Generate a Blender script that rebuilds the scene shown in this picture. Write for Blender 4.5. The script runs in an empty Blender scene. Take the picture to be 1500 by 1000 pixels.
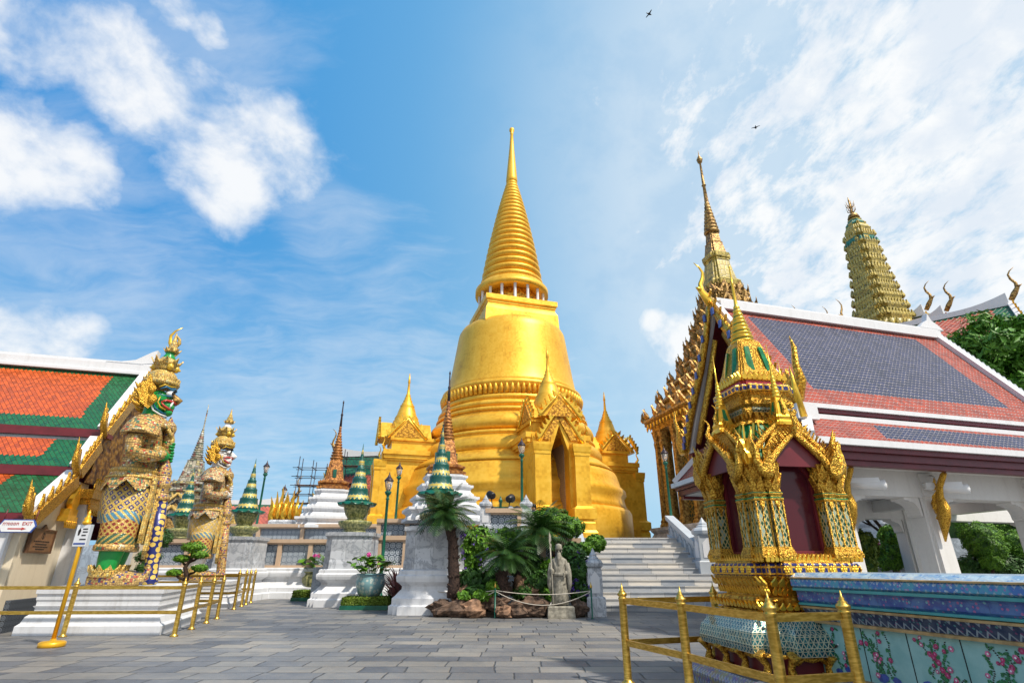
import bpy, math, random
from mathutils import Vector, Matrix
R = math.radians
scn = bpy.context.scene
col = scn.collection
# ---------------------------------------------------------------- camera
CAMH = 1.3
FPX = 790.0
PITCH = math.atan(328 / 790)
cam_d = bpy.data.cameras.new('camera')
cam = bpy.data.objects.new('camera', cam_d)
col.objects.link(cam)
cam.location = (0, 0, CAMH)
cam.rotation_euler = (math.pi / 2 + PITCH, 0, 0)
cam_d.sensor_fit = 'HORIZONTAL'
cam_d.sensor_width = 36
cam_d.lens = 36 * FPX / 1500
cam_d.clip_end = 5000
cam_d.clip_start = 0.05
scn.camera = cam
cp, sp = math.cos(PITCH), math.sin(PITCH)

def ray(x, y):
    dx = (x - 750) / FPX
    dy = (500 - y) / FPX
    return dx, cp - dy * sp, sp + dy * cp

def at(x, y, Y):                       # photo pixel -> point at depth Y
    a, b, c = ray(x, y)
    t = Y / b
    return Vector((a * t, Y, CAMH + c * t))

def gz(x, y, Z=0.0):                   # photo pixel -> point at height Z
    a, b, c = ray(x, y)
    t = (Z - CAMH) / c
    return Vector((a * t, b * t, Z))

# ---------------------------------------------------------------- light
SUN_AZ = R(129)      # measured clockwise from +Y towards +X
SUN_EL = R(53)
sun_dir = Vector((math.sin(SUN_AZ) * math.cos(SUN_EL), math.cos(SUN_AZ) * math.cos(SUN_EL), math.sin(SUN_EL)))
sd = bpy.data.lights.new('sun', 'SUN')
sd.energy = 3.6
sd.angle = R(2.0)
sd.color = (1.0, 0.92, 0.8)
so = bpy.data.objects.new('sun', sd)
col.objects.link(so)
so.rotation_euler = (-sun_dir).to_track_quat('-Z', 'Y').to_euler()
so.location = (0, 0, 60)
vs = scn.view_settings
vs.view_transform = 'Standard'
vs.look = 'None'
vs.exposure = 0.5
vs.gamma = 1
vs.use_curve_mapping = False

# ---------------------------------------------------------------- node helper
class S:
    """a socket with arithmetic"""
    def __init__(s, g, sock):
        s.g, s.k = g, sock
    def _m(s, op, *o):
        return s.g.math(op, s, *o)
    def __add__(s, o): return s._m('ADD', o)
    def __radd__(s, o): return s._m('ADD', o)
    def __sub__(s, o): return s._m('SUBTRACT', o)
    def __rsub__(s, o): return s.g.math('SUBTRACT', o, s)
    def __mul__(s, o): return s._m('MULTIPLY', o)
    def __rmul__(s, o): return s._m('MULTIPLY', o)
    def __truediv__(s, o): return s._m('DIVIDE', o)
    def __neg__(s): return s._m('MULTIPLY', -1.0)
    def floor(s): return s._m('FLOOR')
    def fract(s): return s._m('FRACT')
    def abs(s): return s._m('ABSOLUTE')
    def sin(s): return s._m('SINE')
    def cos(s): return s._m('COSINE')
    def sqrt(s): return s._m('SQRT')
    def pow(s, e): return s._m('POWER', e)
    def min(s, o): return s._m('MINIMUM', o)
    def max(s, o): return s._m('MAXIMUM', o)
    def gt(s, o): return s._m('GREATER_THAN', o)
    def lt(s, o): return s._m('LESS_THAN', o)
    def mod(s, o): return s._m('FLOORED_MODULO', o)
    def atan2(s, o): return s._m('ARCTAN2', o)
    def ss(s, a, b):                  # smoothstep a..b
        n = s.g.n('ShaderNodeMapRange')
        n.interpolation_type = 'SMOOTHSTEP'
        s.g.put(n.inputs[0], s)
        n.inputs[1].default_value = a
        n.inputs[2].default_value = b
        return S(s.g, n.outputs[0])

class G:
    def __init__(s, nt):
        s.nt = nt
    def n(s, t):
        return s.nt.nodes.new(t)
    def put(s, inp, v):
        if isinstance(v, S):
            s.nt.links.new(v.k, inp)
        elif isinstance(v, (tuple, list)):
            if len(inp.default_value) == 4 and len(v) == 3:
                v = (*v, 1)
            inp.default_value = v
        else:
            try:
                inp.default_value = v
            except TypeError:
                inp.default_value = (v, v, v)
    def math(s, op, *a):
        n = s.n('ShaderNodeMath')
        n.operation = op
        for i, x in enumerate(a):
            s.put(n.inputs[i], x)
        return S(s, n.outputs[0])
    def coord(s, k='Object'):
        return S(s, s.n('ShaderNodeTexCoord').outputs[k])
    def xyz(s, v):
        n = s.n('ShaderNodeSeparateXYZ')
        s.put(n.inputs[0], v)
        return [S(s, o) for o in n.outputs]
    def vec(s, x=0.0, y=0.0, z=0.0):
        n = s.n('ShaderNodeCombineXYZ')
        for i, q in enumerate((x, y, z)):
            s.put(n.inputs[i], q)
        return S(s, n.outputs[0])
    def scale(s, v, f):
        n = s.n('ShaderNodeVectorMath')
        n.operation = 'MULTIPLY'
        s.put(n.inputs[0], v)
        n.inputs[1].default_value = f if isinstance(f, (tuple, list)) else (f, f, f)
        return S(s, n.outputs[0])
    def vadd(s, a, b):
        n = s.n('ShaderNodeVectorMath')
        n.operation = 'ADD'
        s.put(n.inputs[0], a)
        s.put(n.inputs[1], b)
        return S(s, n.outputs[0])
    def noise(s, v, sc=5.0, det=3.0, rough=0.55, dist=0.0, out=0):
        n = s.n('ShaderNodeTexNoise')
        s.put(n.inputs['Vector'], v)
        n.inputs['Scale'].default_value = sc
        n.inputs['Detail'].default_value = det
        n.inputs['Roughness'].default_value = rough
        n.inputs['Distortion'].default_value = dist
        return S(s, n.outputs[out])
    def vor(s, v, sc=5.0, feat='F1', out='Distance', rnd=1.0):
        n = s.n('ShaderNodeTexVoronoi')
        n.feature = feat
        s.put(n.inputs['Vector'], v)
        n.inputs['Scale'].default_value = sc
        n.inputs['Randomness'].default_value = rnd
        return S(s, n.outputs[out])
    def white(s, v, out='Value'):
        n = s.n('ShaderNodeTexWhiteNoise')
        s.put(n.inputs['Vector'], v)
        return S(s, n.outputs[out])
    def mix(s, f, a, b):
        n = s.n('ShaderNodeMix')
        n.data_type = 'RGBA'
        s.put(n.inputs[0], f)
        s.put(n.inputs[6], a)
        s.put(n.inputs[7], b)
        return S(s, n.outputs[2])
    def mul(s, a, b):
        n = s.n('ShaderNodeMix')
        n.data_type = 'RGBA'
        n.blend_type = 'MULTIPLY'
        n.inputs[0].default_value = 1
        s.put(n.inputs[6], a)
        s.put(n.inputs[7], b)
        return S(s, n.outputs[2])
    def ramp(s, f, stops, const=False):
        n = s.n('ShaderNodeValToRGB')
        if const:
            n.color_ramp.interpolation = 'CONSTANT'
        el = n.color_ramp.elements
        while len(el) < len(stops):
            el.new(0.5)
        for e, (p, c) in zip(el, stops):
            e.position = p
            e.color = (*c, 1)
        s.put(n.inputs[0], f)
        return S(s, n.outputs[0])
    def grey(s, v):
        return s.vec(v, v, v)
    def box_uv(s):
        """u, v in metres on the faces of an upright box-like thing (object space)"""
        x, y, z = s.xyz(s.coord())
        nx, ny, nz = [q.abs() for q in s.xyz(s.coord('Normal'))]
        side = nx.gt(ny)
        up = nz.gt(0.75)
        u = side * y + (1 - side) * x
        u = up * x + (1 - up) * u
        v = up * y + (1 - up) * z
        return u, v
    def cyl_uv(s, rad=1.0):
        x, y, z = s.xyz(s.coord())
        return y.atan2(x) * rad, z
    def bump(s, h, strength=0.4, dist=0.02):
        n = s.n('ShaderNodeBump')
        n.inputs['Strength'].default_value = strength
        n.inputs['Distance'].default_value = dist
        s.put(n.inputs['Height'], h)
        return S(s, n.outputs[0])

MATS = {}
def mat(name, fn, **kw):
    m = bpy.data.materials.new(name)
    m.use_nodes = True
    nt = m.node_tree
    g = G(nt)
    b = nt.nodes['Principled BSDF']
    d = fn(g)
    if not isinstance(d, dict):
        d = dict(c=d)
    d = {**d, **kw}
    key = dict(c='Base Color', r='Roughness', m='Metallic', n='Normal', spec='Specular IOR Level', coat='Coat Weight', trans='Transmission Weight', ior='IOR', emis='Emission Color', es='Emission Strength', a='Alpha', sheen='Sheen Weight', sss='Subsurface Weight')
    for k, v in d.items():
        g.put(b.inputs[key[k]], v)
    MATS[name] = m
    return m

def plain(name, c, r=0.5, m=0.0, var=0.15, sc=6.0, bump=0.0, spec=0.5):
    def fn(g):
        n = g.noise(g.coord(), sc, 4)
        f = n.ss(0.3, 0.7)
        d = dict(c=g.mix(f, tuple(q * (1 - var) for q in c), tuple(min(1, q * (1 + var)) for q in c)), r=r, m=m, spec=spec)
        if bump:
            d['n'] = g.bump(g.noise(g.coord(), sc * 6, 4), bump, 0.02)
        return d
    return mat(name, fn)

# ---------------------------------------------------------------- sky
w = bpy.data.worlds.new('World')
scn.world = w
w.use_nodes = True
wn = w.node_tree
for n in list(wn.nodes):
    wn.nodes.remove(n)
g = G(wn)
sky = g.n('ShaderNodeTexSky')
sky.sky_type = 'NISHITA'
sky.sun_disc = False
sky.sun_elevation = SUN_EL
sky.sun_rotation = SUN_AZ
sky.air_density = 1.0
sky.dust_density = 0.7
sky.ozone_density = 2.2
D = g.coord('Generated')
dx, dy, dz = g.xyz(D)
zc = dz.max(0.04)
P = g.vec(dx / (zc + 0.12), dy / (zc + 0.12), 0.0)
warp = g.scale(g.noise(P, 2.2, 3, out=1), 0.35)
Pw = g.vadd(P, warp)
n_big = g.noise(Pw, 2.6, 7, 0.56)
n_cum = g.noise(g.vadd(g.scale(D, (1, 1, 1.25)), g.scale(g.noise(D, 6, 3, out=1), 0.06)), 8.5, 10, 0.58)
n_cell = g.noise(g.scale(g.vadd(P, g.scale(warp, 0.35)), (1.0, 0.55, 1)), 10.0, 7, 0.66)
n_wisp = g.noise(g.scale(Pw, (1.0, 2.4, 1)), 3.2, 7, 0.62)

def blob(px, py, rad):                 # soft lobe around the direction seen at a photo pixel
    d = Vector(ray(px, py)).normalized()
    n = g.n('ShaderNodeVectorMath')
    n.operation = 'DISTANCE'
    g.put(n.inputs[0], D)
    n.inputs[1].default_value = d
    return S(g, n.outputs['Value']).ss(rad, rad * 0.15)

cum = None
for px, py, rad in ((0, 40, .15), (80, 55, .14), (165, 95, .16), (240, 145, .17), (310, 205, .18), (345, 260, .15), (415, 230, .14), (20, 225, .17), (95, 240, .13), (265, 15, .08), (300, 40, .06), (20, 490, .15), (90, 500, .1), (1000, 480, .085), (965, 470, .06), (985, 500, .10)):
    b = blob(px, py, rad)
    cum = b if cum is None else cum.max(b)
c_cum = (cum * 0.80 + n_cum * 1.6 - 1.08).ss(0.0, 0.72) * 0.9
wis = None
for px, py, rad in ((130, 340, .4), (560, 560, .42), (860, 580, .4), (330, 640, .35), (170, 510, .3), (480, 330, .18), (270, 20, .3), (860, 480, .16)):
    b = blob(px, py, rad)
    wis = b if wis is None else wis.max(b)
c_wis = (wis * 0.5 + n_wisp * 1.0 - 0.62).ss(0.05, 0.6) * 0.3
alt = blob(1480, 120, .85).max(blob(1330, 400, .55)).max(blob(1430, 20, .6))
c_alt = (alt * 0.84 + n_cell * 1.6 - 1.1).ss(0.0, 0.62) * .93
c_veil = (blob(1500, 240, .9) * 0.9).min(0.45)
c_fill = (dy * -1.0).ss(0.05, 0.5) * (n_big * 1.6).min(0.85)      # unseen cloud added behind the camera to whiten the ambient light
cl = c_cum.max(c_wis).max(c_alt).max(c_veil).max(c_fill).min(0.97)
# clouds: sunlit white with slightly grey thick cores
ccol = g.mix(n_cum.ss(0.36, 0.60), (5.5, 5.9, 6.4), (6.9, 6.9, 6.85))
hs = g.n('ShaderNodeHueSaturation')
hs.inputs['Saturation'].default_value = 1.25
hs.inputs['Value'].default_value = 1.55
wn.links.new(sky.outputs[0], hs.inputs['Color'])
haze_low = dz.ss(0.58, 0.02) * 0.8
tz = blob(1500, 330, 1.75)                # paler towards the hazy right-hand side
azure = g.mix(tz.ss(0.1, 1.05), (0.12, 1.9, 4.8), (1.7, 3.65, 5.4))
skc = g.mix(0.92, g.mul(S(g, hs.outputs[0]), (0.5, 0.95, 1.0)), azure)
skc = g.mix(haze_low, skc, (2.7, 4.6, 6.0))
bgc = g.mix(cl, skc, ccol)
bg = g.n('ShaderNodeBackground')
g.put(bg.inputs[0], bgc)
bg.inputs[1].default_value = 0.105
wo = g.n('ShaderNodeOutputWorld')
wn.links.new(bg.outputs[0], wo.inputs[0])
# ---------------------------------------------------------------- mesh builder
def circ(n, r=1.0, rot=0.0, ry=None):
    ry = r if ry is None else ry
    return [(r * math.cos(rot + 2 * math.pi * i / n), ry * math.sin(rot + 2 * math.pi * i / n)) for i in range(n)]

def redent(a=1.0, s=0.16, k=2):
    """square plan of half-width a whose corners step in k times by s"""
    q = []
    for i in range(k + 1):
        q.append((a - i * s, a - (k - i) * s))
        if i < k:
            q.append((a - (i + 1) * s, a - (k - i) * s))
    out = []
    for t in range(4):
        c, sn = (1, 0, -1, 0)[t], (0, 1, 0, -1)[t]
        out += [(x * c - y * sn, x * sn + y * c) for x, y in q]
    return out

def rectp(hx, hy):
    return [(hx, -hy), (hx, hy), (-hx, hy), (-hx, -hy)]

class MB:
    DT = None
    def __init__(s):
        s.v, s.f, s.m, s.s, s.uv = [], [], [], [], []
        s.T = MB.DT
    def pt(s, p):
        p = Vector(p)
        if s.T is not None:
            p = s.T @ p
        s.v.append(tuple(p))
        return len(s.v) - 1
    def face(s, idx, mi=0, sm=False, uv=None):
        s.f.append(list(idx)); s.m.append(mi); s.s.append(sm); s.uv.append(uv)
    def poly(s, pts, mi=0, uv=None, sm=False):
        s.face([s.pt(p) for p in pts], mi, sm, uv)
        return s
    def loft(s, rings, mi=0, sm=False, top=True, bot=True, closed=True):
        ids = [[s.pt(p) for p in r] for r in rings]
        n = len(ids[0])
        for a, b in zip(ids, ids[1:]):
            for i in range(n if closed else n - 1):
                j = (i + 1) % n
                s.face((a[i], a[j], b[j], b[i]), mi, sm)
        if bot and closed: s.face(ids[0][::-1], mi)
        if top and closed: s.face(ids[-1], mi)
        return s
    def plan(s, poly, prof, c=(0, 0, 0), mi=0, rz=0.0, sm=False, mode='scale'):
        """stack a plan polygon; prof = [(scale or offset, z)]"""
        cs, sn = math.cos(rz), math.sin(rz)
        rings = []
        for k, z in prof:
            r = []
            for x, y in poly:
                if mode == 'scale':
                    x2, y2 = x * k, y * k
                else:
                    x2, y2 = x + math.copysign(k, x), y + math.copysign(k, y)
                r.append((c[0] + x2 * cs - y2 * sn, c[1] + x2 * sn + y2 * cs, c[2] + z))
            rings.append(r)
        return s.loft(rings, mi, sm)
    def lathe(s, prof, n=24, c=(0, 0, 0), mi=0, sm=True, rot=0.0):
        return s.loft([[(c[0] + x, c[1] + y, c[2] + z) for x, y in circ(n, max(r, 1e-4), rot)] for r, z in prof], mi, sm)
    def box(s, c, d, rz=0.0, mi=0):
        return s.plan(rectp(d[0] / 2, d[1] / 2), [(1, -d[2] / 2), (1, d[2] / 2)], c, mi, rz)
    def bbox(s, a, b, mi=0):
        return s.box([(x + y) / 2 for x, y in zip(a, b)], [abs(y - x) for x, y in zip(a, b)], 0, mi)
    def tube(s, pts, rad, n=8, mi=0, sm=True, flat=1.0):
        pts = [Vector(p) for p in pts]
        if not isinstance(rad, (list, tuple)):
            rad = [rad] * len(pts)
        rings = []
        up = None
        for i, p in enumerate(pts):
            d = (pts[min(i + 1, len(pts) - 1)] - pts[max(i - 1, 0)]).normalized()
            if up is None:
                up = Vector((0, 0, 1)) if abs(d.z) < 0.9 else Vector((0, 1, 0))
            a = d.cross(up).normalized()
            up = a.cross(d).normalized()
            rings.append([p + (a * x * flat + up * y) * max(rad[i], 1e-4) for x, y in circ(n)])
        return s.loft(rings, mi, sm)
    def beam(s, a, b, wd, ht, mi=0):
        a, b = Vector(a), Vector(b)
        d = (b - a).normalized()
        si = d.cross(Vector((0, 0, 1)))
        si = si.normalized() if si.length > 1e-4 else Vector((1, 0, 0))
        up = si.cross(d)
        rg = lambda p: [p + si * x * wd / 2 + up * y * ht / 2 for x, y in ((-1, -1), (1, -1), (1, 1), (-1, 1))]
        return s.loft([rg(a), rg(b)], mi)
    def ell(s, c, r, n=12, m=8, mi=0, T=None):
        rings = []
        for i in range(m + 1):
            t = -math.pi / 2 + math.pi * i / m
            k = max(math.cos(t), 0.001)
            rings.append([(c[0] + r[0] * k * x, c[1] + r[1] * k * y, c[2] + r[2] * math.sin(t)) for x, y in circ(n)])
        return s.loft(rings, mi, True)
    def prism(s, poly, org, ux, uy, th, mi=0):
        """2-d outline in the plane (ux, uy) at org, thickness th along the normal"""
        org, ux, uy = Vector(org), Vector(ux), Vector(uy)
        n = ux.cross(uy).normalized() * th / 2
        pl = [org + ux * x + uy * y for x, y in poly]
        a = [s.pt(p - n) for p in pl]
        b = [s.pt(p + n) for p in pl]
        s.face(a[::-1], mi); s.face(b, mi)
        k = len(a)
        for i in range(k):
            j = (i + 1) % k
            s.face((a[i], a[j], b[j], b[i]), mi)
        return s
    def merge(s, o):
        k = len(s.v)
        for p in o.v: s.pt(p)
        for f, m, sm, uv in zip(o.f, o.m, o.s, o.uv): s.face([i + k for i in f], m, sm, uv)
        return s
    def build(s, name, mats, parent=None, loc=None):
        me = bpy.data.meshes.new(name)
        me.from_pydata(s.v, [], s.f)
        if not isinstance(mats, (list, tuple)): mats = [mats]
        for m in mats: me.materials.append(MATS[m] if isinstance(m, str) else m)
        me.polygons.foreach_set('material_index', s.m)
        me.polygons.foreach_set('use_smooth', s.s)
        if any(u is not None for u in s.uv):
            L = me.uv_layers.new(name='uv').data
            k = 0
            for f, u in zip(s.f, s.uv):
                for j in range(len(f)):
                    L[k].uv = u[j] if u else (0, 0)
                    k += 1
        me.update()
        return link(name, me, parent, loc)

def link(name, me, parent=None, loc=None):
    o = bpy.data.objects.new(name, me)
    col.objects.link(o)
    if parent is not None: o.parent = parent
    if loc is not None: o.location = loc
    return o

def tag(o, label, cat, group=None):
    o['label'] = label
    o['category'] = cat
    if group: o['group'] = group
    return o

def thing(name, label, cat, loc=(0, 0, 0), rz=0.0, group=None, sc=1.0):
    o = bpy.data.objects.new(name, None)
    o.empty_display_size = 0.2
    col.objects.link(o)
    o.location = loc
    o.rotation_euler = (0, 0, rz)
    o.scale = (sc, sc, sc)
    return tag(o, label, cat, group)

def struct(name, mb, m):
    o = mb.build(name, m)
    o['kind'] = 'structure'
    return o

KIDS = {}
def dup(root, loc, rz=None, label=None, sc=None):
    """copy a thing with its parts and sub-parts"""
    kids = {}
    for o in col.objects:
        if o.parent: kids.setdefault(o.parent.name, []).append(o)
    def cp_(o, par):
        c = o.copy()
        col.objects.link(c)
        if par is not None: c.parent = par
        for ch in kids.get(o.name, []): cp_(ch, c)
        return c
    r = cp_(root, None)
    r.location = loc
    if rz is not None: r.rotation_euler = (0, 0, rz)
    if sc is not None: r.scale = (sc, sc, sc)
    if label: r['label'] = label
    return r

def skin(verts, edges, rad, sub=2, smooth=True):
    """continuous limb surface grown round a skeleton; returns an MB"""
    me = bpy.data.meshes.new('tmp')
    me.from_pydata(verts, edges, [])
    o = bpy.data.objects.new('tmp', me)
    col.objects.link(o)
    o.modifiers.new('sk', 'SKIN')
    for i, r in enumerate(rad):
        me.skin_vertices[0].data[i].radius = r if isinstance(r, tuple) else (r, r)
    me.skin_vertices[0].data[0].use_root = True
    su = o.modifiers.new('su', 'SUBSURF')
    su.levels = sub
    dg = bpy.context.evaluated_depsgraph_get()
    ev = o.evaluated_get(dg)
    em = ev.to_mesh()
    mb = MB()
    for v in em.vertices: mb.pt(v.co)
    for p in em.polygons: mb.face(list(p.vertices), 0, True)
    ev.to_mesh_clear()
    bpy.data.objects.remove(o)
    bpy.data.meshes.remove(me)
    return mb

def flame(h=1.0, w=0.5, lean=0.0):
    """outline of a pointed flame-like leaf ornament"""
    return [(-.30 * w, 0), (.30 * w, 0), (.5 * w, .22 * h), (.42 * w, .42 * h), (.25 * w + lean * .4, .6 * h), (.16 * w + lean * .7, .8 * h), (lean, h),
            (-.08 * w + lean * .6, .75 * h), (-.25 * w + lean * .3, .55 * h), (-.45 * w, .4 * h), (-.5 * w, .2 * h)]

def chofa(mb, p, out, h, r=0.05, mi=0):
    """slender upswept roof finial: p foot, out horizontal unit direction"""
    p, out = Vector(p), Vector(out)
    z = Vector((0, 0, 1))
    pr = [(-.05, -.1, 1.6), (.08, .1, 1.9), (.2, .28, 1.35), (.2, .45, .95), (.12, .62, .8), (.1, .78, .6), (.17, .9, .4), (.3, 1.0, .12)]
    mb.tube([p + out * a * h + z * b * h for a, b, k in pr], [r * k for a, b, k in pr], 7, mi, True, 0.6)
    # beak
    mb.tube([p + out * .22 * h + z * .3 * h, p + out * .34 * h + z * .36 * h], [r * 1.1, r * .1], 6, mi)
# ---------------------------------------------------------------- materials
def f_gold_tess(g):
    u, v = g.cyl_uv(5.0)
    w1 = g.white(g.vec((u * 9).floor(), (v * 9).floor(), 0)) * .55 + g.white(g.vec((u * 1.6).floor(), (v * 1.3).floor(), 4)) * .45
    n = g.noise(g.coord(), 0.9, 5)
    n2 = g.noise(g.scale(g.coord(), (1, 1, .12)), 2.5, 4)
    f = (w1 * 0.2 + n * 0.3 + n2 * 0.2) + .17
    c = g.ramp(f, [(0.3, (0.58, 0.245, 0.014)), (0.5, (0.84, 0.455, 0.034)), (0.72, (0.94, 0.57, 0.075))])
    return dict(c=c, m=0.45, r=0.40 + w1 * 0.1, n=g.bump(w1 * 0.5 + g.noise(g.coord(), 30, 3), 0.10, 0.02))
mat('gold tesserae', f_gold_tess)

def f_gold_flat(g):
    u, v = g.box_uv()
    w1 = g.white(g.vec((u * 7).floor(), (v * 7).floor(), 0))
    n = g.noise(g.coord(), 1.3, 5)
    f = w1 * 0.12 + n * 0.75 + .07
    c = g.ramp(f, [(0.3, (0.60, 0.28, 0.014)), (0.5, (0.85, 0.47, 0.034)), (0.72, (0.94, 0.58, 0.075))])
    return dict(c=c, m=0.45, r=0.40 + w1 * 0.06, n=g.bump(w1 * 0.3 + g.noise(g.coord(), 25, 3), 0.12, 0.02))
mat('gold wall', f_gold_flat)

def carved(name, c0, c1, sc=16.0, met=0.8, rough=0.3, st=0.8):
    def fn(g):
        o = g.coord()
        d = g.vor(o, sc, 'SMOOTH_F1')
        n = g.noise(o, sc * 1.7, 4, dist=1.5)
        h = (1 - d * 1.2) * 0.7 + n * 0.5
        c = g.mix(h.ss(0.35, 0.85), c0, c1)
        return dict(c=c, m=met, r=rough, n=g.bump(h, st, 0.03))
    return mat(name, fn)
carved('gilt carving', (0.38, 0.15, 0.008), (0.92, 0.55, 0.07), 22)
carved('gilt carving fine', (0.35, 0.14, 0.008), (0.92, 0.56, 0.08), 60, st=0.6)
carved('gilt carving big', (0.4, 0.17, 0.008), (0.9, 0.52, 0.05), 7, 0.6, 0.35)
carved('dark gable', (.05, .015, .012), (.34, .17, .03), 8, .3, .5)
carved('hall gilt', (.20, .10, .025), (.62, .42, .13), 9, .4, .42)
carved('old gilt', (0.14, 0.07, 0.02), (0.55, 0.34, 0.1), 9, 0.5, 0.45)
carved('brown gilt', (0.16, 0.05, 0.015), (0.50, 0.22, 0.05), 9, 0.4, 0.45)
plain('gilt', (0.9, 0.53, 0.06), 0.28, 0.8, 0.15, 8, 0.1)
plain('gold paint', (0.80, 0.42, 0.02), 0.32, 0.45, 0.1, 5, 0.05)

def f_brass(g):
    x, y, z = g.xyz(g.coord())
    n = g.noise(g.scale(g.coord(), (3, 3, 14)), 4, 5)
    return dict(c=g.mix(n.ss(.35, .7), (0.50, 0.30, 0.05), (0.78, 0.52, 0.12)), m=0.92, r=0.22 + n * 0.25)
mat('brass', f_brass)

def f_paving(g):
    o = g.coord()
    # courses of slabs with uneven, slightly wandering edges
    x, y, z = g.xyz(g.vadd(o, g.scale(g.noise(o, 1.1, 3, out=1), (.12, .10, 0))))
    row = (y / 0.46).floor()
    off = g.white(g.vec(row, 3.0, 0)) * 1.7
    wd = 0.6 + g.white(g.vec(row, 9.0, 0)) * 0.4
    cu = (x + off) / wd
    cx = cu.floor()
    fx = (cu.fract() - 0.5).abs() * wd
    fy = ((y / 0.46).fract() - 0.5).abs() * 0.46
    jn = g.noise(o, 9, 3) * 0.02
    ex = fx + jn - (0.5 * wd - 0.004)
    ey = fy + jn - (0.23 - 0.004)
    joint = ex.max(ey).ss(-0.006, 0.016)
    id_ = g.white(g.vec(cx, row, 1))
    id2 = g.white(g.vec(cx, row, 7))
    n1 = g.noise(g.vadd(o, g.vec(id_ * 30, 0, 0)), 1.6, 7, .62, .6)
    n2 = g.noise(o, 14, 6, .7)
    st = g.noise(o, 0.35, 4)
    base = g.ramp(id_ * 0.42 + n1 * 0.58, [(0.22, (0.10, 0.106, 0.12)), (0.42, (0.16, 0.163, 0.172)), (0.58, (0.225, 0.215, 0.20)), (0.76, (0.30, 0.27, 0.23))])
    base = g.mul(base, g.grey(0.72 + n2 * 0.42))
    base = g.mul(base, g.grey(0.75 + st.ss(.3, .7) * 0.4))
    c = g.mix(joint * (0.6 + id2 * .4), base, (0.03, 0.03, 0.033))
    c = g.mix(g.noise(o, 5, 7, .75).ss(.56, .74) * .55, c, (.07, .07, .075))
    h = n2 * 0.6 + n1 * 0.8 - joint * 0.9 + id_ * 0.4
    return dict(c=c, r=0.36 + n2 * 0.4, n=g.bump(h, 0.75, 0.025), spec=0.5)
mat('paving', f_paving)

def f_marble(tint, name):
    def fn(g):
        o = g.coord()
        n = g.noise(o, 1.4, 8, .65, 1.6)
        vein = (n - 0.5).abs().ss(0.05, 0.0)
        n2 = g.noise(o, 5, 6)
        u, v = g.box_uv()
        blk = g.white(g.vec((u / 0.55).floor(), (v / 0.6).floor(), 0))
        c = g.ramp(n2 * 0.5 + blk * 0.5, [(0.2, tuple(q * .66 for q in tint)), (0.7, tint)])
        c = g.mix(vein * 0.6, c, (0.16, 0.18, 0.21))
        ju = ((u / 0.55).fract() - .5).abs().gt(0.49)
        c = g.mix(ju * 0.5, c, (0.1, 0.1, 0.1))
        return dict(c=c, r=0.4, n=g.bump(n2, 0.15, 0.01))
    return mat(name, fn)
f_marble((0.58, 0.60, 0.63), 'grey marble')
f_marble((0.38, 0.44, 0.50), 'blue marble')
def f_step(g):
    x, y, z = g.xyz(g.coord())
    st = (z * 5.8).floor()
    off = g.white(g.vec(st, 2, 0)) * 2
    cu = ((x + off) / 1.1)
    idn = g.white(g.vec(cu.floor(), st, 0))
    n = g.noise(g.scale(g.coord(), (1, 1, 4)), 3, 6)
    c = g.ramp(idn * .5 + n * .5, [(0.2, (0.26, 0.29, 0.33)), (0.5, (0.44, 0.44, 0.44)), (0.8, (0.62, 0.58, 0.52))])
    c = g.mix((cu.fract() - .5).abs().gt(.492) * .6, c, (.12, .12, .12))
    return dict(c=c, r=0.5, n=g.bump(n, .1, .01))
mat('step stone', f_step)

def f_white(name, c, dirt=(0.35, 0.34, 0.32), amt=0.5):
    def fn(g):
        o = g.coord()
        x, y, z = g.xyz(o)
        n = g.noise(g.scale(o, (2.2, 2.2, .5)), 2.0, 7, .62)
        n2 = g.noise(o, 18, 4)
        k = (n.ss(0.48, 0.78) * .75 + g.noise(g.scale(o, (7, 7, .35)), 1.5, 5).ss(.5, .75) * .5) * amt
        return dict(c=g.mul(g.mix(k, c, dirt), g.grey(.93 + n2 * .12)), r=0.6, n=g.bump(n2, .08, .01))
    return mat(name, fn)
f_white('whitewash', (0.66, 0.67, 0.69), amt=.6)
f_white('white trim', (0.68, 0.68, 0.69), amt=0.3)
f_white('cream plaster', (0.72, 0.62, 0.46), (0.45, 0.36, 0.25), 0.4)
f_white('column plaster', (0.70, 0.68, 0.65), (0.45, 0.42, 0.38), 0.3)
f_white('pink stone', (0.56, 0.40, 0.27), (0.34, 0.24, 0.17), 0.5)
plain('maroon', (0.13, 0.012, 0.018), 0.4, 0, .2, 3)
plain('red paint', (0.30, 0.02, 0.02), 0.4, 0, .2, 3)
plain('dark interior', (0.012, 0.010, 0.010), 0.8, 0, .3, 2)
plain('lamp green', (0.006, 0.10, 0.06), 0.3, 0, .2, 5)
plain('black iron', (0.015, 0.015, 0.018), 0.4, .3, .2, 5)
plain('bronze dark', (0.05, 0.035, 0.04), 0.4, .5, .2, 5)
plain('white plastic', (0.75, 0.75, 0.75), 0.35, 0, .05, 3)
plain('steel', (0.35, 0.36, 0.38), 0.35, .8, .1, 5)
plain('rope', (0.55, 0.5, 0.42), 0.8, 0, .2, 60)
plain('navy cloth', (0.02, 0.025, 0.07), 0.8, 0, .2, 20)
plain('skin tone', (0.30, 0.16, 0.09), 0.55, 0, .1, 10)
plain('dark hair', (0.01, 0.008, 0.007), 0.5, 0, .2, 30)
plain('grey paint', (0.42, 0.45, 0.48), 0.45, 0, .06, 2)

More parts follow.
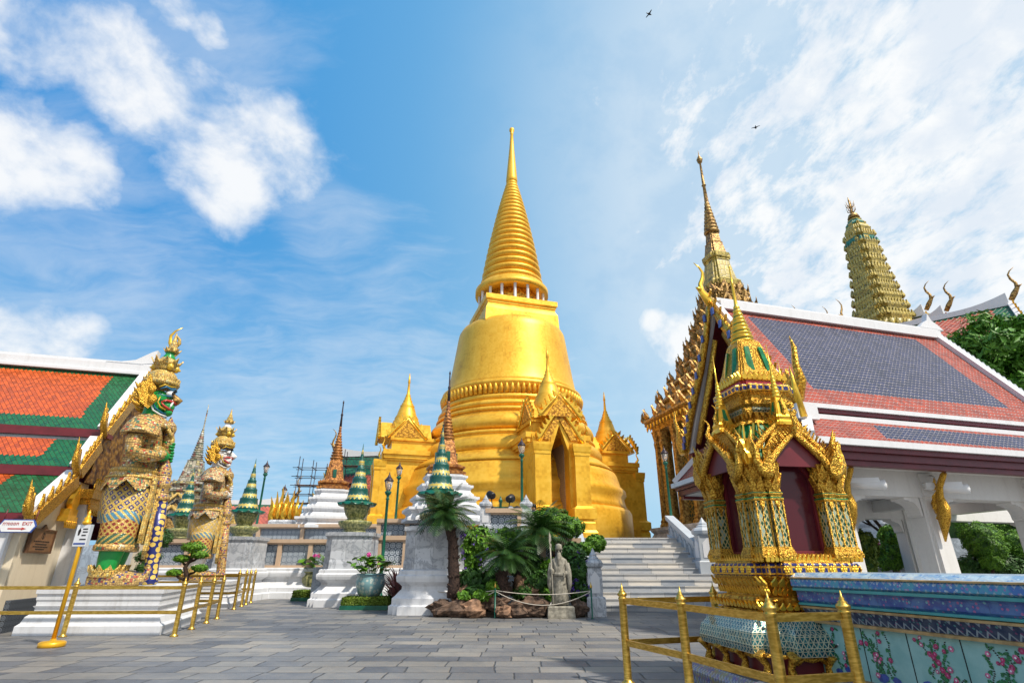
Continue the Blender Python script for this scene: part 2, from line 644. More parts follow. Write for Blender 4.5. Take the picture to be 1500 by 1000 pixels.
def lattice(name, back, line, sc):
    def fn(g):
        u, v = g.box_uv()
        a = (u * sc).fract() - .5
        b = (v * sc).fract() - .5
        r = (a * a + b * b).sqrt()
        ring = (r - .36).abs().lt(.085)
        th = b.atan2(a)
        star = (r - (0.2 + 0.07 * (th * 6).cos())).lt(0.0)
        a2 = (u * sc + .5).fract() - .5
        b2 = (v * sc + .5).fract() - .5
        dot = (a2 * a2 + b2 * b2).sqrt().lt(.15)
        k = ring.max(star).max(dot)
        n = g.noise(g.coord(), 8, 4)
        return dict(c=g.mix(k, back, g.mul(line, g.grey(.7 + n * .5))), r=.5, n=g.bump(k, .6, .03))
    return mat(name, fn)
lattice('pierced panel', (0.07, 0.10, 0.14), (0.42, 0.48, 0.54), 4.2)
lattice('vent lattice', (0.008, 0.010, 0.014), (0.10, 0.12, 0.15), 9.0)

def tiles_wave(name, c_b, c_i, line, box, tw=0.16, th=0.15):
    """rows of rounded tiles; inner field limited by u0+s0*v < u < u1+s1*v, v0 < v < v1"""
    u0, s0, u1, s1, v0, v1 = box
    def fn(g):
        u, v, _ = g.xyz(g.coord('UV'))
        f = ((u / tw).fract() - .5).abs() * 2
        s_ = v / th + f * f * 0.42
        row = s_.floor()
        gg = s_.fract()
        colm = (u / tw).floor()
        uq, vq = (colm + .5) * tw, row * th
        inn = uq.gt(u0 + vq * s0) * uq.lt(u1 + vq * s1) * vq.gt(v0) * vq.lt(v1)
        idn = g.white(g.vec(colm, row, 3))
        n = g.noise(g.coord(), 1.2, 5)
        c = g.mix(inn, c_b, c_i)
        c = g.mul(c, g.grey(0.55 + idn * 0.6 + n * .35))
        edge = gg.lt(0.17)
        c = g.mix(edge * (.5 + idn * .5), c, line)
        h = (1 - gg) * 0.7 - edge * 0.3
        return dict(c=c, r=0.42 + idn * .2, spec=.3, n=g.bump(h, .55, .04))
    return mat(name, fn)

def tiles_diag(name, c_b, c_i, box, s=0.15):
    u0, s0, u1, s1, v0, v1 = box
    def fn(g):
        u, v, _ = g.xyz(g.coord('UV'))
        p = u / (s * 1.5) + v / (s * 1.9)
        q = v / (s * 1.9) - u / (s * 1.5)
        P_, Q_ = p.floor(), q.floor()
        fp, fq = p.fract(), q.fract()
        uq = (P_ - Q_) * (s * .75)
        vq = (P_ + Q_) * (s * .95)
        inn = uq.gt(u0 + vq * s0) * uq.lt(u1 + vq * s1) * vq.gt(v0) * vq.lt(v1)
        idn = g.white(g.vec(P_, Q_, 3))
        n = g.noise(g.coord(), 1.5, 5)
        c = g.mix(inn, c_b, c_i)
        c = g.mul(c, g.grey(.6 + idn * .55 + n * .3))
        lo = fp.min(fq)
        c = g.mix(lo.ss(.16, .02) * .8, c, tuple(q_ * .16 for q_ in c_i))
        h = (2 - fp - fq) * .5 - lo.ss(.12, 0) * .6
        return dict(c=c, r=0.3 + idn * .2, n=g.bump(h, .7, .05))
    return mat(name, fn)

def mosaic(name, cols, sc=26.0, base=(0.62, 0.40, 0.10), band=0.0, met=0.15, grout=(0.16, 0.09, 0.03)):
    """small ceramic pieces set in rows, with coloured flowers"""
    def fn(g):
        o = g.coord()
        x, y, z = g.xyz(o)
        v1 = g.vor(o, sc, 'F1', 'Color', 0.4)
        d1 = g.vor(o, sc, 'DISTANCE_TO_EDGE', 'Distance', 0.4)
        r, gr, b = g.xyz(v1)
        k = len(cols)
        stops = [(i / k, c) for i, c in enumerate(cols)]
        c = g.ramp(r, stops, True)
        c = g.mix(gr.gt(.42), base, c)
        if band:
            bz = (z * band).fract()
            c = g.mix((bz - .5).abs().gt(.40), c, base)
            c = g.mix((bz - .5).abs().gt(.47), c, (.07, .03, .015))
        c = g.mul(c, g.grey(.75 + b * .5))
        c = g.mix(d1.ss(.10, .02), c, grout)
        return dict(c=c, m=met, r=.3 + b * .2, n=g.bump(d1.min(.2), .8, .03))
    return mat(name, fn)
mosaic('armour mosaic', [(.45, .07, .03), (.62, .40, .12), (.08, .22, .12), (.65, .55, .34), (.62, .40, .10)], 17, (.60, .37, .11), 4.2)
mosaic('armour mosaic pale', [(.42, .10, .05), (.62, .46, .22), (.12, .22, .24), (.66, .56, .38)], 17, (.58, .41, .19), 4.2)
mosaic('gold mosaic', [(.68, .44, .08), (.75, .55, .15), (.55, .30, .06), (.5, .45, .2)], 24, (.72, .48, .12))
mosaic('club mosaic', [(.5, .32, .1), (.05, .06, .2), (.6, .4, .12), (.4, .08, .05)], 22, (.55, .36, .12), 2.4)
mosaic('spire mosaic', [(.20, .24, .16), (.45, .43, .38), (.3, .12, .08), (.5, .42, .2)], 4.2, (.40, .36, .26), .9, .1, (.07, .06, .05))
mosaic('viharn mosaic', [(.36, .26, .08), (.42, .38, .28), (.05, .10, .16), (.5, .45, .35)], 6.5, (.42, .36, .22), 1.3, .1, (.06, .05, .045))

def f_sarong(name, k1, k2, k3):
    def fn(g):
        u, v = g.cyl_uv(0.62)
        def lat(su, sv):
            a = ((u * su + v * sv).fract() - .5).abs()
            b = ((u * su - v * sv).fract() - .5).abs()
            return a, b
        a, b = lat(5.6, 4.8)
        line = a.gt(.31).max(b.gt(.31))
        dia = (a + b).lt(.2)
        top = g.mix(line, k1, (.68, .46, .10))
        top = g.mix(dia, top, (.72, .55, .2))
        a2, b2 = lat(8.5, 7)
        red = g.mix(a2.gt(.30).max(b2.gt(.30)), k2, (.66, .42, .1))
        wv = (u * 9).sin() * .05
        zb = v + wv
        c = g.mix(zb.gt(1.55), g.mix(a2.gt(.3), k3, (.68, .48, .12)), top)
        c = g.mix(zb.lt(1.36), c, red)
        c = g.mix(zb.lt(1.05), c, g.mix(b2.gt(.3), (.05, .16, .09), (.66, .44, .1)))
        c = g.mix(zb.lt(.85), c, g.mix(a2.gt(.26), (.32, .03, .02), (.7, .5, .14)))
        d1 = g.vor(g.coord(), 26, 'DISTANCE_TO_EDGE', 'Distance', .8)
        c = g.mix(d1.ss(.09, .02) * .7, c, (.12, .07, .03))
        return dict(c=c, r=.3, m=.1, n=g.bump(d1.min(.2) + line * .2, .7, .03))
    return mat(name, fn)
f_sarong('sarong blue', (.012, .03, .22), (.30, .03, .02), (.06, .25, .38))
f_sarong('sarong pale', (.50, .40, .30), (.30, .05, .04), (.10, .22, .28))

def f_honey(g):
    u, v = g.cyl_uv(0.16)
    d = g.vor(g.coord(), 8, 'F1', 'Distance', .35)
    return dict(c=g.mix(d.lt(.5), (.012, .018, .13), (.66, .46, .10)), r=.3, m=.15, n=g.bump(d, .4, .02))
mat('club honeycomb', f_honey)
plain('green skin', (0.010, 0.27, 0.05), 0.3, 0, .15, 4)
plain('white skin', (0.72, 0.70, 0.66), 0.4, 0, .06, 4)
plain('blue line', (0.02, 0.13, 0.24), 0.3, 0, .1, 5)
plain('white glaze', (0.8, 0.8, 0.78), 0.25, 0, .05, 5)
plain('red glaze', (0.45, 0.04, 0.03), 0.3, 0, .15, 5)
plain('green glaze', (0.01, 0.17, 0.05), 0.22, 0, .3, 12)
plain('gold glaze', (0.66, 0.42, 0.04), 0.3, .2, .15, 8)

def f_urn(g):
    o = g.coord()
    d = g.vor(o, 13, 'SMOOTH_F1')
    n = g.noise(o, 22, 4, dist=1)
    h = (1 - d) * .6 + n * .5
    return dict(c=g.mix(h.ss(.35, .8), (.045, .075, .02), (.42, .40, .16)), r=.35, n=g.bump(h, .8, .03))
mat('urn ceramic', f_urn)
def f_cone(g):
    u, v = g.cyl_uv(1.0)
    th = u / (2 * math.pi) * 16
    p = (v / 0.44)
    tooth = ((th + p.floor() * .5).fract() - .5).abs() * 2
    k = (p.fract() * 1.0 - .66 - (1 - tooth) * .24)
    gold = k.gt(0.0).max((p.fract() - .02 - tooth * .13).lt(0.0))
    c = g.mix(gold, (.006, .085, .065), (.62, .45, .08))
    wh = (p.fract() - .08).abs().lt(.02).max((p.fract() - .86).abs().lt(.02))
    c = g.mix(wh, c, (.10, .25, .25))
    d1 = g.vor(g.coord(), 30, 'DISTANCE_TO_EDGE')
    return dict(c=c, r=.3, m=.1, n=g.bump(d1.min(.15) + gold * .1, .5, .03))
mat('toothed ceramic', f_cone)

def f_scale(g):
    u, v, _ = g.xyz(g.coord('UV'))
    s_ = 0.06
    x = u / s_
    y = v / (s_ * .86)
    r = y.floor()
    x2 = x + r.mod(2.0) * .5
    fx = (x2.fract() - .5).abs() * 2
    fy = y.fract()
    tri = (fy + fx - 1).abs().lt(.2).max(fy.lt(.14))
    idn = g.white(g.vec(x2.floor(), r, fx.lt(1 - 0.0)))
    c = g.mix(tri, g.mix(idn, (.008, .07, .09), (.03, .22, .24)), (.60, .58, .42))
    return dict(c=c, r=.1 + idn * .12, m=.35, n=g.bump(tri * .6 + idn * .5, .5, .01))
mat('mirror scales', f_scale)

def f_glassmosaic(g):
    u, v = g.box_uv()
    a = ((u * 19 + v * 12).fract() - .5).abs()
    b = ((u * 19 - v * 12).fract() - .5).abs()
    line = a.gt(.36).max(b.gt(.36))
    idn = g.white(g.vec((u * 19 + v * 12).floor(), (u * 19 - v * 12).floor(), 0))
    c = g.mix(line, g.mix(idn.gt(.8), (.012, .085, .045), (.30, .42, .36)), (.60, .50, .22))
    return dict(c=c, r=.14, m=.25, n=g.bump(line * .5 + idn * .3, .6, .01))
mat('glass mosaic', f_glassmosaic)
def f_frieze(g):
    u, v = g.box_uv()
    a = ((u * 5.5 + v * 7).fract() - .5).abs()
    b = ((u * 5.5 - v * 7).fract() - .5).abs()
    line = (a - b).abs().lt(.14)
    dot = (a + b).lt(.2).max((a + b).gt(.86))
    n = g.vor(g.coord(), 45, 'SMOOTH_F1')
    k = line.max(dot)
    return dict(c=g.mix(k, (.012, .018, .13), (.80, .46, .06)), m=k * .7, r=.3, n=g.bump(k * .6 - n * .5, .8, .02))
mat('gilt and blue frieze', f_frieze)

def porcelain(name, c0, c1, c2, c3, sx, sy, zig=0.0):
    def fn(g):
        u, v, _ = g.xyz(g.coord('UV'))
        z = ((u * sx).fract() - .5).abs() * zig
        vv = v * sy + z
        l = ((vv).fract() - .5).abs()
        ln = l.lt(.11)
        d = g.vor(g.vec(u, v, 0), 34, 'F1', 'Color', .75)
        r, gg, b = g.xyz(d)
        dd = g.vor(g.vec(u, v, 0), 34, 'F1', 'Distance', .75)
        c = g.mix(g.noise(g.vec(u, v, 0), 9, 4).ss(.4, .6), c0, c1)
        c = g.mix((dd.lt(.36)) * r.gt(.35), c, g.mix(gg.gt(.5), c2, c3))
        if zig: c = g.mix(ln * .8, c, (.36, .42, .46))
        c = g.mix(((u / .32).fract() - .5).abs().gt(.494) * .6, c, (.04, .06, .08))
        return dict(c=c, r=.28, n=g.bump(dd, .15, .01))
    return mat(name, fn)
porcelain('blue zigzag porcelain', (.05, .16, .42), (.07, .32, .42), (.30, .16, .40), (.40, .50, .56), 17, 12, 1.0)
porcelain('blue flower porcelain', (.04, .08, .27), (.08, .17, .36), (.36, .12, .26), (.16, .36, .40), 9, 9)
porcelain('dark zigzag porcelain', (.03, .045, .10), (.07, .09, .14), (.20, .07, .15), (.10, .25, .26), 13, 9, 1.2)
porcelain('plinth porcelain', (.24, .22, .10), (.10, .10, .26), (.45, .40, .12), (.36, .12, .16), 16, 9, 1.2)
porcelain('coping porcelain', (.18, .32, .48), (.40, .52, .58), (.45, .56, .64), (.08, .20, .45), 10, 12, .8)
def f_teal(g):
    u, v, _ = g.xyz(g.coord('UV'))
    n = g.noise(g.vec(u, v, 0), 5, 4)
    return dict(c=g.mix(n.ss(.35, .65), (.22, .44, .41), (.30, .52, .48)), r=.28)
mat('teal porcelain', f_teal)
plain('petal crimson', (.38, .03, .12), .3, 0, .4, 40)
plain('petal pink', (.55, .14, .26), .3, 0, .4, 40)
plain('glaze leaf', (.02, .16, .06), .3, 0, .4, 40)
plain('glaze blue', (.04, .08, .30), .3, 0, .3, 30)
plain('porcelain trim', (.06, .30, .29), .3, 0, .1, 6)
plain('tan trim', (.42, .28, .12), .4, .2, .25, 12)

def leafy(name, c0, c1, rough=.5):
    def fn(g):
        o = g.coord()
        i = g.n('ShaderNodeObjectInfo')
        n = g.noise(o, 3.2, 3)
        n2 = g.noise(o, 19, 2)
        c = g.mix((n * .55 + n2 * .45).ss(.34, .66), c0, c1)
        return dict(c=c, r=rough, spec=.35)
    return mat(name, fn)
leafy('leaf bright', (.04, .135, .008), (.16, .33, .022))
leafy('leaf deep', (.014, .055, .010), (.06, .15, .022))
leafy('leaf tree', (.035, .13, .010), (.14, .32, .03))
leafy('cycad leaf', (.012, .045, .008), (.05, .12, .02), .4)
leafy('leaf lime', (.07, .13, .01), (.22, .30, .04))
leafy('leaf purple', (.13, .06, .055), (.30, .10, .10))
plain('violet flower', (.13, .06, .38), .6, 0, .3, 30)
plain('pink flower', (.62, .06, .30), .5, 0, .2, 30)
plain('orange flower', (.55, .16, .03), .5, 0, .2, 30)
plain('bark', (.045, .025, .015), .9, 0, .5, 22, .8)
plain('cycad trunk', (.05, .028, .02), .9, 0, .6, 26, 1.0)
plain('rock', (.12, .075, .05), .9, 0, .6, 7, 1.0)
plain('pale rock', (.26, .15, .09), .9, 0, .5, 8, 1.0)
plain('soil', (.05, .035, .022), .95, 0, .4, 9, .6)
plain('statue stone', (.27, .25, .20), .85, 0, .35, 9, .7)
plain('pot blue', (.02, .035, .12), .25, 0, .2, 6)
def f_pot(g):
    u, v = g.cyl_uv(.4)
    d = g.vor(g.vec(u, v, 0), 9, 'F1', 'Distance', .6)
    k = (d - .3).abs().lt(.12)
    return dict(c=g.mix(k, (.20, .36, .38), (.50, .55, .48)), r=.3)
mat('pot glaze', f_pot)

def f_glass(g):
    return dict(c=(.045, .035, .05), r=.03, spec=.9, trans=0.25, ior=1.5)
mat('dark glass', f_glass)
mat('lamp glass', lambda g: dict(c=(.9, .85, .78), r=.08, trans=.75, ior=1.2))
mat('lamp bulb', lambda g: dict(c=(.8, .6, .45), r=.4))
def f_brick(g):
    u, v = g.box_uv()
    row = (v * 9).floor()
    a = ((u * 4 + row * .5).fract() - .5).abs().gt(.46)
    b = ((v * 9).fract() - .5).abs().gt(.42)
    n = g.noise(g.coord(), 5, 5)
    return dict(c=g.mul(g.mix(a.max(b) * .5, (.33, .25, .18), (.16, .12, .09)), g.grey(.6 + n * .7)), r=.7)
mat('passage brick', f_brick)
# ---------------------------------------------------------------- ground and terraces
TZ = 2.28                                   # upper terrace level
mb = MB()
mb.poly([(-600, -600, 0), (600, -600, 0), (600, 600, 0), (-600, 600, 0)])
struct('ground', mb, 'paving')
mb = MB()                                   # lower terrace, stepped front
ft = [(-40, 26.2), (-7.6, 26.2), (-7.6, 22.4), (-2.9, 22.4), (-2.9, 19.4), (2.5, 19.4), (2.5, 23.0), (40, 23.0), (40, 70), (-40, 70)]
mb.loft([[(x, y, 0) for x, y in ft], [(x, y, 1.25) for x, y in ft]], 0)
struct('lower terrace', mb, 'blue marble')
mb = MB()
ft = [(-40, 29.6), (-6.2, 29.6), (-6.2, 25.6), (-3.2, 25.6), (-3.2, 21.2), (2.5, 21.2), (2.5, 22.2), (40, 22.2), (40, 69), (-40, 69)]
mb.loft([[(x, y, 1.2) for x, y in ft], [(x, y, TZ) for x, y in ft]], 0)
struct('upper terrace', mb, 'blue marble')

# staircase: thirteen marble steps
NS, SY0, SY1 = 13, 18.5, 22.1
st = thing('staircase', 'wide marble staircase climbing to the gold stupa', 'staircase', (4.9, SY0, 0))
run, rise = (SY1 - SY0) / NS, TZ / NS
for i in range(NS):
    mb = MB()
    mb.bbox((-2.4, i * run, i * rise + (.003 if i else 0)), (5.2, (i + 1) * run + .3, (i + 1) * rise - .035))
    mb.bbox((-2.4, i * run - .03, (i + 1) * rise - .035), (5.2, (i + 1) * run + .25, (i + 1) * rise))
    mb.build('step', 'step stone', st)

BASE = [(.34, 0), (.34, .22), (.27, .26), (.27, .42), (.20, .48), (.10, .60), (.04, .66), (.04, .74), (.10, .80), (.18, .86), (.20, .95), (.20, 1.02), (.14, 1.06), (.14, 1.16), (.06, 1.2)]

def wall_run(x0, x1, y, z0, hp, label, plinth=None, posts=None, rz=0.0, th=.36, length=None):
    """marble balustrade: plinth, posts, pierced panels and coping along local X"""
    L = x1 - x0
    t = thing('balustrade', label, 'balustrade', (x0, y, z0), rz)
    if plinth:
        m_ = MB()
        prof = [(a, b * plinth / 1.2) for a, b in BASE]
        m_.loft([[(0, -.25 - a, b) for a, b in prof], [(L, -.25 - a, b) for a, b in prof]], 0, closed=False)
        m_.bbox((0, -.3, 0), (L, .3, plinth))
        m_.build('plinth', 'whitewash', t)
    zb = plinth or 0
    m_ = MB(); m_.bbox((0, -th / 2 - .05, zb + .002), (L, th / 2 + .05, zb + .1)); m_.build('rail', 'pink stone', t)
    m_ = MB()
    m_.bbox((0, -th / 2 - .07, zb + hp - .16), (L, th / 2 + .07, zb + hp)); m_.bbox((0, -th / 2, zb + hp - .22), (L, th / 2, zb + hp - .162))
    m_.build('coping', 'pink stone', t)
    n = posts or max(2, round(L / 1.5) + 1)
    for i in range(n):
        x = .09 + (L - .18) * i / (n - 1)
        m_ = MB(); m_.bbox((x - .09, -th / 2 - .01, zb + .1), (x + .09, th / 2 + .01, zb + hp - .22)); m_.build('post', 'pink stone', t)
        if i < n - 1:
            x2 = .09 + (L - .18) * (i + 1) / (n - 1)
            m_ = MB(); m_.bbox((x + .09, -.06, zb + .1), (x2 - .09, .06, zb + hp - .22)); m_.build('panel', 'pierced panel', t)
    return t

wall_run(-16, -7.55, 26.0, 0, 1.18, 'long pierced marble balustrade on white plinth, left of the potted lotus', 1.22, 7)
wall_run(-15.5, -6.2, 29.7, 2.3, 1.0, 'upper pierced balustrade in front of the left white chedi', None, 5)
wall_run(-5.2, -3.0, 22.3, 0, 1.15, 'short balustrade behind the front green lamp post', 1.22, 3)
wall_run(-2.6, 2.3, 19.3, 0, 1.15, 'pierced balustrade mostly hidden behind the cycads', 1.0, 5)
wall_run(-6.0, -3.3, 25.4, 2.28, .95, 'upper balustrade before the right white chedi', None, 3)

def pedestal(X, Y, hw, label, zt=2.42, rz=0.0):
    t = thing('marble_pedestal', label, 'pedestal', (X, Y, 0), rz, 'tall pedestals under ceramic urns')
    m_ = MB()
    m_.plan(redent(hw, .16, 2), BASE, (0, 0, 0), 0, 0, False, 'off')
    m_.build('base', 'whitewash', t)
    m_ = MB()
    k = zt - 1.2
    m_.plan(redent(hw - .02, .14, 2), [(.06, 1.202), (.06, 1.202 + k * .14), (-.04, 1.2 + k * .24), (-.04, 1.2 + k * .74), (.03, 1.2 + k * .8), (.03, 1.2 + k * .86), (.09, 1.2 + k * .9), (.09, zt)], (0, 0, 0), 0, 0, False, 'off')
    m_.build('shaft', 'grey marble', t)
    m_ = MB()
    for a, b in ((-1, 0), (0, -1)):
        c = (a * (hw - .05), b * (hw - .05), 1.2 + k * .49)
        m_.box(c, (.03 if a else hw * .9, .03 if b else hw * .9, k * .44))
    m_.build('panel', 'white trim', t)
    return t

def urn(X, Y, z, label):
    t = thing('urn_finial', label, 'urn', (X, Y, z), 0, 'toothed cone finials on urns')
    m_ = MB()
    m_.lathe([(.42, 0), (.44, .05), (.40, .09), (.40, .14), (.52, .2), (.60, .3), (.62, .38), (.60, .42), (.42, .44), (.36, .47)], 32)
    m_.build('bowl', 'urn ceramic', t)
    m_ = MB()
    m_.lathe([(.34, .47), (.30, .52), (.33, .57), (.40, .66), (.46, .85), (.50, 1.02), (.50, 1.08)], 32)
    m_.build('vase', 'urn ceramic', t)
    m_ = MB()                                 # scalloped skirt
    n = 36
    r0, r1 = [], []
    for i in range(n):
        a = 2 * math.pi * i / n
        k = .70 + .05 * math.cos(a * 12)
        r1.append((k * math.cos(a), k * math.sin(a), 1.03 + .05 * math.cos(a * 12)))
        r0.append((.46 * math.cos(a), .46 * math.sin(a), 1.14))
    m_.loft([[(x, y, q - .03) for x, y, q in r1], r1, r0], 0, True)
    m_.build('skirt', 'lamp green', t)
    m_ = MB()
    m_.lathe([(.46, 1.12), (.46, 1.2), (.41, 1.24), (.36, 1.55), (.37, 1.6), (.31, 1.64), (.265, 1.95), (.275, 2.0), (.22, 2.04), (.17, 2.34), (.18, 2.38), (.13, 2.42), (.10, 2.62), (.11, 2.66), (.08, 2.7), (.085, 2.76), (.06, 2.82), (.065, 2.88), (.045, 2.94), (.05, 3.0), (.03, 3.08), (.005, 3.36)], 32)
    m_.build('cone', 'toothed ceramic', t)
    return t

p = at(355, 785, 24.6); pedestal(p.x, 24.6, .86, 'marble pedestal standing next to the white-faced giant'); urn(p.x, 24.6, 2.42, 'green toothed cone urn beside the white-faced giant, left of all street lamps')
p = at(519, 778, 21.4); pedestal(p.x, 21.4, .80, 'marble pedestal with the large lotus pot at its right corner'); urn(p.x, 21.4, 2.42, 'green toothed cone urn in front of the left white chedi')
p = at(641, 790, 18.3); pedestal(p.x, 18.3, .88, 'marble pedestal right behind the tallest cycad'); urn(p.x, 18.3, 2.42, 'green toothed cone urn rising above the tallest cycad')
p = at(262, 790, 27.5); pedestal(p.x, 27.5, .86, 'marble pedestal half hidden between the two giants'); urn(p.x, 27.5, 2.5, 'green toothed cone urn half hidden behind the white-faced giant')

def small_chedi(X, Y, z, label, sc=1.0):
    t = thing('small_chedi', label, 'chedi', (X, Y, z), R(18), 'white chedis with brown spires', sc)
    m_ = MB()
    for i, (h0, h1, hw) in enumerate(((0, .55, 1.62), (.55, 1.05, 1.34), (1.05, 1.55, 1.1), (1.55, 1.98, .88))):
        k = h1 - h0
        e = .003 * i
        m_.plan(redent(hw, hw * .17, 2), [(1.06, h0 + e), (1.06, h0 + k * .22), (.97, h0 + k * .36), (.93, h0 + k * .55), (.97, h0 + k * .7), (1.04, h0 + k * .8), (1.04, h1)])
    m_.build('base', 'whitewash', t)
    m_ = MB()
    m_.plan(redent(.82, .15, 2), [(.9, 1.985), (1.02, 2.05), (1.02, 2.14), (.86, 2.2), (.86, 2.26), (.98, 2.32), (.98, 2.4), (.78, 2.46), (.72, 2.5)])
    m_.build('lotus_tier', 'brown gilt', t)
    m_ = MB()
    m_.plan(redent(.52, .11, 2), [(1.0, 2.46), (.93, 2.6), (.62, 3.55), (.56, 3.62)])
    m_.build('bell', 'brown gilt', t)
    m_ = MB()
    for a in range(4):
        m_.T = Matrix.Rotation(a * math.pi / 2, 4, 'Z')
        m_.bbox((.36, -.09, 2.62), (.505, .09, 3.05))
    m_.build('niche', 'lamp green', t)
    m_ = MB()
    pr = [(.34, 3.6)]
    for i in range(11):
        r = .29 * (1 - i / 11) ** 1.1 + .065
        q = 3.64 + i * .155
        pr += [(r * .72, q), (r, q + .05), (r, q + .1), (r * .72, q + .15)]
    pr += [(.075, 5.38), (.07, 5.5)]
    m_.lathe(pr, 20)
    m_.build('rings', 'brown gilt', t)
    m_ = MB()
    m_.lathe([(.07, 5.48), (.05, 6.1), (.075, 6.2), (.04, 6.28), (.03, 6.85), (.05, 6.92), (.01, 7.05)], 12)
    m_.build('spire_tip', 'bronze dark', t)
    return t
p = at(484, 745, 31.3); small_chedi(p.x, 31.3, TZ + .85, 'white chedi with brown spire in front of the scaffolding', 1.04)
p = at(650, 745, 24.9); small_chedi(p.x, 24.9, TZ + .75, 'white chedi with brown spire against the gold stupa', 1.0)

# ---------------------------------------------------------------- street lamps
def lamp(X, Y, z, H_, label):
    t = thing('street_lamp', label, 'lamp', (X, Y, z), 0, 'green street lamps with lanterns')
    m_ = MB()
    k = H_ - .75
    m_.lathe([(.19, 0), (.19, .06), (.14, .1), (.15, .3), (.11, .36), (.08, .55), (.10, .58), (.07, .62), (.058, k * .5), (.05, k - .25), (.075, k - .22), (.05, k - .18), (.05, k - .1), (.10, k - .05), (.13, k + .03), (.10, k + .06), (.05, k + .08)], 14)
    m_.build('pole', 'lamp green', t)
    m_ = MB()
    m_.lathe([(.08, k + .085), (.13, k + .24), (.155, k + .42)], 12, sm=True)
    m_.build('lantern_glass', 'lamp glass', t)
    m_ = MB()
    m_.lathe([(.03, k + .09), (.04, k + .16), (.055, k + .25), (.04, k + .32), (.01, k + .35)], 10)
    m_.build('bulb', 'lamp bulb', t)
    m_ = MB()
    m_.lathe([(.165, k + .42), (.185, k + .44), (.17, k + .47), (.10, k + .56), (.06, k + .6), (.045, k + .66), (.02, k + .69), (.025, k + .71), (.003, k + .8)], 14)
    for i in range(4):
        a = math.pi / 4 + i * math.pi / 2
        m_.tube([(.085 * math.cos(a), .085 * math.sin(a), k + .07), (.16 * math.cos(a), .16 * math.sin(a), k + .43)], .008, 5)
    m_.build('lantern_cap', 'bronze dark', t)
    return t
def lamp_px(x0, y0, x1, y1, Y, zb, label):
    p = at(x1, y1, Y); lamp(p.x, Y, zb, p.z - zb, label)
lamp_px(560, 850, 571, 692, 21.0, 0, 'green lamp post standing on the ground behind the lotus pots')
lamp_px(578, 765, 586, 677, 27.3, TZ, 'green lamp post against the left porch of the gold stupa')
lamp_px(764, 725, 764, 642, 23.6, TZ, 'green lamp post beside the spotlights, left of the stupa door')
lamp_px(380, 770, 392, 675, 30.8, TZ, 'green lamp post above the left balustrade, in front of the orange roof')
lamp_px(412, 760, 418, 710, 36, TZ, 'farthest green lamp post, among gilded ornaments')
lamp_px(984, 753, 972, 654, 24.6, TZ, 'green lamp post at the head of the stairs before the pillared hall')

# ---------------------------------------------------------------- posts by the stairs and upper railing
def finial_post(X, Y, z, h, w, label, m='grey marble', rz=0):
    t = thing('marble_post', label, 'post', (X, Y, z), rz, 'marble posts with pointed caps')
    m_ = MB(); m_.plan(rectp(w * .62, w * .62), [(1, 0), (1, h * .26), (.92, h * .28)]); m_.build('base', m, t)
    m_ = MB(); m_.plan(rectp(w * .48, w * .48), [(1, h * .275), (1, h * .68)])
    m_.build('shaft', m, t)
    m_ = MB()
    for a in range(4):
        m_.T = Matrix.Rotation(a * math.pi / 2, 4, 'Z')
        m_.prism([(-w * .3, h * .33), (w * .3, h * .33), (w * .3, h * .56), (0, h * .65), (-w * .3, h * .56)], (0, -w * .48, 0), (1, 0, 0), (0, 0, 1), .03)
    m_.build('panel', 'white trim', t)
    m_ = MB(); m_.plan(circ(8, w * .6, math.pi / 8), [(.86, h * .68), (.9, h * .70), (1.08, h * .72), (1.12, h * .77), (.95, h * .81), (.62, h * .83), (.6, h * .85), (.44, h * .87), (.42, h * .895), (.28, h * .92), (.12, h * .97), (.02, h)])
    m_.build('cap', m, t)
    return t
p = gz(875, 903); finial_post(p.x, p.y + .25, 0, 1.78, .42, 'marble post with pointed cap at the foot of the stairs')
p = at(1033, 790, 20.2); finial_post(p.x, 20.3, .9, 2.0, .62, 'blue-grey marble post halfway up the right side of the stairs', 'grey paint')
p = at(711, 770, 21.45); finial_post(p.x, 21.45, TZ, 1.55, .40, 'marble post left of the black spotlights')
p = at(771, 770, 21.45); finial_post(p.x, 21.45, TZ, 1.55, .40, 'marble post right of the black spotlights, before the lamp')
wall_run(-1.0, .38, 21.45, TZ, 1.02, 'short carved balustrade below the black spotlights', None, 2)

def stair_rail(a, b, label, h=.85):
    t = thing('stair_balustrade', label, 'balustrade', a, 0)
    a, b = Vector(a), Vector(b)
    d = b - a
    m_ = MB()
    n = Vector((-d.y, d.x, 0)).normalized()
    def strip(z0, z1, th):
        m_.loft([[q + n * s * th / 2 + Vector((0, 0, z)) for s, z in ((-1, z0), (1, z0), (1, z1), (-1, z1))] for q in (Vector((0, 0, 0)), d)])
    strip(-.1, .14, .34); strip(h - .16, h, .36)
    m_.build('rail', 'grey paint', t)
    m_ = MB(); strip(.14, h - .16, .14); m_.build('panel', 'grey paint', t)
    m_ = MB()
    for i in range(6):                        # raised arches
        q = d * ((i + .5) / 6)
        ux = d.normalized() * .16
        pl = [(math.cos(k * math.pi / 6), math.sin(k * math.pi / 6)) for k in range(7)]
        pts = [(x, .45 + .35 * y) for x, y in pl] + [(-1, -.1), (-.7, -.1), (-.7, .45)] + [(-.7 * math.cos(k * math.pi / 6), .45 + .25 * math.sin(k * math.pi / 6)) for k in range(1, 7)] + [(.7, -.1), (1, -.1)]
        m_.prism([(x, y * .8) for x, y in pts], q + n * -.08 + Vector((0, 0, .22)), ux, (0, 0, .5), .03)
        m_.prism([(x, y * .8) for x, y in pts], q + n * .08 + Vector((0, 0, .22)), ux, (0, 0, .5), .03)
    m_.build('arch_relief', 'blue marble', t)
a_, b_ = at(1024, 806, 20.45), at(986, 790, 22.2)
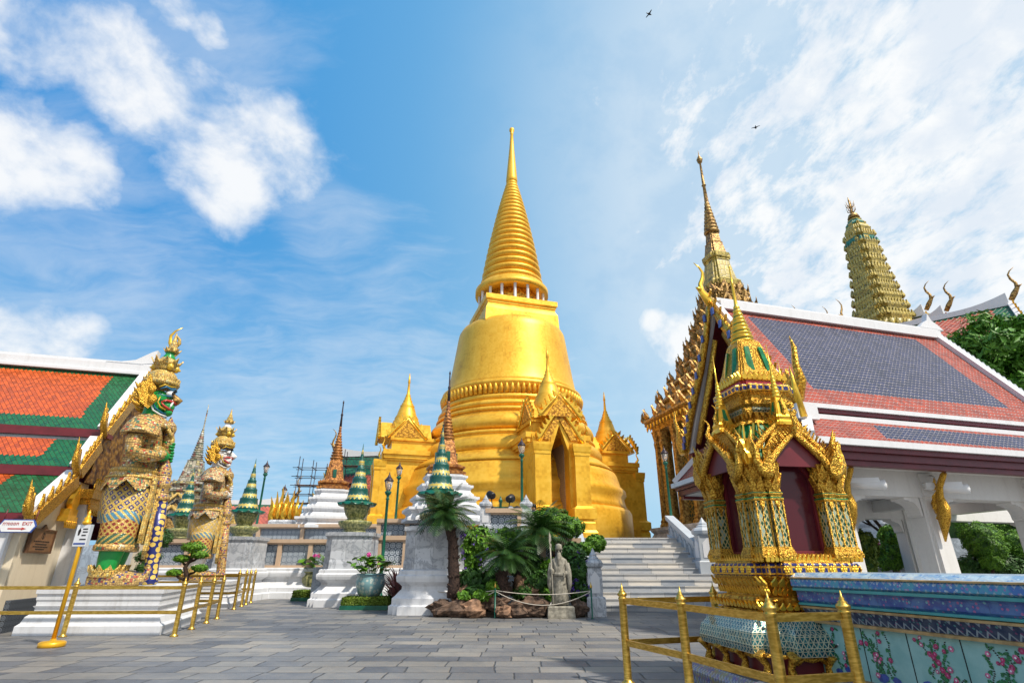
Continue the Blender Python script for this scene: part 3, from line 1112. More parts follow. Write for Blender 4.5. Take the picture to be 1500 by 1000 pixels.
stair_rail((a_.x, 20.5, 1.25), (b_.x, 22.4, TZ), 'blue-grey carved balustrade on the right of the stairs')
stair_rail((2.32, 17.5, .05), (2.32, 21.2, TZ - .05), 'narrow marble balustrade on the left of the stairs', .7)

# ---------------------------------------------------------------- gold stupa
CX, CY = -0.02, 36.0
def rz_(y, hpx):
    p = at(750, y, CY)
    d = CY * cp + (p.z - CAMH) * sp
    return hpx / FPX * d, p.z - TZ
ch = thing('gold_stupa', 'huge golden bell-shaped stupa with ringed spire', 'stupa', (CX, CY, TZ), R(17))
def prof(l): return [rz_(y, h) for h, y in l]
m_ = MB()
r0, z0 = rz_(752, 170)
m_.lathe([(r0 * 1.02, -.05), (r0 * 1.015, z0 * .9), (r0, z0)], 96)
m_.build('drum', 'gold tesserae', ch)
m_ = MB()
m_.lathe(prof([(168, 752), (164, 744), (162, 736), (165, 731), (164, 725), (158, 720), (155, 712), (152, 704), (148, 698)]), 96)
m_.lathe(prof([(150, 699), (143, 692), (134, 686), (131, 683)]), 96)
m_.build('base_moulding', 'gold tesserae', ch)
def torus_seg(y0, y1, h0, h1, bulge):
    l = []
    for i in range(11):
        t = i / 10
        l.append(((h0 + (h1 - h0) * t) + bulge * math.sin(math.pi * t) ** .75, y0 + (y1 - y0) * t))
    return l
for y0, y1, h0, h1, bg_ in ((684, 662, 128, 120, 7), (660, 655, 120, 119, 1.5), (653, 630, 115, 108, 7), (628, 623, 109, 108, 1.5), (621, 612, 105, 101, 4)):
    m_ = MB(); m_.lathe(prof(torus_seg(y0, y1, h0, h1, bg_)), 96); m_.build('ring', 'gold tesserae', ch)
m_ = MB(); m_.lathe(prof([(120, 664), (119, 658), (113, 654), (108, 630), (106, 624), (103, 618), (99, 610), (97, 590), (90, 582)]), 96); m_.build('core', 'gold tesserae', ch)
m_ = MB()
m_.lathe(prof([(98, 613), (102, 610), (102, 606), (99, 604), (98, 593), (102, 590), (101, 586), (95, 583)]), 96)
rA, zA = rz_(604, 99.5); rB, zB = rz_(592, 99)
for i in range(88):                            # lotus petals of the band
    a = 2 * math.pi * i / 88
    c, s = math.cos(a), math.sin(a)
    wdt = rA * math.pi / 88 * .86
    tx = Vector((-s, c, 0))
    o = Vector((c * rA, s * rA, zA))
    m_.loft([[o + tx * x * wdt + Vector((c, s, 0)) * y + Vector((0, 0, z * (zB - zA))) for x, y in ((-k, -.05), (-k * .6, e), (k * .6, e), (k, -.05))] for k, e, z in ((1, .10, 0), (1, .2, .5), (.7, .24, .85), (.15, .2, 1.05))], 0, True)
m_.build('lotus_band', 'gold tesserae', ch)
m_ = MB(); m_.lathe(prof([(97, 586), (94.5, 580), (92, 573), (89, 560), (85, 540), (81.8, 524), (79.3, 511), (78, 504), (76.5, 498), (73, 492.5), (67, 488.5), (58, 486), (48, 485), (20, 484)]), 96); m_.build('bell', 'gold tesserae', ch)
_, zh0 = rz_(484, 1); _, zh1 = rz_(458, 1)
m_ = MB()
hw = 2.5
m_.plan(rectp(hw, hw), [(1.06, zh0 - .6), (1.04, zh0 + .35), (.98, zh1 - .75), (.98, zh1 - .6), (1.0, zh1 - .56), (1.0, zh1 - .42), (1.04, zh1 - .36), (1.04, zh1)], rz=0)
m_.build('harmika', 'gold wall', ch)
zc0 = zh1
_, zr = rz_(436, 1)
rr, _ = rz_(430, 53)
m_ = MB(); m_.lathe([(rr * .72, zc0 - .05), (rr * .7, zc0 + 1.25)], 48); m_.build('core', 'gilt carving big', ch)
for i in range(16):
    a = 2 * math.pi * (i + .5) / 16
    m_ = MB(); m_.lathe([(.13, 0), (.11, .05), (.10, 1.12), (.13, 1.2)], 10, (rr * .88 * math.cos(a), rr * .88 * math.sin(a), zc0)); m_.build('column', 'white trim', ch)
ys = [428 - (428 - 268) * i / 20 for i in range(21)]
zt0 = zc0 + 1.2
_, ztop = rz_(268, 1)
m_ = MB(); m_.lathe([(rr * .8, zt0 - .02), (rr * 1.0, zt0), (rr, zt0 + .42), (rr * .93, zt0 + .5), (rr * .9, zt0 + .75), (rr * .8, zt0 + .8)], 64); m_.build('rim', 'gold tesserae', ch)
N = 22
zz = zt0 + .75
q_ = [1.035 ** -i for i in range(N)]
tot = sum(q_)
for i in range(N):
    hgt = (ztop - zz) * 1.0
    z_a = zz + hgt * sum(q_[:i]) / tot
    z_b = zz + hgt * sum(q_[:i + 1]) / tot
    f = (i + .5) / N
    rad = rr * .88 * (1 - f) ** 1.05 + .43 * f
    dz_ = z_b - z_a
    m_ = MB(); m_.lathe([(rad * .84, z_a - .05), (rad * .93, z_a + dz_ * .12), (rad, z_a + dz_ * .4), (rad, z_a + dz_ * .62), (rad * .93, z_a + dz_ * .86), (rad * .82, z_b + .02)], 48); m_.build('spire_ring', 'gold tesserae', ch)
_, zt = rz_(192, 1)
m_ = MB(); m_.lathe([(.36, ztop - .05), (.47, ztop + .1), (.46, ztop + .35), (.2, (ztop + zt) / 2 + .9), (.12, zt - .4), (.16, zt - .32), (.10, zt - .25), (.22, zt), (.2, zt + .2), (.07, zt + .34), (.01, zt + .4)], 24); m_.build('spire_tip', 'gold tesserae', ch)

def gable_leaf(m_, org, ux, w, h, th=.16, steps=4):
    """ornate pediment: triangular field with flame border"""
    org, ux = Vector(org), Vector(ux)
    uz = Vector((0, 0, 1))
    m_.prism([(-w, 0), (w, 0), (w * .55, h * .48), (0, h), (-w * .55, h * .48)], org, ux, uz, th)
def gable_edge(m_, org, ux, w, h, n=5, k=.34, th=.14):
    org, ux = Vector(org), Vector(ux)
    uz = Vector((0, 0, 1))
    nrm = ux.cross(uz).normalized()
    for s in (-1, 1):
        path = [(w * 1.08, -.06 * h), (w * .95, .1 * h), (w * .62, .44 * h), (w * .34, .7 * h), (0, 1.05 * h)]
        m_.tube([org + ux * s * x + uz * z + nrm * .05 for x, z in path], [.09 * w, .085 * w, .075 * w, .07 * w, .05 * w], 6)
        for i in range(n):
            t = (i + .4) / n
            x, z = w * (1.05 - 1.02 * t), h * (.0 + 1.0 * t)
            o = org + ux * s * x + uz * z + nrm * .05
            d = (ux * s * .75 + uz * .7).normalized()
            perp = nrm.cross(d)
            m_.prism(flame(k * w, k * w * .55, .05 * w * s), o, perp, d, th)

def porch(door=True):
    """local frame: outward is -Y after rotation; returns parts under ch"""
    pr = bpy.data.objects.new('porch', None)
    return pr
def build_porch(rot, door):
    T = Matrix.Rotation(rot, 4, 'Z')
    W, Y0, Y1, Ht = 1.5, -8.75, -4.2, 5.3
    pc = MB(); pc.T = T
    # body with doorway (pointed)
    dw = .5
    if door:
        for s in (-1, 1):
            pc.bbox((s * dw, Y0 + .25, 0), (s * W, Y1, Ht))
        pc.prism([(-dw - .35, Ht), (-dw, Ht), (-dw, Ht - .9), (0, Ht + .55), (dw, Ht - .9), (dw, Ht), (dw + .35, Ht), (0, Ht + 1.5)], (0, Y0 + .42, 0), (1, 0, 0), (0, 0, 1), .4)
    else:
        pc.bbox((-W, Y0 + .25, 0), (W, Y1, Ht))
    body = pc.build('porch', 'gold wall', ch)
    for s in (-1, 1):                          # front pilasters
        q = MB(); q.T = T
        q.plan(rectp(.4, .3), [(1.5, 0), (1.5, .5), (1.3, .62), (1.3, .95), (1.12, 1.1), (1.5, 1.14), (1.5, 1.62), (1.15, 1.7), (1, 1.75), (1, 4.2), (1.12, 4.24), (1.12, 4.36), (1.2, 4.44), (1.3, 4.7), (1.3, 4.82)], (s * (W - .42), Y0 + .2, 0))
        q.build('pilaster', 'gold wall', body)
    for s in (-1, 1):
        q = MB(); q.T = T
        for h0, e in ((0, .5), (.58, .34), (1.14, .2)):
            q.bbox((s * W * .99, Y0 + .62, h0), (s * (W + e), Y1, h0 + .58))
        q.build('plinth', 'gold wall', body)
        q = MB(); q.T = T
        x0 = s * (dw + .02) if door else 0
        q.bbox((x0, Y0 + .42, Ht - .52), (s * (W + .12), Y1, Ht - .4))
        q.bbox((x0, Y0 + .36, Ht - .4), (s * (W + .22), Y1, Ht - .18))
        q.bbox((x0, Y0 + .3, Ht - .18), (s * (W + .32), Y1, Ht + .1))
        q.build('cornice', 'gold wall', body)
    q = MB(); q.T = T
    q.bbox((-W * .82, Y0 + .8, Ht + .1), (W * .82, Y1, Ht + .75))
    q.bbox((-W * .9, Y0 + .7, Ht + .75), (W * .9, Y1, Ht + .95))
    q.build('upper_storey', 'gold wall', body)
    q = MB(); q.T = T
    zt_ = Ht + .95
    yc = (Y0 + Y1) / 2 - .6
    # crossing roofs
    for ax in (0, 1):
        w_, h_ = 1.05, 1.15
        pl = [(-w_, 0), (w_, 0), (w_ * .5, h_ * .5), (0, h_), (-w_ * .5, h_ * .5)]
        if ax == 0: q.prism(pl, (0, yc, zt_ + .003), (1, 0, 0), (0, 0, 1), 3.1)
        else: q.prism(pl, (0, yc, zt_ + .006), (0, 1, 0), (0, 0, 1), 2.5)
    q.build('porch_roof', 'gold wall', body)
    gl = [((0, yc - 1.62, zt_), (1, 0, 0), 1.1, 1.25, 5, .34), ((1.32, yc, zt_), (0, 1, 0), 1.1, 1.25, 5, .34), ((-1.32, yc, zt_), (0, -1, 0), 1.1, 1.25, 5, .34)]
    if door: gl.append(((0, Y0 + .12, Ht - .3), (1, 0, 0), 1.15, 1.75, 7, .3))
    for o, ux, w_, h_, n_, k_ in gl:
        q = MB(); q.T = T
        gable_edge(q, o, ux, w_, h_, n_, k_)
        q.build('gable_border', 'gilt', body)
    for s in (-1, 1):
        q = MB(); q.T = T
        chofa(q, (s * W, Y0 + .4, Ht + .1), (s * .5, -.8, 0), .8, .05)
        q.build('roof_finial', 'gilt', body)
    for o, ux, w_, h_ in (((0, yc - 1.6, zt_), (1, 0, 0), .78, .95), ((1.3, yc, zt_), (0, 1, 0), .78, .95), ((-1.3, yc, zt_), (0, -1, 0), .78, .95)):
        q = MB(); q.T = T
        gable_leaf(q, o, ux, w_, h_)
        q.build('pediment', 'pediment gilt', body)
    if door:
        q = MB(); q.T = T
        q.prism([(-.95, 0), (-.6, 0), (0, 1.05), (.6, 0), (.95, 0), (.5, .8), (0, 1.55), (-.5, .8)], (0, Y0 + .16, Ht - .28), (1, 0, 0), (0, 0, 1), .1)
        q.build('pediment', 'pediment gilt', body)
    q = MB(); q.T = T
    zs = zt_ + .95
    q.lathe([(.95, zs - .4), (.98, zs - .1), (.9, zs), (.92, zs + .1), (.82, zs + .2), (.84, zs + .3), (.74, zs + .4), (.76, zs + .5), (.62, zs + .75), (.52, zs + 1.1), (.44, zs + 1.3), (.47, zs + 1.36), (.36, zs + 1.42), (.38, zs + 1.5), (.28, zs + 1.6), (.3, zs + 1.68), (.21, zs + 1.8), (.23, zs + 1.88), (.15, zs + 2.0), (.17, zs + 2.06), (.1, zs + 2.2), (.06, zs + 2.9), (.09, zs + 2.95), (.02, zs + 3.6)], 24, (0, yc, 0))
    q.build('porch_spire', 'gold tesserae', body)
    if door:
        q = MB(); q.T = T
        q.bbox((-dw, Y1 - .6, 0), (dw, Y1 - .5, 5.2))
        q.build('doorway', 'passage brick', body)
        for s in (-1, 1):
            q = MB(); q.T = T
            q.bbox((s * dw, Y0 + .9, 0), (s * (dw - .03), Y1 - .61, 5.0))
            q.build('passage_wall', 'passage brick', body)
    return body
carved('pediment gilt', (.30, .11, .008), (.80, .42, .04), 9, .5, .4)
build_porch(0, True)
build_porch(-math.pi / 2, False)
build_porch(math.pi / 2, False)
# ---------------------------------------------------------------- foliage helpers
rnd = random.Random(7)
def leaf_cloud(mb, c, r, n, size, mi=0, shell=.55, droop=0.0, asp=2.0, seed=None):
    """many small folded leaves spread through an ellipsoid"""
    c, r = Vector(c), Vector(r)
    for i in range(n):
        d = Vector((rnd.gauss(0, 1), rnd.gauss(0, 1), rnd.gauss(0, 1))).normalized()
        k = shell + (1 - shell) * rnd.random() ** .6
        k *= .92 + .16 * math.sin(d.x * 7 + c.x * 3) * math.cos(d.y * 6 + d.z * 5 + c.y)
        p = c + Vector((d.x * r.x, d.y * r.y, d.z * r.z)) * k
        nrm = (d * .9 + Vector((rnd.uniform(-1, 1), rnd.uniform(-1, 1), rnd.uniform(-.4, 1.2))) * .75).normalized()
        t = nrm.cross(Vector((rnd.uniform(-1, 1), rnd.uniform(-1, 1), rnd.uniform(-1, 1)))).normalized()
        t = (t - Vector((0, 0, droop))).normalized()
        b = nrm.cross(t).normalized()
        s = size * rnd.uniform(.6, 1.3)
        a1, a2 = p + t * s * asp * .5, p - t * s * asp * .5
        m1, m2 = p + b * s * .42 + nrm * s * .12, p - b * s * .42 + nrm * s * .12
        ids = [mb.pt(a1), mb.pt(m1), mb.pt(a2), mb.pt(m2)]
        mb.face((ids[0], ids[1], ids[2]), mi); mb.face((ids[0], ids[2], ids[3]), mi)
    return mb

def branchy(mb, p, d, L, r, depth, mi=0, spread=.6, ends=None):
    p, d = Vector(p), Vector(d).normalized()
    mid = p + d * L * .5 + Vector((rnd.uniform(-1, 1), rnd.uniform(-1, 1), 0)) * L * .08
    e = p + d * L
    mb.tube([p, mid, e], [r, r * .82, r * .62], 7, mi)
    if depth == 0:
        if ends is not None: ends.append(e)
        return
    for i in range(rnd.choice((2, 3))):
        q = (d + Vector((rnd.uniform(-1, 1), rnd.uniform(-1, 1), rnd.uniform(-.2, .6))) * spread).normalized()
        branchy(mb, e, q, L * rnd.uniform(.6, .8), r * .6, depth - 1, mi, spread, ends)

# ---------------------------------------------------------------- temple hall on the left
HR = R(16)
hall = thing('temple_hall', 'temple hall with orange and green tiled roofs behind the green giant', 'temple', (-11.8, 16.4, 0), HR)
def hb(name, m_, m, par=None): return m_.build(name, m, par or hall)
TL = 11.0
tiers = [((0.0, 7.03), (-2.02, 4.72)), ((-2.25, 4.36), (-2.9, 3.58)), ((-2.95, 3.35), (-4.35, 2.36))]
for k, ((ya, za), (yb, zb)) in enumerate(tiers):
    sl = math.hypot(ya - yb, za - zb)
    gb = (.42, .26, .0)[k]
    gs = (.62, .75, 1.0)[k]
    gt_ = (.5, 0, 0)[k]
    mname = 'roof tiles left %d' % k
    tiles_diag(mname, (.008, .11, .035), (.50, .085, .012), (-50, 0, TL - gs, -.05, gb, sl - gt_ if gt_ else 9), .075)
    for s in (1, -1):
        m_ = MB()
        th_ = .1
        a, b, c, d = (-TL, s * yb, zb), (0, s * yb, zb), (0, s * ya, za), (-TL, s * ya, za)
        if s == 1: m_.poly([a, b, c, d], 0, [(0, 0), (TL, 0), (TL, sl), (0, sl)])
        else: m_.poly([b, a, d, c], 0, [(TL, 0), (0, 0), (0, sl), (TL, sl)])
        hb('roof', m_, mname)
        m_ = MB()
        m_.poly([(x, y, z - .1) for x, y, z in ([d, c, b, a] if s == 1 else [c, d, a, b])])
        hb('soffit', m_, 'maroon')
        # white verge
        m_ = MB()
        m_.beam((.09, s * ya, za + .03), (.09, s * yb, zb - .02), .2, .26)
        hb('verge', m_, 'white trim')
        # maroon eave and white strip
        m_ = MB()
        m_.bbox((-TL, s * (yb - .1), zb - .24), (.3 - .1 * k, s * (yb + .25), zb - .12))
        m_.bbox((-TL, s * (yb - .04), zb - .12), (.25 - .1 * k, s * (yb + .2), zb - .01))
        hb('eave', m_, 'maroon')
        if k < 2:
            m_ = MB(); m_.bbox((-TL, s * (yb - .0), zb - .42), (.0, s * (yb + .5), zb - .243)); hb('strip', m_, 'white trim')
        # gilded bargeboard with serrated edge and flame finial
        m_ = MB()
        m_.beam((.24, s * (ya + .02), za - .12), (.24, s * yb, zb - .16), .08, .3)
        n = 9 if k == 0 else 5
        for i in range(n):
            t = (i + .5) / n
            o = Vector((.24, s * (ya + (yb - ya) * t), za + (zb - za) * t + .02))
            m_.prism(flame(.3, .17, .05), o, (0, s * .75, .65), (0, -s * .3, .9), .05)
        ft_ = Vector((.22, s * (yb - .05), zb - .2))
        for q in range(3):
            o = ft_ + Vector((0, -s * (.12 * q), .1 * q))
            pts = [o, o + Vector((.02, -s * .2, .08)), o + Vector((.03, -s * .33, .3)), o + Vector((.0, -s * .30, .45 + .08 * q)), o + Vector((0, -s * .37, .62 + .12 * q))]
            if q < 2: m_.tube(pts, [.07, .085, .06, .035, .006], 7); m_.prism(flame(.5, .26), o + Vector((0, -s * .22, .1)), (0, 1, 0), (0, 0, 1), .05)
        hb('bargeboard', m_, 'gilt carving fine')
m_ = MB()
m_.bbox((-TL, -.22, 6.93), (.2, .22, 7.2)); m_.bbox((-TL, -.13, 7.2), (.2, .13, 7.3)); m_.bbox((-TL, -.3, 6.86), (.15, .3, 6.93))
m_.prism([(-1.0, 0), (0, 0), (.35, .06), (.35, .5), (.2, .42), (-.2, .12), (-.6, .03)], (-.1, 0, 7.26), (1, 0, 0), (0, 0, 1), .3)
hb('ridge', m_, 'white trim')
m_ = MB(); chofa(m_, (.3, 0, 7.2), (1, 0, 0), 1.5, .08); hb('roof_finial', m_, 'gilt')
m_ = MB(); m_.prism([(-2.1, 3.3), (2.1, 3.3), (2.0, 4.5), (0, 6.85), (-2.0, 4.5)], (.1, 0, 0), (0, 1, 0), (0, 0, 1), .08); hb('gable', m_, 'dark gable')
for s in (1, -1):
    m_ = MB()
    m_.prism([(1.6, 0), (4.15, 0), (4.15, 2.2), (2.9, 3.1), (2.6, 3.3), (1.6, 3.3)], (-.2, 0, 0), (0, s, 0), (0, 0, 1), .4)
    hb('gable_wall', m_, 'cream plaster')
m_ = MB()
m_.bbox((-TL, -4.15, 0), (-.403, -3.85, 2.25))
m_.bbox((-.9, -4.28, 0), (-.15, -4.153, 2.25)); m_.bbox((-.95, -4.36, 0), (-.1, -4.285, .5))
hb('side_wall', m_, 'whitewash')
for s in (1, -1):
    m_ = MB(); m_.bbox((0.003, s * 1.6, 0), (.28, s * 2.12, 2.75)); m_.bbox((0.003, s * 1.56, 0), (.34, s * 2.16, .6)); hb('pilaster', m_, 'white trim')
    m_ = MB()
    m_.bbox((.0, s * 1.55, 2.75), (.36, s * 2.2, 2.9)); m_.bbox((.0, s * 1.5, 2.9), (.42, s * 2.3, 3.12))
    for i in range(6):
        m_.prism(flame(-.28, .12), (.37, s * (1.58 + .115 * i), 2.78), (0, 1, 0), (0, 0, 1), .05)
        m_.prism(flame(.3, .13), (.4, s * (1.58 + .13 * i), 3.1), (0, 1, 0), (0, 0, 1), .05)
    hb('capital', m_, 'gilt carving fine')
m_ = MB(); m_.bbox((-1.6, -1.6, 0), (-1.5, 1.6, 3.3)); hb('doorway', m_, 'dark interior')
m_ = MB(); m_.bbox((-1.0, -1.45, 0), (-.9, -1.1, 3.0)); m_.bbox((-1.0, 1.1, 0), (-.9, 1.45, 3.0)); hb('door_frame', m_, 'red paint')
m_ = MB(); m_.bbox((-.95, -.95, .2), (-.85, .95, 2.9)); hb('door', m_, 'old gilt')
m_ = MB(); m_.bbox((.003, -3.9, .0), (.1, -2.25, .62)); hb('vent', m_, 'vent lattice')
m_ = MB(); m_.bbox((.003, -2.8, 2.3), (.22, -2.25, 2.42)); m_.bbox((.003, -2.75, 2.42), (.2, -2.3, 2.6)); m_.prism(flame(.6, .4), (.12, -2.5, 2.6), (0, 1, 0), (0, 0, 1), .12)
for i in range(6): m_.prism(flame(-.16, .09), (.2, -2.76 + .1 * i, 2.31), (0, 1, 0), (0, 0, 1), .05)
hb('bracket', m_, 'gilt')

def hall_pt(x, y, z):
    return (-11.8 + x * math.cos(HR) - y * math.sin(HR), 16.4 + x * math.sin(HR) + y * math.cos(HR), z)
FONT = None
def text_mb(txt, size, bold=False):
    """flat lettering turned into mesh faces lying in local XZ"""
    cu = bpy.data.curves.new('t', 'FONT')
    cu.body = txt
    cu.size = size
    cu.align_x = 'CENTER'
    cu.align_y = 'CENTER'
    cu.extrude = .002
    cu.resolution_u = 2
    o = bpy.data.objects.new('t', cu)
    col.objects.link(o)
    dg = bpy.context.evaluated_depsgraph_get()
    me = o.evaluated_get(dg).to_mesh()
    mb = MB()
    for v in me.vertices: mb.pt((v.co.x, -v.co.z, v.co.y))
    for p in me.polygons: mb.face(list(p.vertices))
    o.evaluated_get(dg).to_mesh_clear()
    bpy.data.objects.remove(o)
    return mb

pq = thing('wall_plaque', 'brown framed notice plaque on the cream gable wall', 'plaque', hall_pt(.03, -3.35, 1.82), HR + R(90))
m_ = MB()
m_.bbox((-.5, -.05, -.22), (.5, -.01, .22)); m_.build('board', plain('plaque brown', (.20, .10, .045), .45, 0, .2, 8), pq)
m_ = MB()
for a, b in (((-.54, -.07, .22), (.54, 0, .26)), ((-.54, -.07, -.26), (.54, 0, -.22)), ((-.54, -.07, -.22), (-.5, 0, .22)), ((.5, -.07, -.22), (.54, 0, .22))): m_.bbox(a, b)
m_.prism([(-.12, 0), (.12, 0), (.06, .05), (0, .1), (-.06, .05)], (0, -.03, .26), (1, 0, 0), (0, 0, 1), .04)
m_.build('frame', plain('plaque frame', (.10, .045, .02), .4, 0, .2, 8), pq)
m_ = MB()
m_.T = Matrix.Translation((0, -.052, .11))
pl = [(.075 * math.cos(i * math.pi / 8), .075 * math.sin(i * math.pi / 8)) for i in range(16)]
for i in range(16):
    a, b = pl[i], pl[(i + 1) % 16]
    m_.poly([(a[0], 0, a[1]), (b[0], 0, b[1]), (b[0] * .75, 0, b[1] * .75), (a[0] * .75, 0, a[1] * .75)])
m_.bbox((-.015, -.003, -.05), (.015, 0, .05))
for z, w_ in ((-.12, .36), (-.18, .26), (-.235, .34), (-.285, .2)):
    for i in range(9):                           # unreadable engraved lettering
        x = -w_ + 2 * w_ * i / 9
        m_.bbox((x, -.003, z - .012), (x + w_ * .17, 0, z + .012))
m_.build('inscription', 'dark interior', pq)

dsg = thing('direction_sign', 'white pointed sign with red arrow at the left eave', 'sign', tuple(Vector(gz(0, 0, 10)) * 0 + at(26, 770, 11.9)), R(8))
m_ = MB(); ol = [(-.36, 0), (-.29, .13), (.29, .13), (.36, 0), (.29, -.13), (-.29, -.13)]
m_.prism(ol, (0, 0, 0), (1, 0, 0), (0, 0, 1), .03); m_.build('board', 'glaze blue', dsg)
m_ = MB(); m_.prism([(x * .93, y * .86) for x, y in ol], (0, -.018, 0), (1, 0, 0), (0, 0, 1), .008); m_.build('panel', 'white plastic', dsg)
m_ = MB()
m_.bbox((-.16, -.026, -.066), (.1, -.023, -.042)); m_.prism([(.1, -.03), (.19, 0), (.1, .03)], (0, -.0245, -.054), (1, 0, 0), (0, 0, 1), .003)
m_.build('arrow', 'red glaze', dsg)
tx = text_mb('ทางออก  EXIT', .095); m_ = MB(); m_.T = Matrix.Translation((0, -.026, .045)); m_.merge(tx); m_.build('lettering', 'red glaze', dsg)
m_ = MB()
for s in (-1, 1): m_.tube([(s * .3, 0, .1), (s * .3, .02, .34)], .012, 6)
m_.build('hanger', 'maroon', dsg)

# ---------------------------------------------------------------- giant guardian statues
def giant(kind, loc, rz, label, sc=1.0):
    skinm, arm, sar, line = ('green skin', 'armour mosaic', 'sarong blue', 'blue line') if kind == 'green' else ('white skin', 'armour mosaic pale', 'sarong pale', 'dark interior')
    t = thing('guardian_statue', label, 'statue', loc, rz, None, sc)
    V = [(0, 0, 2.35), (0.02, 0, 2.7), (0.05, 0, 3.1), (0.03, 0, 3.5), (0.02, 0, 3.78), (.04, 0, 4.05), (.08, 0, 4.35), (.08, 0, 4.68)]
    E_ = [(0, 1), (1, 2), (2, 3), (3, 4), (4, 5), (5, 6), (6, 7)]
    rd = [.44, .38, .46, .50, .32, .21, .32, .32]
    for s in (-1, 1):
        k = len(V)
        V += [(0, s * .30, 2.1), (.1, s * .44, 1.25), (.02, s * .48, .8), (0, s * .5, .22), (.28, s * .56, .12), (.55, s * .62, .12)]
        E_ += [(0, k), (k, k + 1), (k + 1, k + 2), (k + 2, k + 3), (k + 3, k + 4), (k + 4, k + 5)]
        rd += [.42, .34, .27, .22, .17, .12]
        k = len(V)
        V += [(.0, s * .52, 3.62), (-.08, s * .80, 3.3), (-.05, s * .86, 2.88), (.3, s * .62, 2.86), (.58, s * .22, 3.02)]
        E_ += [(3, k), (k, k + 1), (k + 1, k + 2), (k + 2, k + 3), (k + 3, k + 4)]
        rd += [.26, .215, .185, .165, .13]
    body = skin(V, E_, rd, 2)
    mi = []
    for f in body.f:
        c = sum((Vector(body.v[i]) for i in f), Vector()) / len(f)
        mi.append(0 if c.z > 3.92 or c.z < 1.0 or (c.x > .50 and 2.7 < c.z < 3.4 and abs(c.y) < .4) else 1)
    body.m = mi
    body.build('body', [skinm, arm], t)
    # clothing
    m_ = MB()
    def ring(z, a, b, x0=0.0): return [(x0 + a * x, b * y, z) for x, y in circ(36)]
    m_.loft([ring(1.35, .52, .74, .04), ring(1.55, .56, .76, .05), ring(1.9, .57, .70, .03), ring(2.25, .54, .62), ring(2.5, .48, .54)], 0, True)
    for s in (-1, 1):
        m_.loft([[(.04 + a * x, s * .46 + a * y, z) for x, y in circ(24)] for z, a in ((.78, .36), (.8, .38), (1.0, .36), (1.4, .38), (1.6, .36))], 0, True)
    m_.build('sarong', sar, t)
    m_ = MB()
    for s in (-1, 1):
        m_.lathe([(.37, .72), (.40, .75), (.40, .84), (.37, .87)], 24, (.04, s * .46, 0))
    m_.build('hem', 'armour mosaic', t)
    m_ = MB()                                     # tunic skirt with upturned corners
    for z0, z1, a0, a1 in ((2.2, 2.55, .60, .48),):
        n = 40
        lo, hi, mid_ = [], [], []
        for i in range(n):
            an = 2 * math.pi * i / n
            c_, s_ = math.cos(an), math.sin(an)
            fl = max(0, math.cos(an * 2 - math.pi)) ** 6
            lo.append(((a0 + .16 * fl) * c_, (a0 + .12 + .26 * fl) * s_, z0 - .16 * abs(math.sin(an * 4)) + .05 * fl))
            mid_.append(((a0 * .5 + a1 * .5) * c_, (a0 * .5 + a1 * .5 + .08) * s_, (z0 + z1) / 2))
            hi.append((a1 * c_, (a1 + .05) * s_, z1))
        m_.loft([lo, mid_, hi], 0, True, False, False)
    m_.build('tunic_skirt', arm, t)
    m_ = MB()
    for z, a, b, h in ((2.55, .48, .53, .12), (2.38, .53, .62, .08)):
        m_.loft([ring(z - h / 2, a, b), ring(z - h / 4, a + .04, b + .04), ring(z + h / 4, a + .04, b + .04), ring(z + h / 2, a, b)], 0, True)
    m_.build('belt', 'gold mosaic', t)
    m_ = MB()                                     # hanging sash panels
    m_.loft([[(.62 + dx_, y, z) for dx_, y in ((-.05, -w_), (.04, -w_), (.06, 0), (.04, w_), (-.05, w_))] for z, w_ in ((.55, .05), (.75, .2), (1.6, .19), (2.45, .16))], 0)
    for s in (-1, 1):
        m_.loft([[(.50 + dx_, s * .36 + y, z) for dx_, y in ((-.05, -w_), (.04, -w_), (.06, 0), (.04, w_), (-.05, w_))] for z, w_ in ((.9, .04), (1.1, .13), (1.8, .13), (2.4, .1))], 0)
    m_.build('sash', 'gold mosaic', t)
    for s in (-1, 1):
        m_ = MB()                                 # upturned shoulder piece
        rgs = []
        for zz, k in ((3.36, 1.24), (3.42, 1.30), (3.6, 1.1), (3.78, .72), (3.86, .35)):
            rgs.append([(.0 + .33 * k * x, s * .62 + .27 * k * y + s * (.0 if zz > 3.5 else .05) + (.1 * s * max(0, s * y) ** 3 if zz < 3.5 else 0), zz - .14 * max(0, s * y) + (.16 * max(0, s * y) ** 4 if zz < 3.45 else 0)) for x, y in circ(24)])
        m_.loft(rgs, 0, True)
        m_.build('shoulder_armour', arm, t)
        m_ = MB()
        m_.lathe([(.24, .18), (.30, .2), (.31, .28), (.27, .33)], 20, (0, s * .5, 0))
        for i in range(10):
            a = 2 * math.pi * i / 10
            m_.prism(flame(.16, .16), (.29 * math.cos(a), s * .5 + .29 * math.sin(a), .28), (-math.sin(a), math.cos(a), 0), (math.cos(a) * .3, math.sin(a) * .3, 1), .04)
        m_.build('anklet', 'gold mosaic', t)
        m_ = MB()                                 # shoe with curled toe
        m_.tube([(-.28, s * .47, .1), (0, s * .5, .13), (.35, s * .57, .13), (.62, s * .63, .12), (.8, s * .66, .2), (.84, s * .67, .36), (.76, s * .66, .42)], [.14, .2, .2, .16, .09, .05, .02], 10, 0, True, 1.1)
        m_.build('shoe', 'club mosaic', t)
    m_ = MB()                                     # necklace collar
    m_.loft([ring(3.62, .56, .50, .06), ring(3.74, .50, .50, .05), ring(3.9, .36, .36, .04), ring(3.98, .25, .25, .04)], 0, True)
    m_.build('collar', 'armour mosaic', t)
    m_ = MB()
    m_.lathe([(.40, 3.0), (.43, 3.05), (.43, 3.16), (.40, 3.2)], 24, (.1, 0, 0))
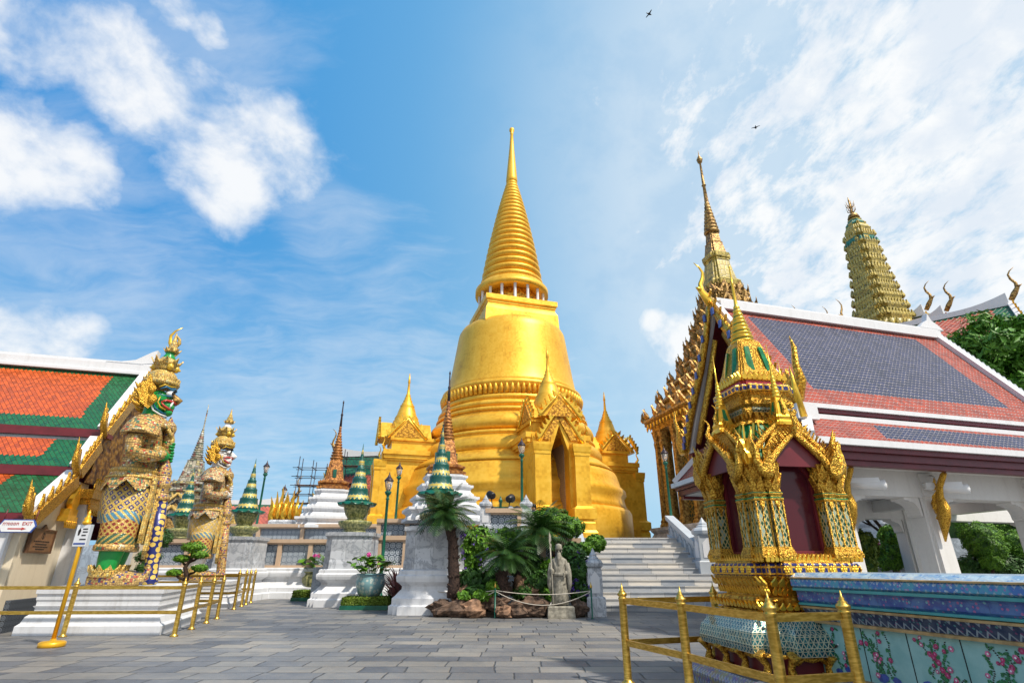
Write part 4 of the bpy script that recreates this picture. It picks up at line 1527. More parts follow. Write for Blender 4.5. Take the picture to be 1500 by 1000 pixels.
    m_.tube([(.50, -.30, 3.62), (.6, -.1, 3.45), (.64, 0, 3.38), (.6, .1, 3.45), (.5, .30, 3.62)], .045, 8)
    m_.ell((.62, 0, 3.36), (.06, .13, .15))
    m_.build('breast_ornament', 'gold mosaic', t)
    # head: ears, crown, face
    m_ = MB()
    m_.lathe([(.32, 4.74), (.41, 4.78), (.44, 4.83), (.42, 4.89), (.36, 4.92), (.38, 4.97), (.35, 5.03), (.29, 5.12), (.22, 5.18), (.19, 5.2)], 36, (.06, 0, 0))
    for i in range(18):
        a = 2 * math.pi * i / 18
        m_.prism(flame(.13, .11), (.06 + .40 * math.cos(a), .40 * math.sin(a), 4.86), (-math.sin(a), math.cos(a), 0), (math.cos(a) * .15, math.sin(a) * .15, 1), .03)
    m_.lathe([(.2, 5.2), (.26, 5.24), (.25, 5.34), (.29, 5.36), (.29, 5.42), (.2, 5.5), (.15, 5.56)], 24, (.07, 0, 0))
    m_.lathe([(.15, 5.72), (.17, 5.76), (.13, 5.8), (.14, 5.84), (.10, 5.9), (.11, 5.94), (.07, 6.0), (.075, 6.04), (.045, 6.1), (.03, 6.2), (.004, 6.34)], 18, (.12, 0, 0))
    if kind == 'green':
        m_.tube([(.2, 0, 5.9), (.24, 0, 6.02), (.22, 0, 6.14), (.14, 0, 6.22), (.1, 0, 6.2)], [.02, .045, .04, .03, .01], 8)
    for a in range(0, 360, 45):
        c_, s_ = math.cos(R(a)), math.sin(R(a))
        m_.prism(flame(.2, .13, .02), (.07 + .27 * c_, .27 * s_, 5.37), (-s_, c_, 0), (c_ * .5, s_ * .5, .85), .03)
        m_.prism(flame(.12, .09, .02), (.12 + .15 * c_, .15 * s_, 5.74), (-s_, c_, 0), (c_ * .5, s_ * .5, .85), .025)
    m_.build('crown', 'gold mosaic', t)
    m_ = MB()
    m_.lathe([(.15, 5.5), (.16, 5.56), (.13, 5.62), (.10, 5.68), (.13, 5.74)], 18, (.09, 0, 0))
    m_.build('crown_neck', skinm, t)
    for a in (-60, 0, 60, 180):                   # small faces on the crown
        m_ = MB()
        c_, s_ = math.cos(R(a)), math.sin(R(a))
        m_.ell((.07 + .25 * c_, .25 * s_, 5.28), (.08, .08, .10))
        m_.ell((.07 + .33 * c_, .33 * s_, 5.26), (.03, .03, .03))
        m_.build('crown_face', 'gold glaze', t)
    for s in (-1, 1):
        m_ = MB()
        pl = [(-.22, 0), (.02, -.16), (.16, .0), (.17, .2), (.1, .36), (.16, .5), (.06, .62), (-.02, .86), (-.1, .62), (-.24, .56), (-.2, .4), (-.34, .36), (-.26, .2)]
        m_.prism(pl, (-.07, s * .37, 4.22), (.8, s * -.1, 0), (-.1, s * .05, .88), .07)
        m_.ell((.02, s * .42, 4.32), (.1, .06, .12))
        m_.ell((-.04, s * .43, 4.58), (.09, .05, .11))
        for q in range(4):
            m_.tube([(-.22, s * .36, 4.15 + q * .13), (-.36, s * .34, 4.2 + q * .14), (-.46, s * .32, 4.32 + q * .14)], [.06, .05, .01], 6)
        m_.build('ear_ornament', 'gilt carving fine', t)
        # painted and moulded features, seen from the side
        m_ = MB()
        m_.ell((.33, s * .2, 4.56), (.09, .07, .075)); m_.build('eye', 'white glaze', t)
        m_ = MB(); m_.ell((.40, s * .22, 4.56), (.045, .04, .045)); m_.build('pupil', 'dark interior', t)
        m_ = MB()
        m_.tube([(.12, s * .36, 4.62), (.24, s * .33, 4.70), (.34, s * .25, 4.66), (.42, s * .14, 4.71), (.45, s * .04, 4.68)], [.014, .026, .03, .03, .02], 8)
        m_.tube([(.1, s * .37, 4.50), (.22, s * .34, 4.46), (.34, s * .27, 4.47), (.42, s * .16, 4.5)], [.008, .015, .017, .012], 8)
        m_.tube([(.03, s * .36, 4.44), (.02, s * .36, 4.28), (.10, s * .31, 4.13), (.24, s * .22, 4.05), (.36, s * .1, 4.04)], [.012, .018, .02, .02, .018], 8)
        m_.build('brow', line, t)
        m_ = MB()
        m_.tube([(.08, s * .38, 4.66), (.2, s * .36, 4.745), (.32, s * .28, 4.72), (.43, s * .15, 4.76)], .018, 6)
        m_.build('gold_line', 'gold glaze', t)
        m_ = MB()
        m_.tube([(.16, s * .345, 4.42), (.13, s * .345, 4.28), (.2, s * .30, 4.17), (.32, s * .21, 4.12)], [.012, .02, .02, .02], 6)
        m_.build('gold_line', 'gold glaze', t)
        m_ = MB()
        m_.tube([(.0, s * .34, 4.42), (-.02, s * .34, 4.24), (.07, s * .29, 4.07), (.24, s * .2, 3.99), (.36, s * .08, 3.985)], [.012, .02, .022, .022, .02], 6)
        m_.tube([(.38, s * .16, 4.19), (.42, s * .17, 4.26), (.44, s * .17, 4.34), (.42, s * .17, 4.42)], [.035, .032, .025, .004], 8)
        m_.build('tusk', 'white glaze', t)
        m_ = MB()
        m_.tube([(.2, s * .3, 4.3), (.3, s * .27, 4.36), (.42, s * .17, 4.36), (.5, s * .05, 4.34)], [.015, .03, .035, .035], 8)
        m_.tube([(.2, s * .3, 4.29), (.28, s * .26, 4.21), (.38, s * .16, 4.17), (.45, s * .04, 4.16)], [.015, .03, .035, .035], 8)
        m_.build('lip', 'red glaze', t)
    m_ = MB(); m_.ell((.36, 0, 4.1), (.12, .16, .1)); m_.ell((.3, 0, 4.25), (.2, .24, .17)); m_.build('jaw', skinm, t)
    m_ = MB(); m_.tube([(.36, 0, 4.6), (.46, 0, 4.5), (.55, 0, 4.43), (.5, 0, 4.37)], [.06, .08, .1, .07], 10)
    for s in (-1, 1): m_.ell((.48, s * .09, 4.42), (.07, .055, .055))
    m_.build('nose', 'old gilt' if kind == 'green' else skinm, t)
    m_ = MB(); m_.bbox((.3, -.13, 4.2), (.43, .13, 4.33)); m_.build('teeth', 'white glaze', t)
    # hands clasped round the club
    def cl(z): return .86 - .36 * z / 3.7
    for s, zc_ in ((-1, 2.98), (1, 3.2)):
        m_ = MB()
        m_.ell((.50, s * .16, zc_ - .02), (.17, .13, .13))
        m_.build('hand', skinm, t)
        hd = col.objects[-1] if False else None
        cx_ = cl(zc_)
        for q in range(4):
            z = zc_ + .105 - .07 * q
            f_ = MB()
            rr_ = .135
            ln_ = (0.9, 1.0, .97, .8)[q]
            pts = [(cx_ + rr_ * math.cos(an), -s * rr_ * math.sin(an) * 1.0, z - .01 * k_) for k_, an in enumerate([R(-150 * -1) - R(0)] if False else [math.pi + .5 - k2 * .62 * ln_ - (.0) for k2 in range(6)])]
            pts = [(x, -y if s < 0 else y, zz) for x, y, zz in [(cx_ + rr_ * math.cos(an), s * rr_ * math.sin(an), z) for an in [2.4 - k2 * .72 * ln_ for k2 in range(6)]]]
            f_.tube(pts, [.045, .043, .04, .038, .035, .018], 8)
            f_.build('finger', skinm, t)
        f_ = MB()
        f_.tube([(.48, s * .12, zc_ + .08), (.52, s * .02, zc_ + .15), (cx_ - .08, -s * .08, zc_ + .13), (cx_ - .02, -s * .13, zc_ + .11)], [.06, .052, .045, .02], 8)
        f_.build('thumb', skinm, t)
    # club
    c0, c1 = Vector((.86, 0, 0)), Vector((.50, 0, 3.7))
    ax = (c1 - c0).normalized()
    rot = Vector((0, 0, 1)).rotation_difference(ax).to_matrix().to_4x4()
    T = Matrix.Translation(c0) @ rot
    LL = (c1 - c0).length
    m_ = MB(); m_.T = T
    m_.lathe([(.13, 0), (.17, .03), (.17, .1), (.15, .14), (.155, 1.0), (.165, 1.9)], 20)
    m_.build('club_shaft', 'club honeycomb' if kind == 'green' else 'club mosaic', t)
    m_ = MB(); m_.T = T
    m_.lathe([(.17, 1.9), (.2, 1.93), (.2, 2.0), (.16, 2.03), (.17, 2.2), (.21, 2.24), (.21, 2.34), (.16, 2.38), (.18, 2.6), (.15, 2.7), (.12, 2.8), (.1, 2.9), (.1, LL - .5), (.13, LL - .46), (.13, LL - .2), (.12, LL - .16), (.14, LL - .1), (.16, LL - .02), (.14, LL + .08), (.06, LL + .18), (.02, LL + .3)], 20)
    m_.build('club_handle', 'club mosaic', t)
    return t
RW = SKW = Matrix(((1, -.27, 0, 0), (.04, .96, 0, 0), (0, 0, 1, 0), (0, 0, 0, 1)))     # plan a little out of square
def statue_base(c, hx, hy, h, label):
    t = thing('statue_pedestal', label, 'pedestal', c, 0, 'white stepped pedestals under the giants')
    MB.DT = SKW
    k = h / .9
    m_ = MB(); m_.plan(rectp(hx - .22, hy - .22), [(.22, 0), (.22, .17 * k), (.16, .22 * k), (.12, .34 * k), (.02, .42 * k), (.02, .5 * k), (.06, .54 * k)], (0, 0, 0), 0, 0, False, 'off')
    m_.build('lower_tier', 'whitewash', t)
    m_ = MB(); m_.plan(rectp(hx - .22, hy - .22), [(.02, .543 * k), (.02, .62 * k), (-.04, .66 * k), (-.04, .7 * k), (.04, .76 * k), (.07, .78 * k), (.07, .9 * k)], (0, 0, 0), 0, 0, False, 'off')
    m_.build('upper_tier', 'whitewash', t)
    MB.DT = None
    return t
gc = Vector((-9.05, 13.95, 0))
statue_base(gc, 1.45, 1.72, .88, 'white pedestal under the green-faced giant')
sp_ = at(156, 850, 13.55)
giant('green', (sp_.x, 13.55, .88), R(27), 'green-faced giant guardian statue with dark blue club')
wc = Vector((-11.1, 20.9, 0))
statue_base(wc, 1.5, 1.5, .82, 'white pedestal under the white-faced giant')
sp_ = at(283, 850, 20.8)
giant('white', (sp_.x, 20.8, .82), R(24), 'white-faced giant guardian statue farther back', .985)

# ---------------------------------------------------------------- brass barriers
def barrier(pts, label, h=1.08, closed=False, pw=.045, group='brass post-and-rail barriers'):
    t = thing('brass_barrier', label, 'barrier', (pts[0][0], pts[0][1], 0), 0, group)
    o = Vector((pts[0][0], pts[0][1], 0))
    P = [Vector((x, y, 0)) - o for x, y in pts]
    for p in P:
        m_ = MB()
        k = h - .17
        m_.lathe([(pw * 1.7, 0), (pw * 1.7, .02), (pw * 1.1, .04), (pw, .06), (pw, k - .02), (pw * 1.12, k), (pw * 1.12, k + .012), (pw * .9, k + .02), (pw * 1.3, k + .04), (pw * 1.25, k + .06), (pw * .8, k + .075), (pw * .85, k + .085), (pw * .45, k + .1), (pw * .5, k + .115), (pw * .22, k + .13), (.003, k + .18)], 12, p)
        m_.build('post', 'brass', t)
    n = len(P)
    for i in range(n if closed else n - 1):
        a, b = P[i], P[(i + 1) % n]
        d = (b - a).normalized() * pw * .9
        for z in (h * .82, h * .40):
            m_ = MB(); m_.beam(a + d + Vector((0, 0, z)), b - d + Vector((0, 0, z)), .028, .065)
            m_.build('rail', 'brass', t)
    return t
def lp(c, x, y): v = RW @ Vector((x, y, 0)); return (c.x + v.x, c.y + v.y)
barrier([lp(gc, -2.6, .4), lp(gc, -2.45, -1.95), lp(gc, -.35, -1.95), lp(gc, 1.8, -1.95), lp(gc, 1.8, -.6), lp(gc, 1.8, .8), lp(gc, 1.8, 2.0), lp(gc, -.3, 2.0)], 'brass barrier round the green-faced giant')
barrier([lp(wc, -2.2, -1.7), lp(wc, -.2, -1.7), lp(wc, 1.68, -1.7), lp(wc, 1.68, -.3), lp(wc, 1.68, .6), lp(wc, 1.68, 1.7), lp(wc, -.4, 1.7)], 'brass barrier round the white-faced giant', 1.2)

p = gz(75, 947)
sg = thing('sign_stand', 'yellow pole stand with small white notice, left foreground', 'sign', (p.x, p.y, 0), R(-8))
m_ = MB(); m_.lathe([(.19, 0), (.2, .02), (.2, .07), (.17, .09), (.05, .1), (.04, .13)], 28); m_.build('base', 'gold paint', sg)
m_ = MB(); m_.lathe([(.035, .1), (.035, 1.62), (.03, 1.64)], 14); m_.lathe([(.03, 2.0), (.07, 2.02), (.075, 2.06), (.05, 2.08), (.06, 2.12), (.03, 2.16), (.03, 2.2), (.005, 2.28)], 14); m_.build('pole', 'gold paint', sg)
m_ = MB(); m_.bbox((-.145, -.03, 1.62), (.145, .03, 2.01)); m_.build('board', 'grey paint', sg)
m_ = MB(); m_.bbox((-.135, -.036, 1.63), (.135, -.031, 2.0)); m_.build('notice', 'white plastic', sg)
m_ = MB()
for z, a, b in ((1.93, .0, .1), (1.88, .01, .11), (1.82, 0, .09), (1.75, -.02, .11)): m_.bbox((a, -.039, z - .011), (b, -.0365, z + .011))
m_.prism([(-.09, 1.9), (-.06, 1.95), (-.03, 1.9), (-.05, 1.82), (-.08, 1.82)], (0, -.038, 0), (1, 0, 0), (0, 0, 1), .003)
m_.build('print', 'dark interior', sg)
m_ = MB(); m_.bbox((-.12, -.039, 1.66), (.12, -.0365, 1.69)); m_.build('blue_strip', 'glaze blue', sg)

# ---------------------------------------------------------------- mosaic viharn behind the giants
vp_ = at(272, 745, 37)
vh = thing('mosaic_temple', 'grey and gold mosaic temple with stepped spire behind the giants', 'temple', (vp_.x, 37, 0), R(16))
vh.scale = (.78, .78, .60)
m_ = MB(); m_.plan(redent(3.3, .4, 2), [(1.1, 0), (1.1, 2.2), (1, 2.3), (1, 5.8), (1.08, 5.9), (1.08, 6.2)]); m_.build('body', 'viharn mosaic', vh)
for s, o, ux, nm in ((0, (0, -3.9, 4.2), (1, 0, 0), ''), (1, (3.9, 0, 4.2), (0, 1, 0), ''), (2, (-3.9, 0, 4.2), (0, -1, 0), '')):
    m_ = MB()
    u_ = Vector(ux); nrm = u_.cross(Vector((0, 0, 1)))
    for j, (w_, h_, zz) in enumerate(((2.9, 3.4, 0), (2.1, 2.9, 1.9))):
        oo = Vector(o) + Vector((0, 0, zz)) - nrm * (.9 * j)
        m_.prism([(-w_, 0), (w_, 0), (w_ * .55, h_ * .5), (0, h_), (-w_ * .55, h_ * .5)], oo - nrm * .9, ux, (0, 0, 1), 1.9)
    g_ = m_.build('gable', 'viharn mosaic', vh)
    m_ = MB()
    for j, (w_, h_, zz) in enumerate(((2.9, 3.4, 0), (2.1, 2.9, 1.9))):
        gable_edge(m_, Vector(o) + Vector((0, 0, zz)) - nrm * (.9 * j - .1), ux, w_ * 1.02, h_, 9, .2, .2)
    m_.build('border', 'gold mosaic', g_)
    m_ = MB()
    for j, (w_, h_, zz) in enumerate(((2.9, 3.4, 0), (2.1, 2.9, 1.9))):
        oo = Vector(o) + Vector((0, 0, zz)) - nrm * (.9 * j)
        m_.prism([(x * .78, y * .78 + .12) for x, y in [(-w_, 0), (w_, 0), (w_ * .55, h_ * .5), (0, h_), (-w_ * .55, h_ * .5)]], oo + nrm * .08, ux, (0, 0, 1), .1)
    m_.build('stripe', 'dark interior', g_)
    m_ = MB()
    for j, (w_, h_, zz) in enumerate(((2.9, 3.4, 0), (2.1, 2.9, 1.9))):
        oo = Vector(o) + Vector((0, 0, zz)) - nrm * (.9 * j)
        m_.prism([(x * .70, y * .70) for x, y in [(-w_, 0), (w_, 0), (w_ * .55, h_ * .5), (0, h_), (-w_ * .55, h_ * .5)]], oo + nrm * .14, ux, (0, 0, 1), .1)
    m_.build('field', 'old gilt', g_)
m_ = MB()
z = 6.2
for hw_, h_ in ((3.0, 1.0), (2.55, .95), (2.1, .9), (1.7, .85), (1.3, .8)):
    m_.plan(redent(hw_, hw_ * .15, 2), [(.93, z), (.9, z + h_ * .35), (.97, z + h_ * .5), (1.08, z + h_ * .62), (1.08, z + h_ * .8), (1.0, z + h_ * .84), (1.0, z + h_)])
    for i in range(8):
        a = i * math.pi / 4
        m_.prism(flame(.5, .35), (hw_ * 1.05 * max(-1, min(1, 1.4 * math.cos(a))), hw_ * 1.05 * max(-1, min(1, 1.4 * math.sin(a))), z + h_ * .8), (-math.sin(a), math.cos(a), 0), (0, 0, 1), .12)
    z += h_
m_.build('stepped_roof', 'spire mosaic', vh)
m_ = MB(); m_.plan(redent(.95, .16, 2), [(1, z), (.95, z + .3), (.62, z + 2.3), (.66, z + 2.4), (.5, z + 2.5)]); m_.build('bell', 'spire mosaic', vh)
m_ = MB()
pr = []
for i in range(14):
    r = .46 * (1 - i / 14) + .06
    q = z + 2.5 + i * .26
    pr += [(r * .75, q), (r, q + .08), (r, q + .16), (r * .75, q + .25)]
pr += [(.06, z + 6.2), (.05, z + 8.2), (.02, z + 9.0)]
m_.lathe(pr, 16); m_.build('spire', 'spire mosaic', vh)
# ---------------------------------------------------------------- gilded shrine on the right
SR = R(9)
sh = thing('gilded_shrine', 'small gilded spired shrine with glass sides and green roof', 'shrine', (3.33, 7.2, 0), SR)
def sb(name, m_, m, par=None): return m_.build(name, m, par or sh)
def rd(h, s=.13, k=2): return redent(h, s * h / .7, k)
def four(fn):
    out = MB()
    for a in range(4):
        m_ = MB(); m_.T = Matrix.Rotation(a * math.pi / 2, 4, 'Z')
        fn(m_)
        out.merge(m_)
    return out
def uvskirt(h0, z0, h1, z1, s=.13, k=2):
    """sloping skirt round a stepped plan with metre uv"""
    m_ = MB()
    a, b = rd(h0, s, k), rd(h1, s, k)
    n = len(a); u = 0
    sl = math.hypot(h0 - h1, z1 - z0)
    for i in range(n):
        j = (i + 1) % n
        L = math.hypot(a[j][0] - a[i][0], a[j][1] - a[i][1])
        m_.poly([(*a[i], z0), (*a[j], z0), (*b[j], z1), (*b[i], z1)], 0, [(u, 0), (u + L, 0), (u + L, sl), (u, sl)])
        u += L
    return m_
m_ = uvskirt(1.02, 0, 1.02, .12, .12, 1); m_.merge(uvskirt(1.02, .12, .94, .2, .12, 1)); m_.plan(rd(.94, .12, 1), [(1, .15), (1, .2)])
sb('plinth', m_, 'plinth porcelain')
m_ = MB(); m_.plan(rd(.72, .12, 1), [(1.12, .201), (1.12, .22), (1, .225), (1, .62)]); sb('recess', m_, 'maroon')
def feet(q):
    for x in (-.62, -.2, .2, .62):
        q.tube([(x, -.75, .22), (x, -.80, .26), (x, -.78, .34), (x, -.84, .42), (x, -.86, .46)], [.05, .05, .035, .045, .07], 8)
    for i in range(3):
        x = -.4 + .4 * i
        q.tube([(x - .17, -.80, .37), (x - .1, -.81, .425), (x, -.81, .41), (x + .1, -.81, .425), (x + .17, -.80, .37)], [.02, .028, .03, .028, .02], 6)
    q.bbox((-.74, -.84, .43), (.74, -.78, .46))
sb('lion_foot', four(feet), 'gilt carving fine')
m_ = uvskirt(.88, .44, .90, .52, .12, 2); m_.merge(uvskirt(.90, .52, .87, .64, .12, 2)); m_.merge(uvskirt(.87, .64, .70, .82, .12, 2))
sb('scale_skirt', m_, 'mirror scales')
m_ = MB(); m_.plan(rd(.7, .13, 2), [(.98, .80), (.98, .835), (.88, .85), (.86, .88), (.95, .90), (.99, .94), (.95, .975), (.84, .985), (.82, 1.0)])
sb('lotus_base', m_, 'gilt carving')
def petals(z, r, h, n, out, sz):
    def fn(q):
        for i in range(n):
            x = -r * .98 + 2 * r * .98 * (i + .5) / n
            q.prism(flame(h, sz), (x, -r, z), (1, 0, 0), (0, -out, 1), .02)
    return four(fn)
sb('petal_band', petals(.855, .66, .075, 16, .3, .07), 'gilt')
m_ = MB(); m_.plan(rd(.7, .13, 2), [(.80, 1.0), (.82, 1.03), (.87, 1.1), (.94, 1.16), (.97, 1.18), (.97, 1.195)]); sb('flare', m_, 'gilt carving fine')
sb('petal_band', petals(1.0, .565, .1, 20, .3, .05), 'gilt')
sb('petal_band', petals(1.09, .605, .1, 13, .6, .08), 'gilt')
m_ = MB(); m_.plan(rd(.7, .13, 2), [(.98, 1.196), (1.0, 1.21), (1.0, 1.31), (.98, 1.325)]); sb('frieze', m_, 'gilt and blue frieze')
def rosettes(q):
    for i in range(7):
        x = -.5 + 1.0 * i / 6
        y = -.705 if abs(x) < .42 else -.6
        q.lathe([(.045, 0), (.05, .01), (.03, .02), (.035, .028), (.01, .035)], 8)
        k = 6 + 0
    q.v, q.f, q.m, q.s, q.uv = [], [], [], [], []
    for i in range(7):
        x = -.42 + .84 * i / 6
        for a in range(6):
            an = a * math.pi / 3
            q.ell((x + .028 * math.cos(an), -.703, 1.26 + .028 * math.sin(an)), (.018, .012, .018), 6, 4)
        q.ell((x, -.708, 1.26), (.018, .016, .018), 6, 4)
sb('rosette', four(rosettes), 'gilt')
m_ = MB(); m_.plan(rd(.66, .13, 2), [(1, 1.326), (.97, 1.35), (.93, 1.37), (.95, 1.39), (.88, 1.42)]); sb('column_base', m_, 'gilt carving fine')
sb('petal_band', petals(1.34, .62, .09, 22, .15, .05), 'gilt')
# glass case
m_ = MB(); m_.bbox((-.44, -.44, 1.4), (.44, .44, 2.7)); sb('glass_case', m_, mat('maroon glass', lambda g: dict(c=(.075, .010, .016), r=.16, spec=.35)))
def frm(q):
    for x in (-.27, .27): q.bbox((x - .03, -.475, 1.4), (x + .03, -.443, 2.62))
    q.bbox((-.3, -.478, 1.4), (.3, -.446, 1.46))
    q.prism([(-.30, 2.3), (-.24, 2.3), (0, 2.62), (.24, 2.3), (.30, 2.3), (.3, 2.75), (-.3, 2.75)], (0, -.46, 0), (1, 0, 0), (0, 0, 1), .036)
sb('case_frame', four(frm), 'maroon')
cols_ = []
for a in range(4):
    for cx_, cy_, hw_ in ((-.52, -.52, .075), (-.345, -.56, .07), (-.56, -.345, .07)):
        T = Matrix.Rotation(a * math.pi / 2, 4, 'Z')
        m_ = MB(); m_.T = T
        m_.plan(rectp(hw_, hw_), [(1, 1.4), (1, 2.0)], (cx_, cy_, 0))
        c = sb('column', m_, 'glass mosaic')
        m_ = MB(); m_.T = T
        for dx_ in (-1, 1):
            for dy_ in (-1, 1): m_.box((cx_ + dx_ * hw_, cy_ + dy_ * hw_, 1.7), (.018, .018, .6))
        for dx_, dy_ in ((0, -1), (-1, 0)): m_.box((cx_ + dx_ * hw_ * 1.02, cy_ + dy_ * hw_ * 1.02, 1.7), (.011, .011, .6))
        m_.plan(rectp(hw_, hw_), [(1.5, 1.38), (1.55, 1.42), (1.3, 1.47), (1.15, 1.5)], (cx_, cy_, 0))
        n = 8
        for i in range(n):                       # capital leaves
            for lv in range(2):
                an = 2 * math.pi * (i + .5 * lv) / n
                m_.prism(flame(.2, .085), (cx_ + hw_ * 1.05 * math.cos(an), cy_ + hw_ * 1.05 * math.sin(an), 2.12 + .13 * lv), (-math.sin(an), math.cos(an), 0), (math.cos(an) * .32, math.sin(an) * .32, 1), .025)
        m_.plan(rectp(hw_, hw_), [(1.15, 2.0), (1.25, 2.02), (1.0, 2.05), (1.25, 2.08), (1.05, 2.11), (.9, 2.2), (1.3, 2.4), (1.5, 2.43)], (cx_, cy_, 0))
        for i in range(4): m_.prism(flame(-.11, .06), (cx_ + (hw_ + .012) * (1, 0, -1, 0)[i], cy_ + (hw_ + .012) * (0, 1, 0, -1)[i], 2.0), ((0, 1, 0, 1)[i], (1, 0, 1, 0)[i], 0), (0, 0, 1), .02)
        m_.build('gilt_trim', 'gilt carving fine', c)
        m_ = MB(); m_.T = T
        for z in (2.035, 2.09): m_.plan(rectp(hw_, hw_), [(1.2, z - .008), (1.2, z + .008)], (cx_, cy_, 0))
        m_.build('green_band', 'green glaze', c)
# gables with pointed arches
def arch(q, w, z0, h, y, k=1.0):
    for s in (-1, 1):
        path = [(s * (w + .02), z0 - .08), (s * w, z0 + .02), (s * w * .86, z0 + h * .28), (s * w * .55, z0 + h * .58), (s * w * .22, z0 + h * .86), (0, z0 + h * 1.06)]
        q.tube([(x, y, z) for x, z in path], [.045 * k, .052 * k, .05 * k, .046 * k, .042 * k, .038 * k], 8, 0, True, .9)
        for i in range(16):
            t = (i + .5) / 16 * (len(path) - 1)
            a, f = int(t), t - int(t)
            x = path[a][0] * (1 - f) + path[a + 1][0] * f
            z = path[a][1] * (1 - f) + path[a + 1][1] * f
            q.prism(flame(.12 * k, .045 * k), (x, y - .01, z + .025), (.7, 0, s * .7), (s * .65, 0, .75), .025)
        # naga-like curled ends
        q.tube([(s * (w + .0), y, z0 - .08), (s * (w + .1), y - .01, z0 - .02), (s * (w + .15), y - .01, z0 + .1), (s * (w + .13), y - .01, z0 + .22), (s * (w + .19), y - .01, z0 + .36)], [.07 * k, .06 * k, .05 * k, .03 * k, .004], 7)
        q.prism(flame(.3 * k, .16 * k), (s * (w + .03), y - .03, z0 - .06), (1, 0, 0), (0, -.2, 1), .04)
    chofa(q, (0, y, z0 + h * 1.05), (0, -1, 0), .3 * k, .028)
def arches(q):
    arch(q, .40, 2.36, .42, -.68)
    arch(q, .50, 2.50, .50, -.54, .95)
    q.prism([(-.42, 2.5), (-.34, 2.5), (0, 2.8), (.34, 2.5), (.42, 2.5), (.2, 2.82), (0, 3.0), (-.2, 2.82)], (0, -.55, 0), (1, 0, 0), (0, 0, 1), .05)
sb('arched_gable', four(arches), 'gilt carving fine')
def gfill(q):
    q.prism([(-.40, 2.40), (.40, 2.40), (.2, 2.66), (0, 2.8), (-.2, 2.66)], (0, -.62, 0), (1, 0, 0), (0, 0, 1), .04)
sb('gable_field', four(gfill), 'maroon')
m_ = MB(); m_.bbox((-.5, -.5, 2.62), (.5, .5, 2.74)); sb('ceiling', m_, 'maroon')
m_ = uvskirt(.62, 2.44, .40, 2.98, .1, 2); sb('green_roof', m_, 'green glaze')
def ribs(q):
    for x in (-.5, -.4, .4, .5): q.beam((x, -.63 + max(0, abs(x) - .42), 2.46), (x * .66, -.42, 2.97), .02, .02)
    for x in (-.45, .45): q.beam((x, -.6, 2.62), (x + (.14 if x < 0 else -.14), -.57, 2.62), .015, .015)
    for i in range(2):
        q.prism(flame(.3, .14), (-.6 + 1.2 * i, -.6, 2.42), (1, 0, 0), (0, -.15, 1), .05)
sb('roof_rib', four(ribs), 'gilt')
m_ = MB(); m_.plan(rd(.40, .1, 2), [(1.06, 2.975), (1.06, 3.02), (.8, 3.03), (.75, 3.08)]); sb('cornice', m_, 'gilt carving fine')
sb('pendant_band', petals(3.2, .36, -.14, 8, .2, .09), 'gilt carving fine')
m_ = uvskirt(.36, 3.14, .40, 3.17, .1, 2); m_.merge(uvskirt(.40, 3.17, .34, 3.22, .1, 2)); sb('silver_tier', m_, 'mirror scales')
m_ = MB(); m_.plan(rd(.40, .1, 2), [(.8, 3.0), (.8, 3.15), (.85, 3.221), (.98, 3.25), (1.0, 3.30), (.9, 3.32), (.88, 3.38), (.98, 3.42)]); sb('tier', m_, 'gilt carving fine')
m_ = MB(); m_.plan(rd(.40, .1, 2), [(1.02, 3.421), (1.04, 3.44), (1.04, 3.50), (1.0, 3.52)]); sb('frieze', m_, 'gilt and blue frieze')
m_ = MB(); m_.plan(rd(.32, .06, 2), [(1, 3.521), (.98, 3.59)]); sb('red_band', m_, 'red glaze')
m_ = MB(); m_.plan(rd(.33, .06, 2), [(.98, 3.592), (1.04, 3.62), (1.04, 3.66), (.94, 3.72), (.84, 3.8), (.72, 3.95), (.6, 4.12), (.52, 4.22), (.42, 4.26)]); sb('bell', m_, 'gilt carving fine')
sb('petal_band', petals(3.6, .33, .11, 9, .15, .07), 'gilt')
def grn(q):
    for s in (-1, 1): q.prism([(s * .08, 3.78), (s * .2, 3.78), (s * .13, 4.14), (s * .07, 4.14)], (0, -.275, 0), (1, 0, 0), (0, .0, 1), .03)
m_ = MB()
for a in range(4):
    T = Matrix.Rotation(a * math.pi / 2, 4, 'Z')
    for s in (-1, 1):
        q = [(s * .09, -.295, 3.74), (s * .19, -.27, 3.74), (s * .13, -.205, 4.12), (s * .07, -.215, 4.12)]
        q = [T @ Vector(p) for p in q]
        n_ = (T @ Vector((0, -1, .3))).normalized() * .012
        m_.loft([[p - n_ * 2 for p in q], [p + n_ for p in q]])
sb('green_inset', m_, 'green glaze')
m_ = MB(); pr = [(.15, 4.24), (.17, 4.27), (.13, 4.3)]
for i in range(9):
    r = .125 * (1 - i / 9) + .032
    z = 4.3 + i * .062
    pr += [(r * .72, z), (r, z + .018), (r, z + .04), (r * .72, z + .06)]
pr += [(.026, 4.88), (.018, 5.2), (.028, 5.22), (.014, 5.25), (.008, 5.5), (.016, 5.52), (.003, 5.56)]
m_.lathe(pr, 16); sb('spire', m_, 'gilt')
m_ = MB()
for i in range(0, 9, 2):
    r = .125 * (1 - i / 9) + .032
    z = 4.3 + i * .062
    m_.lathe([(r * .7, z - .006), (r * .9, z), (r * .9, z + .008), (r * .7, z + .014)], 16)
sb('green_ring', m_, 'green glaze')
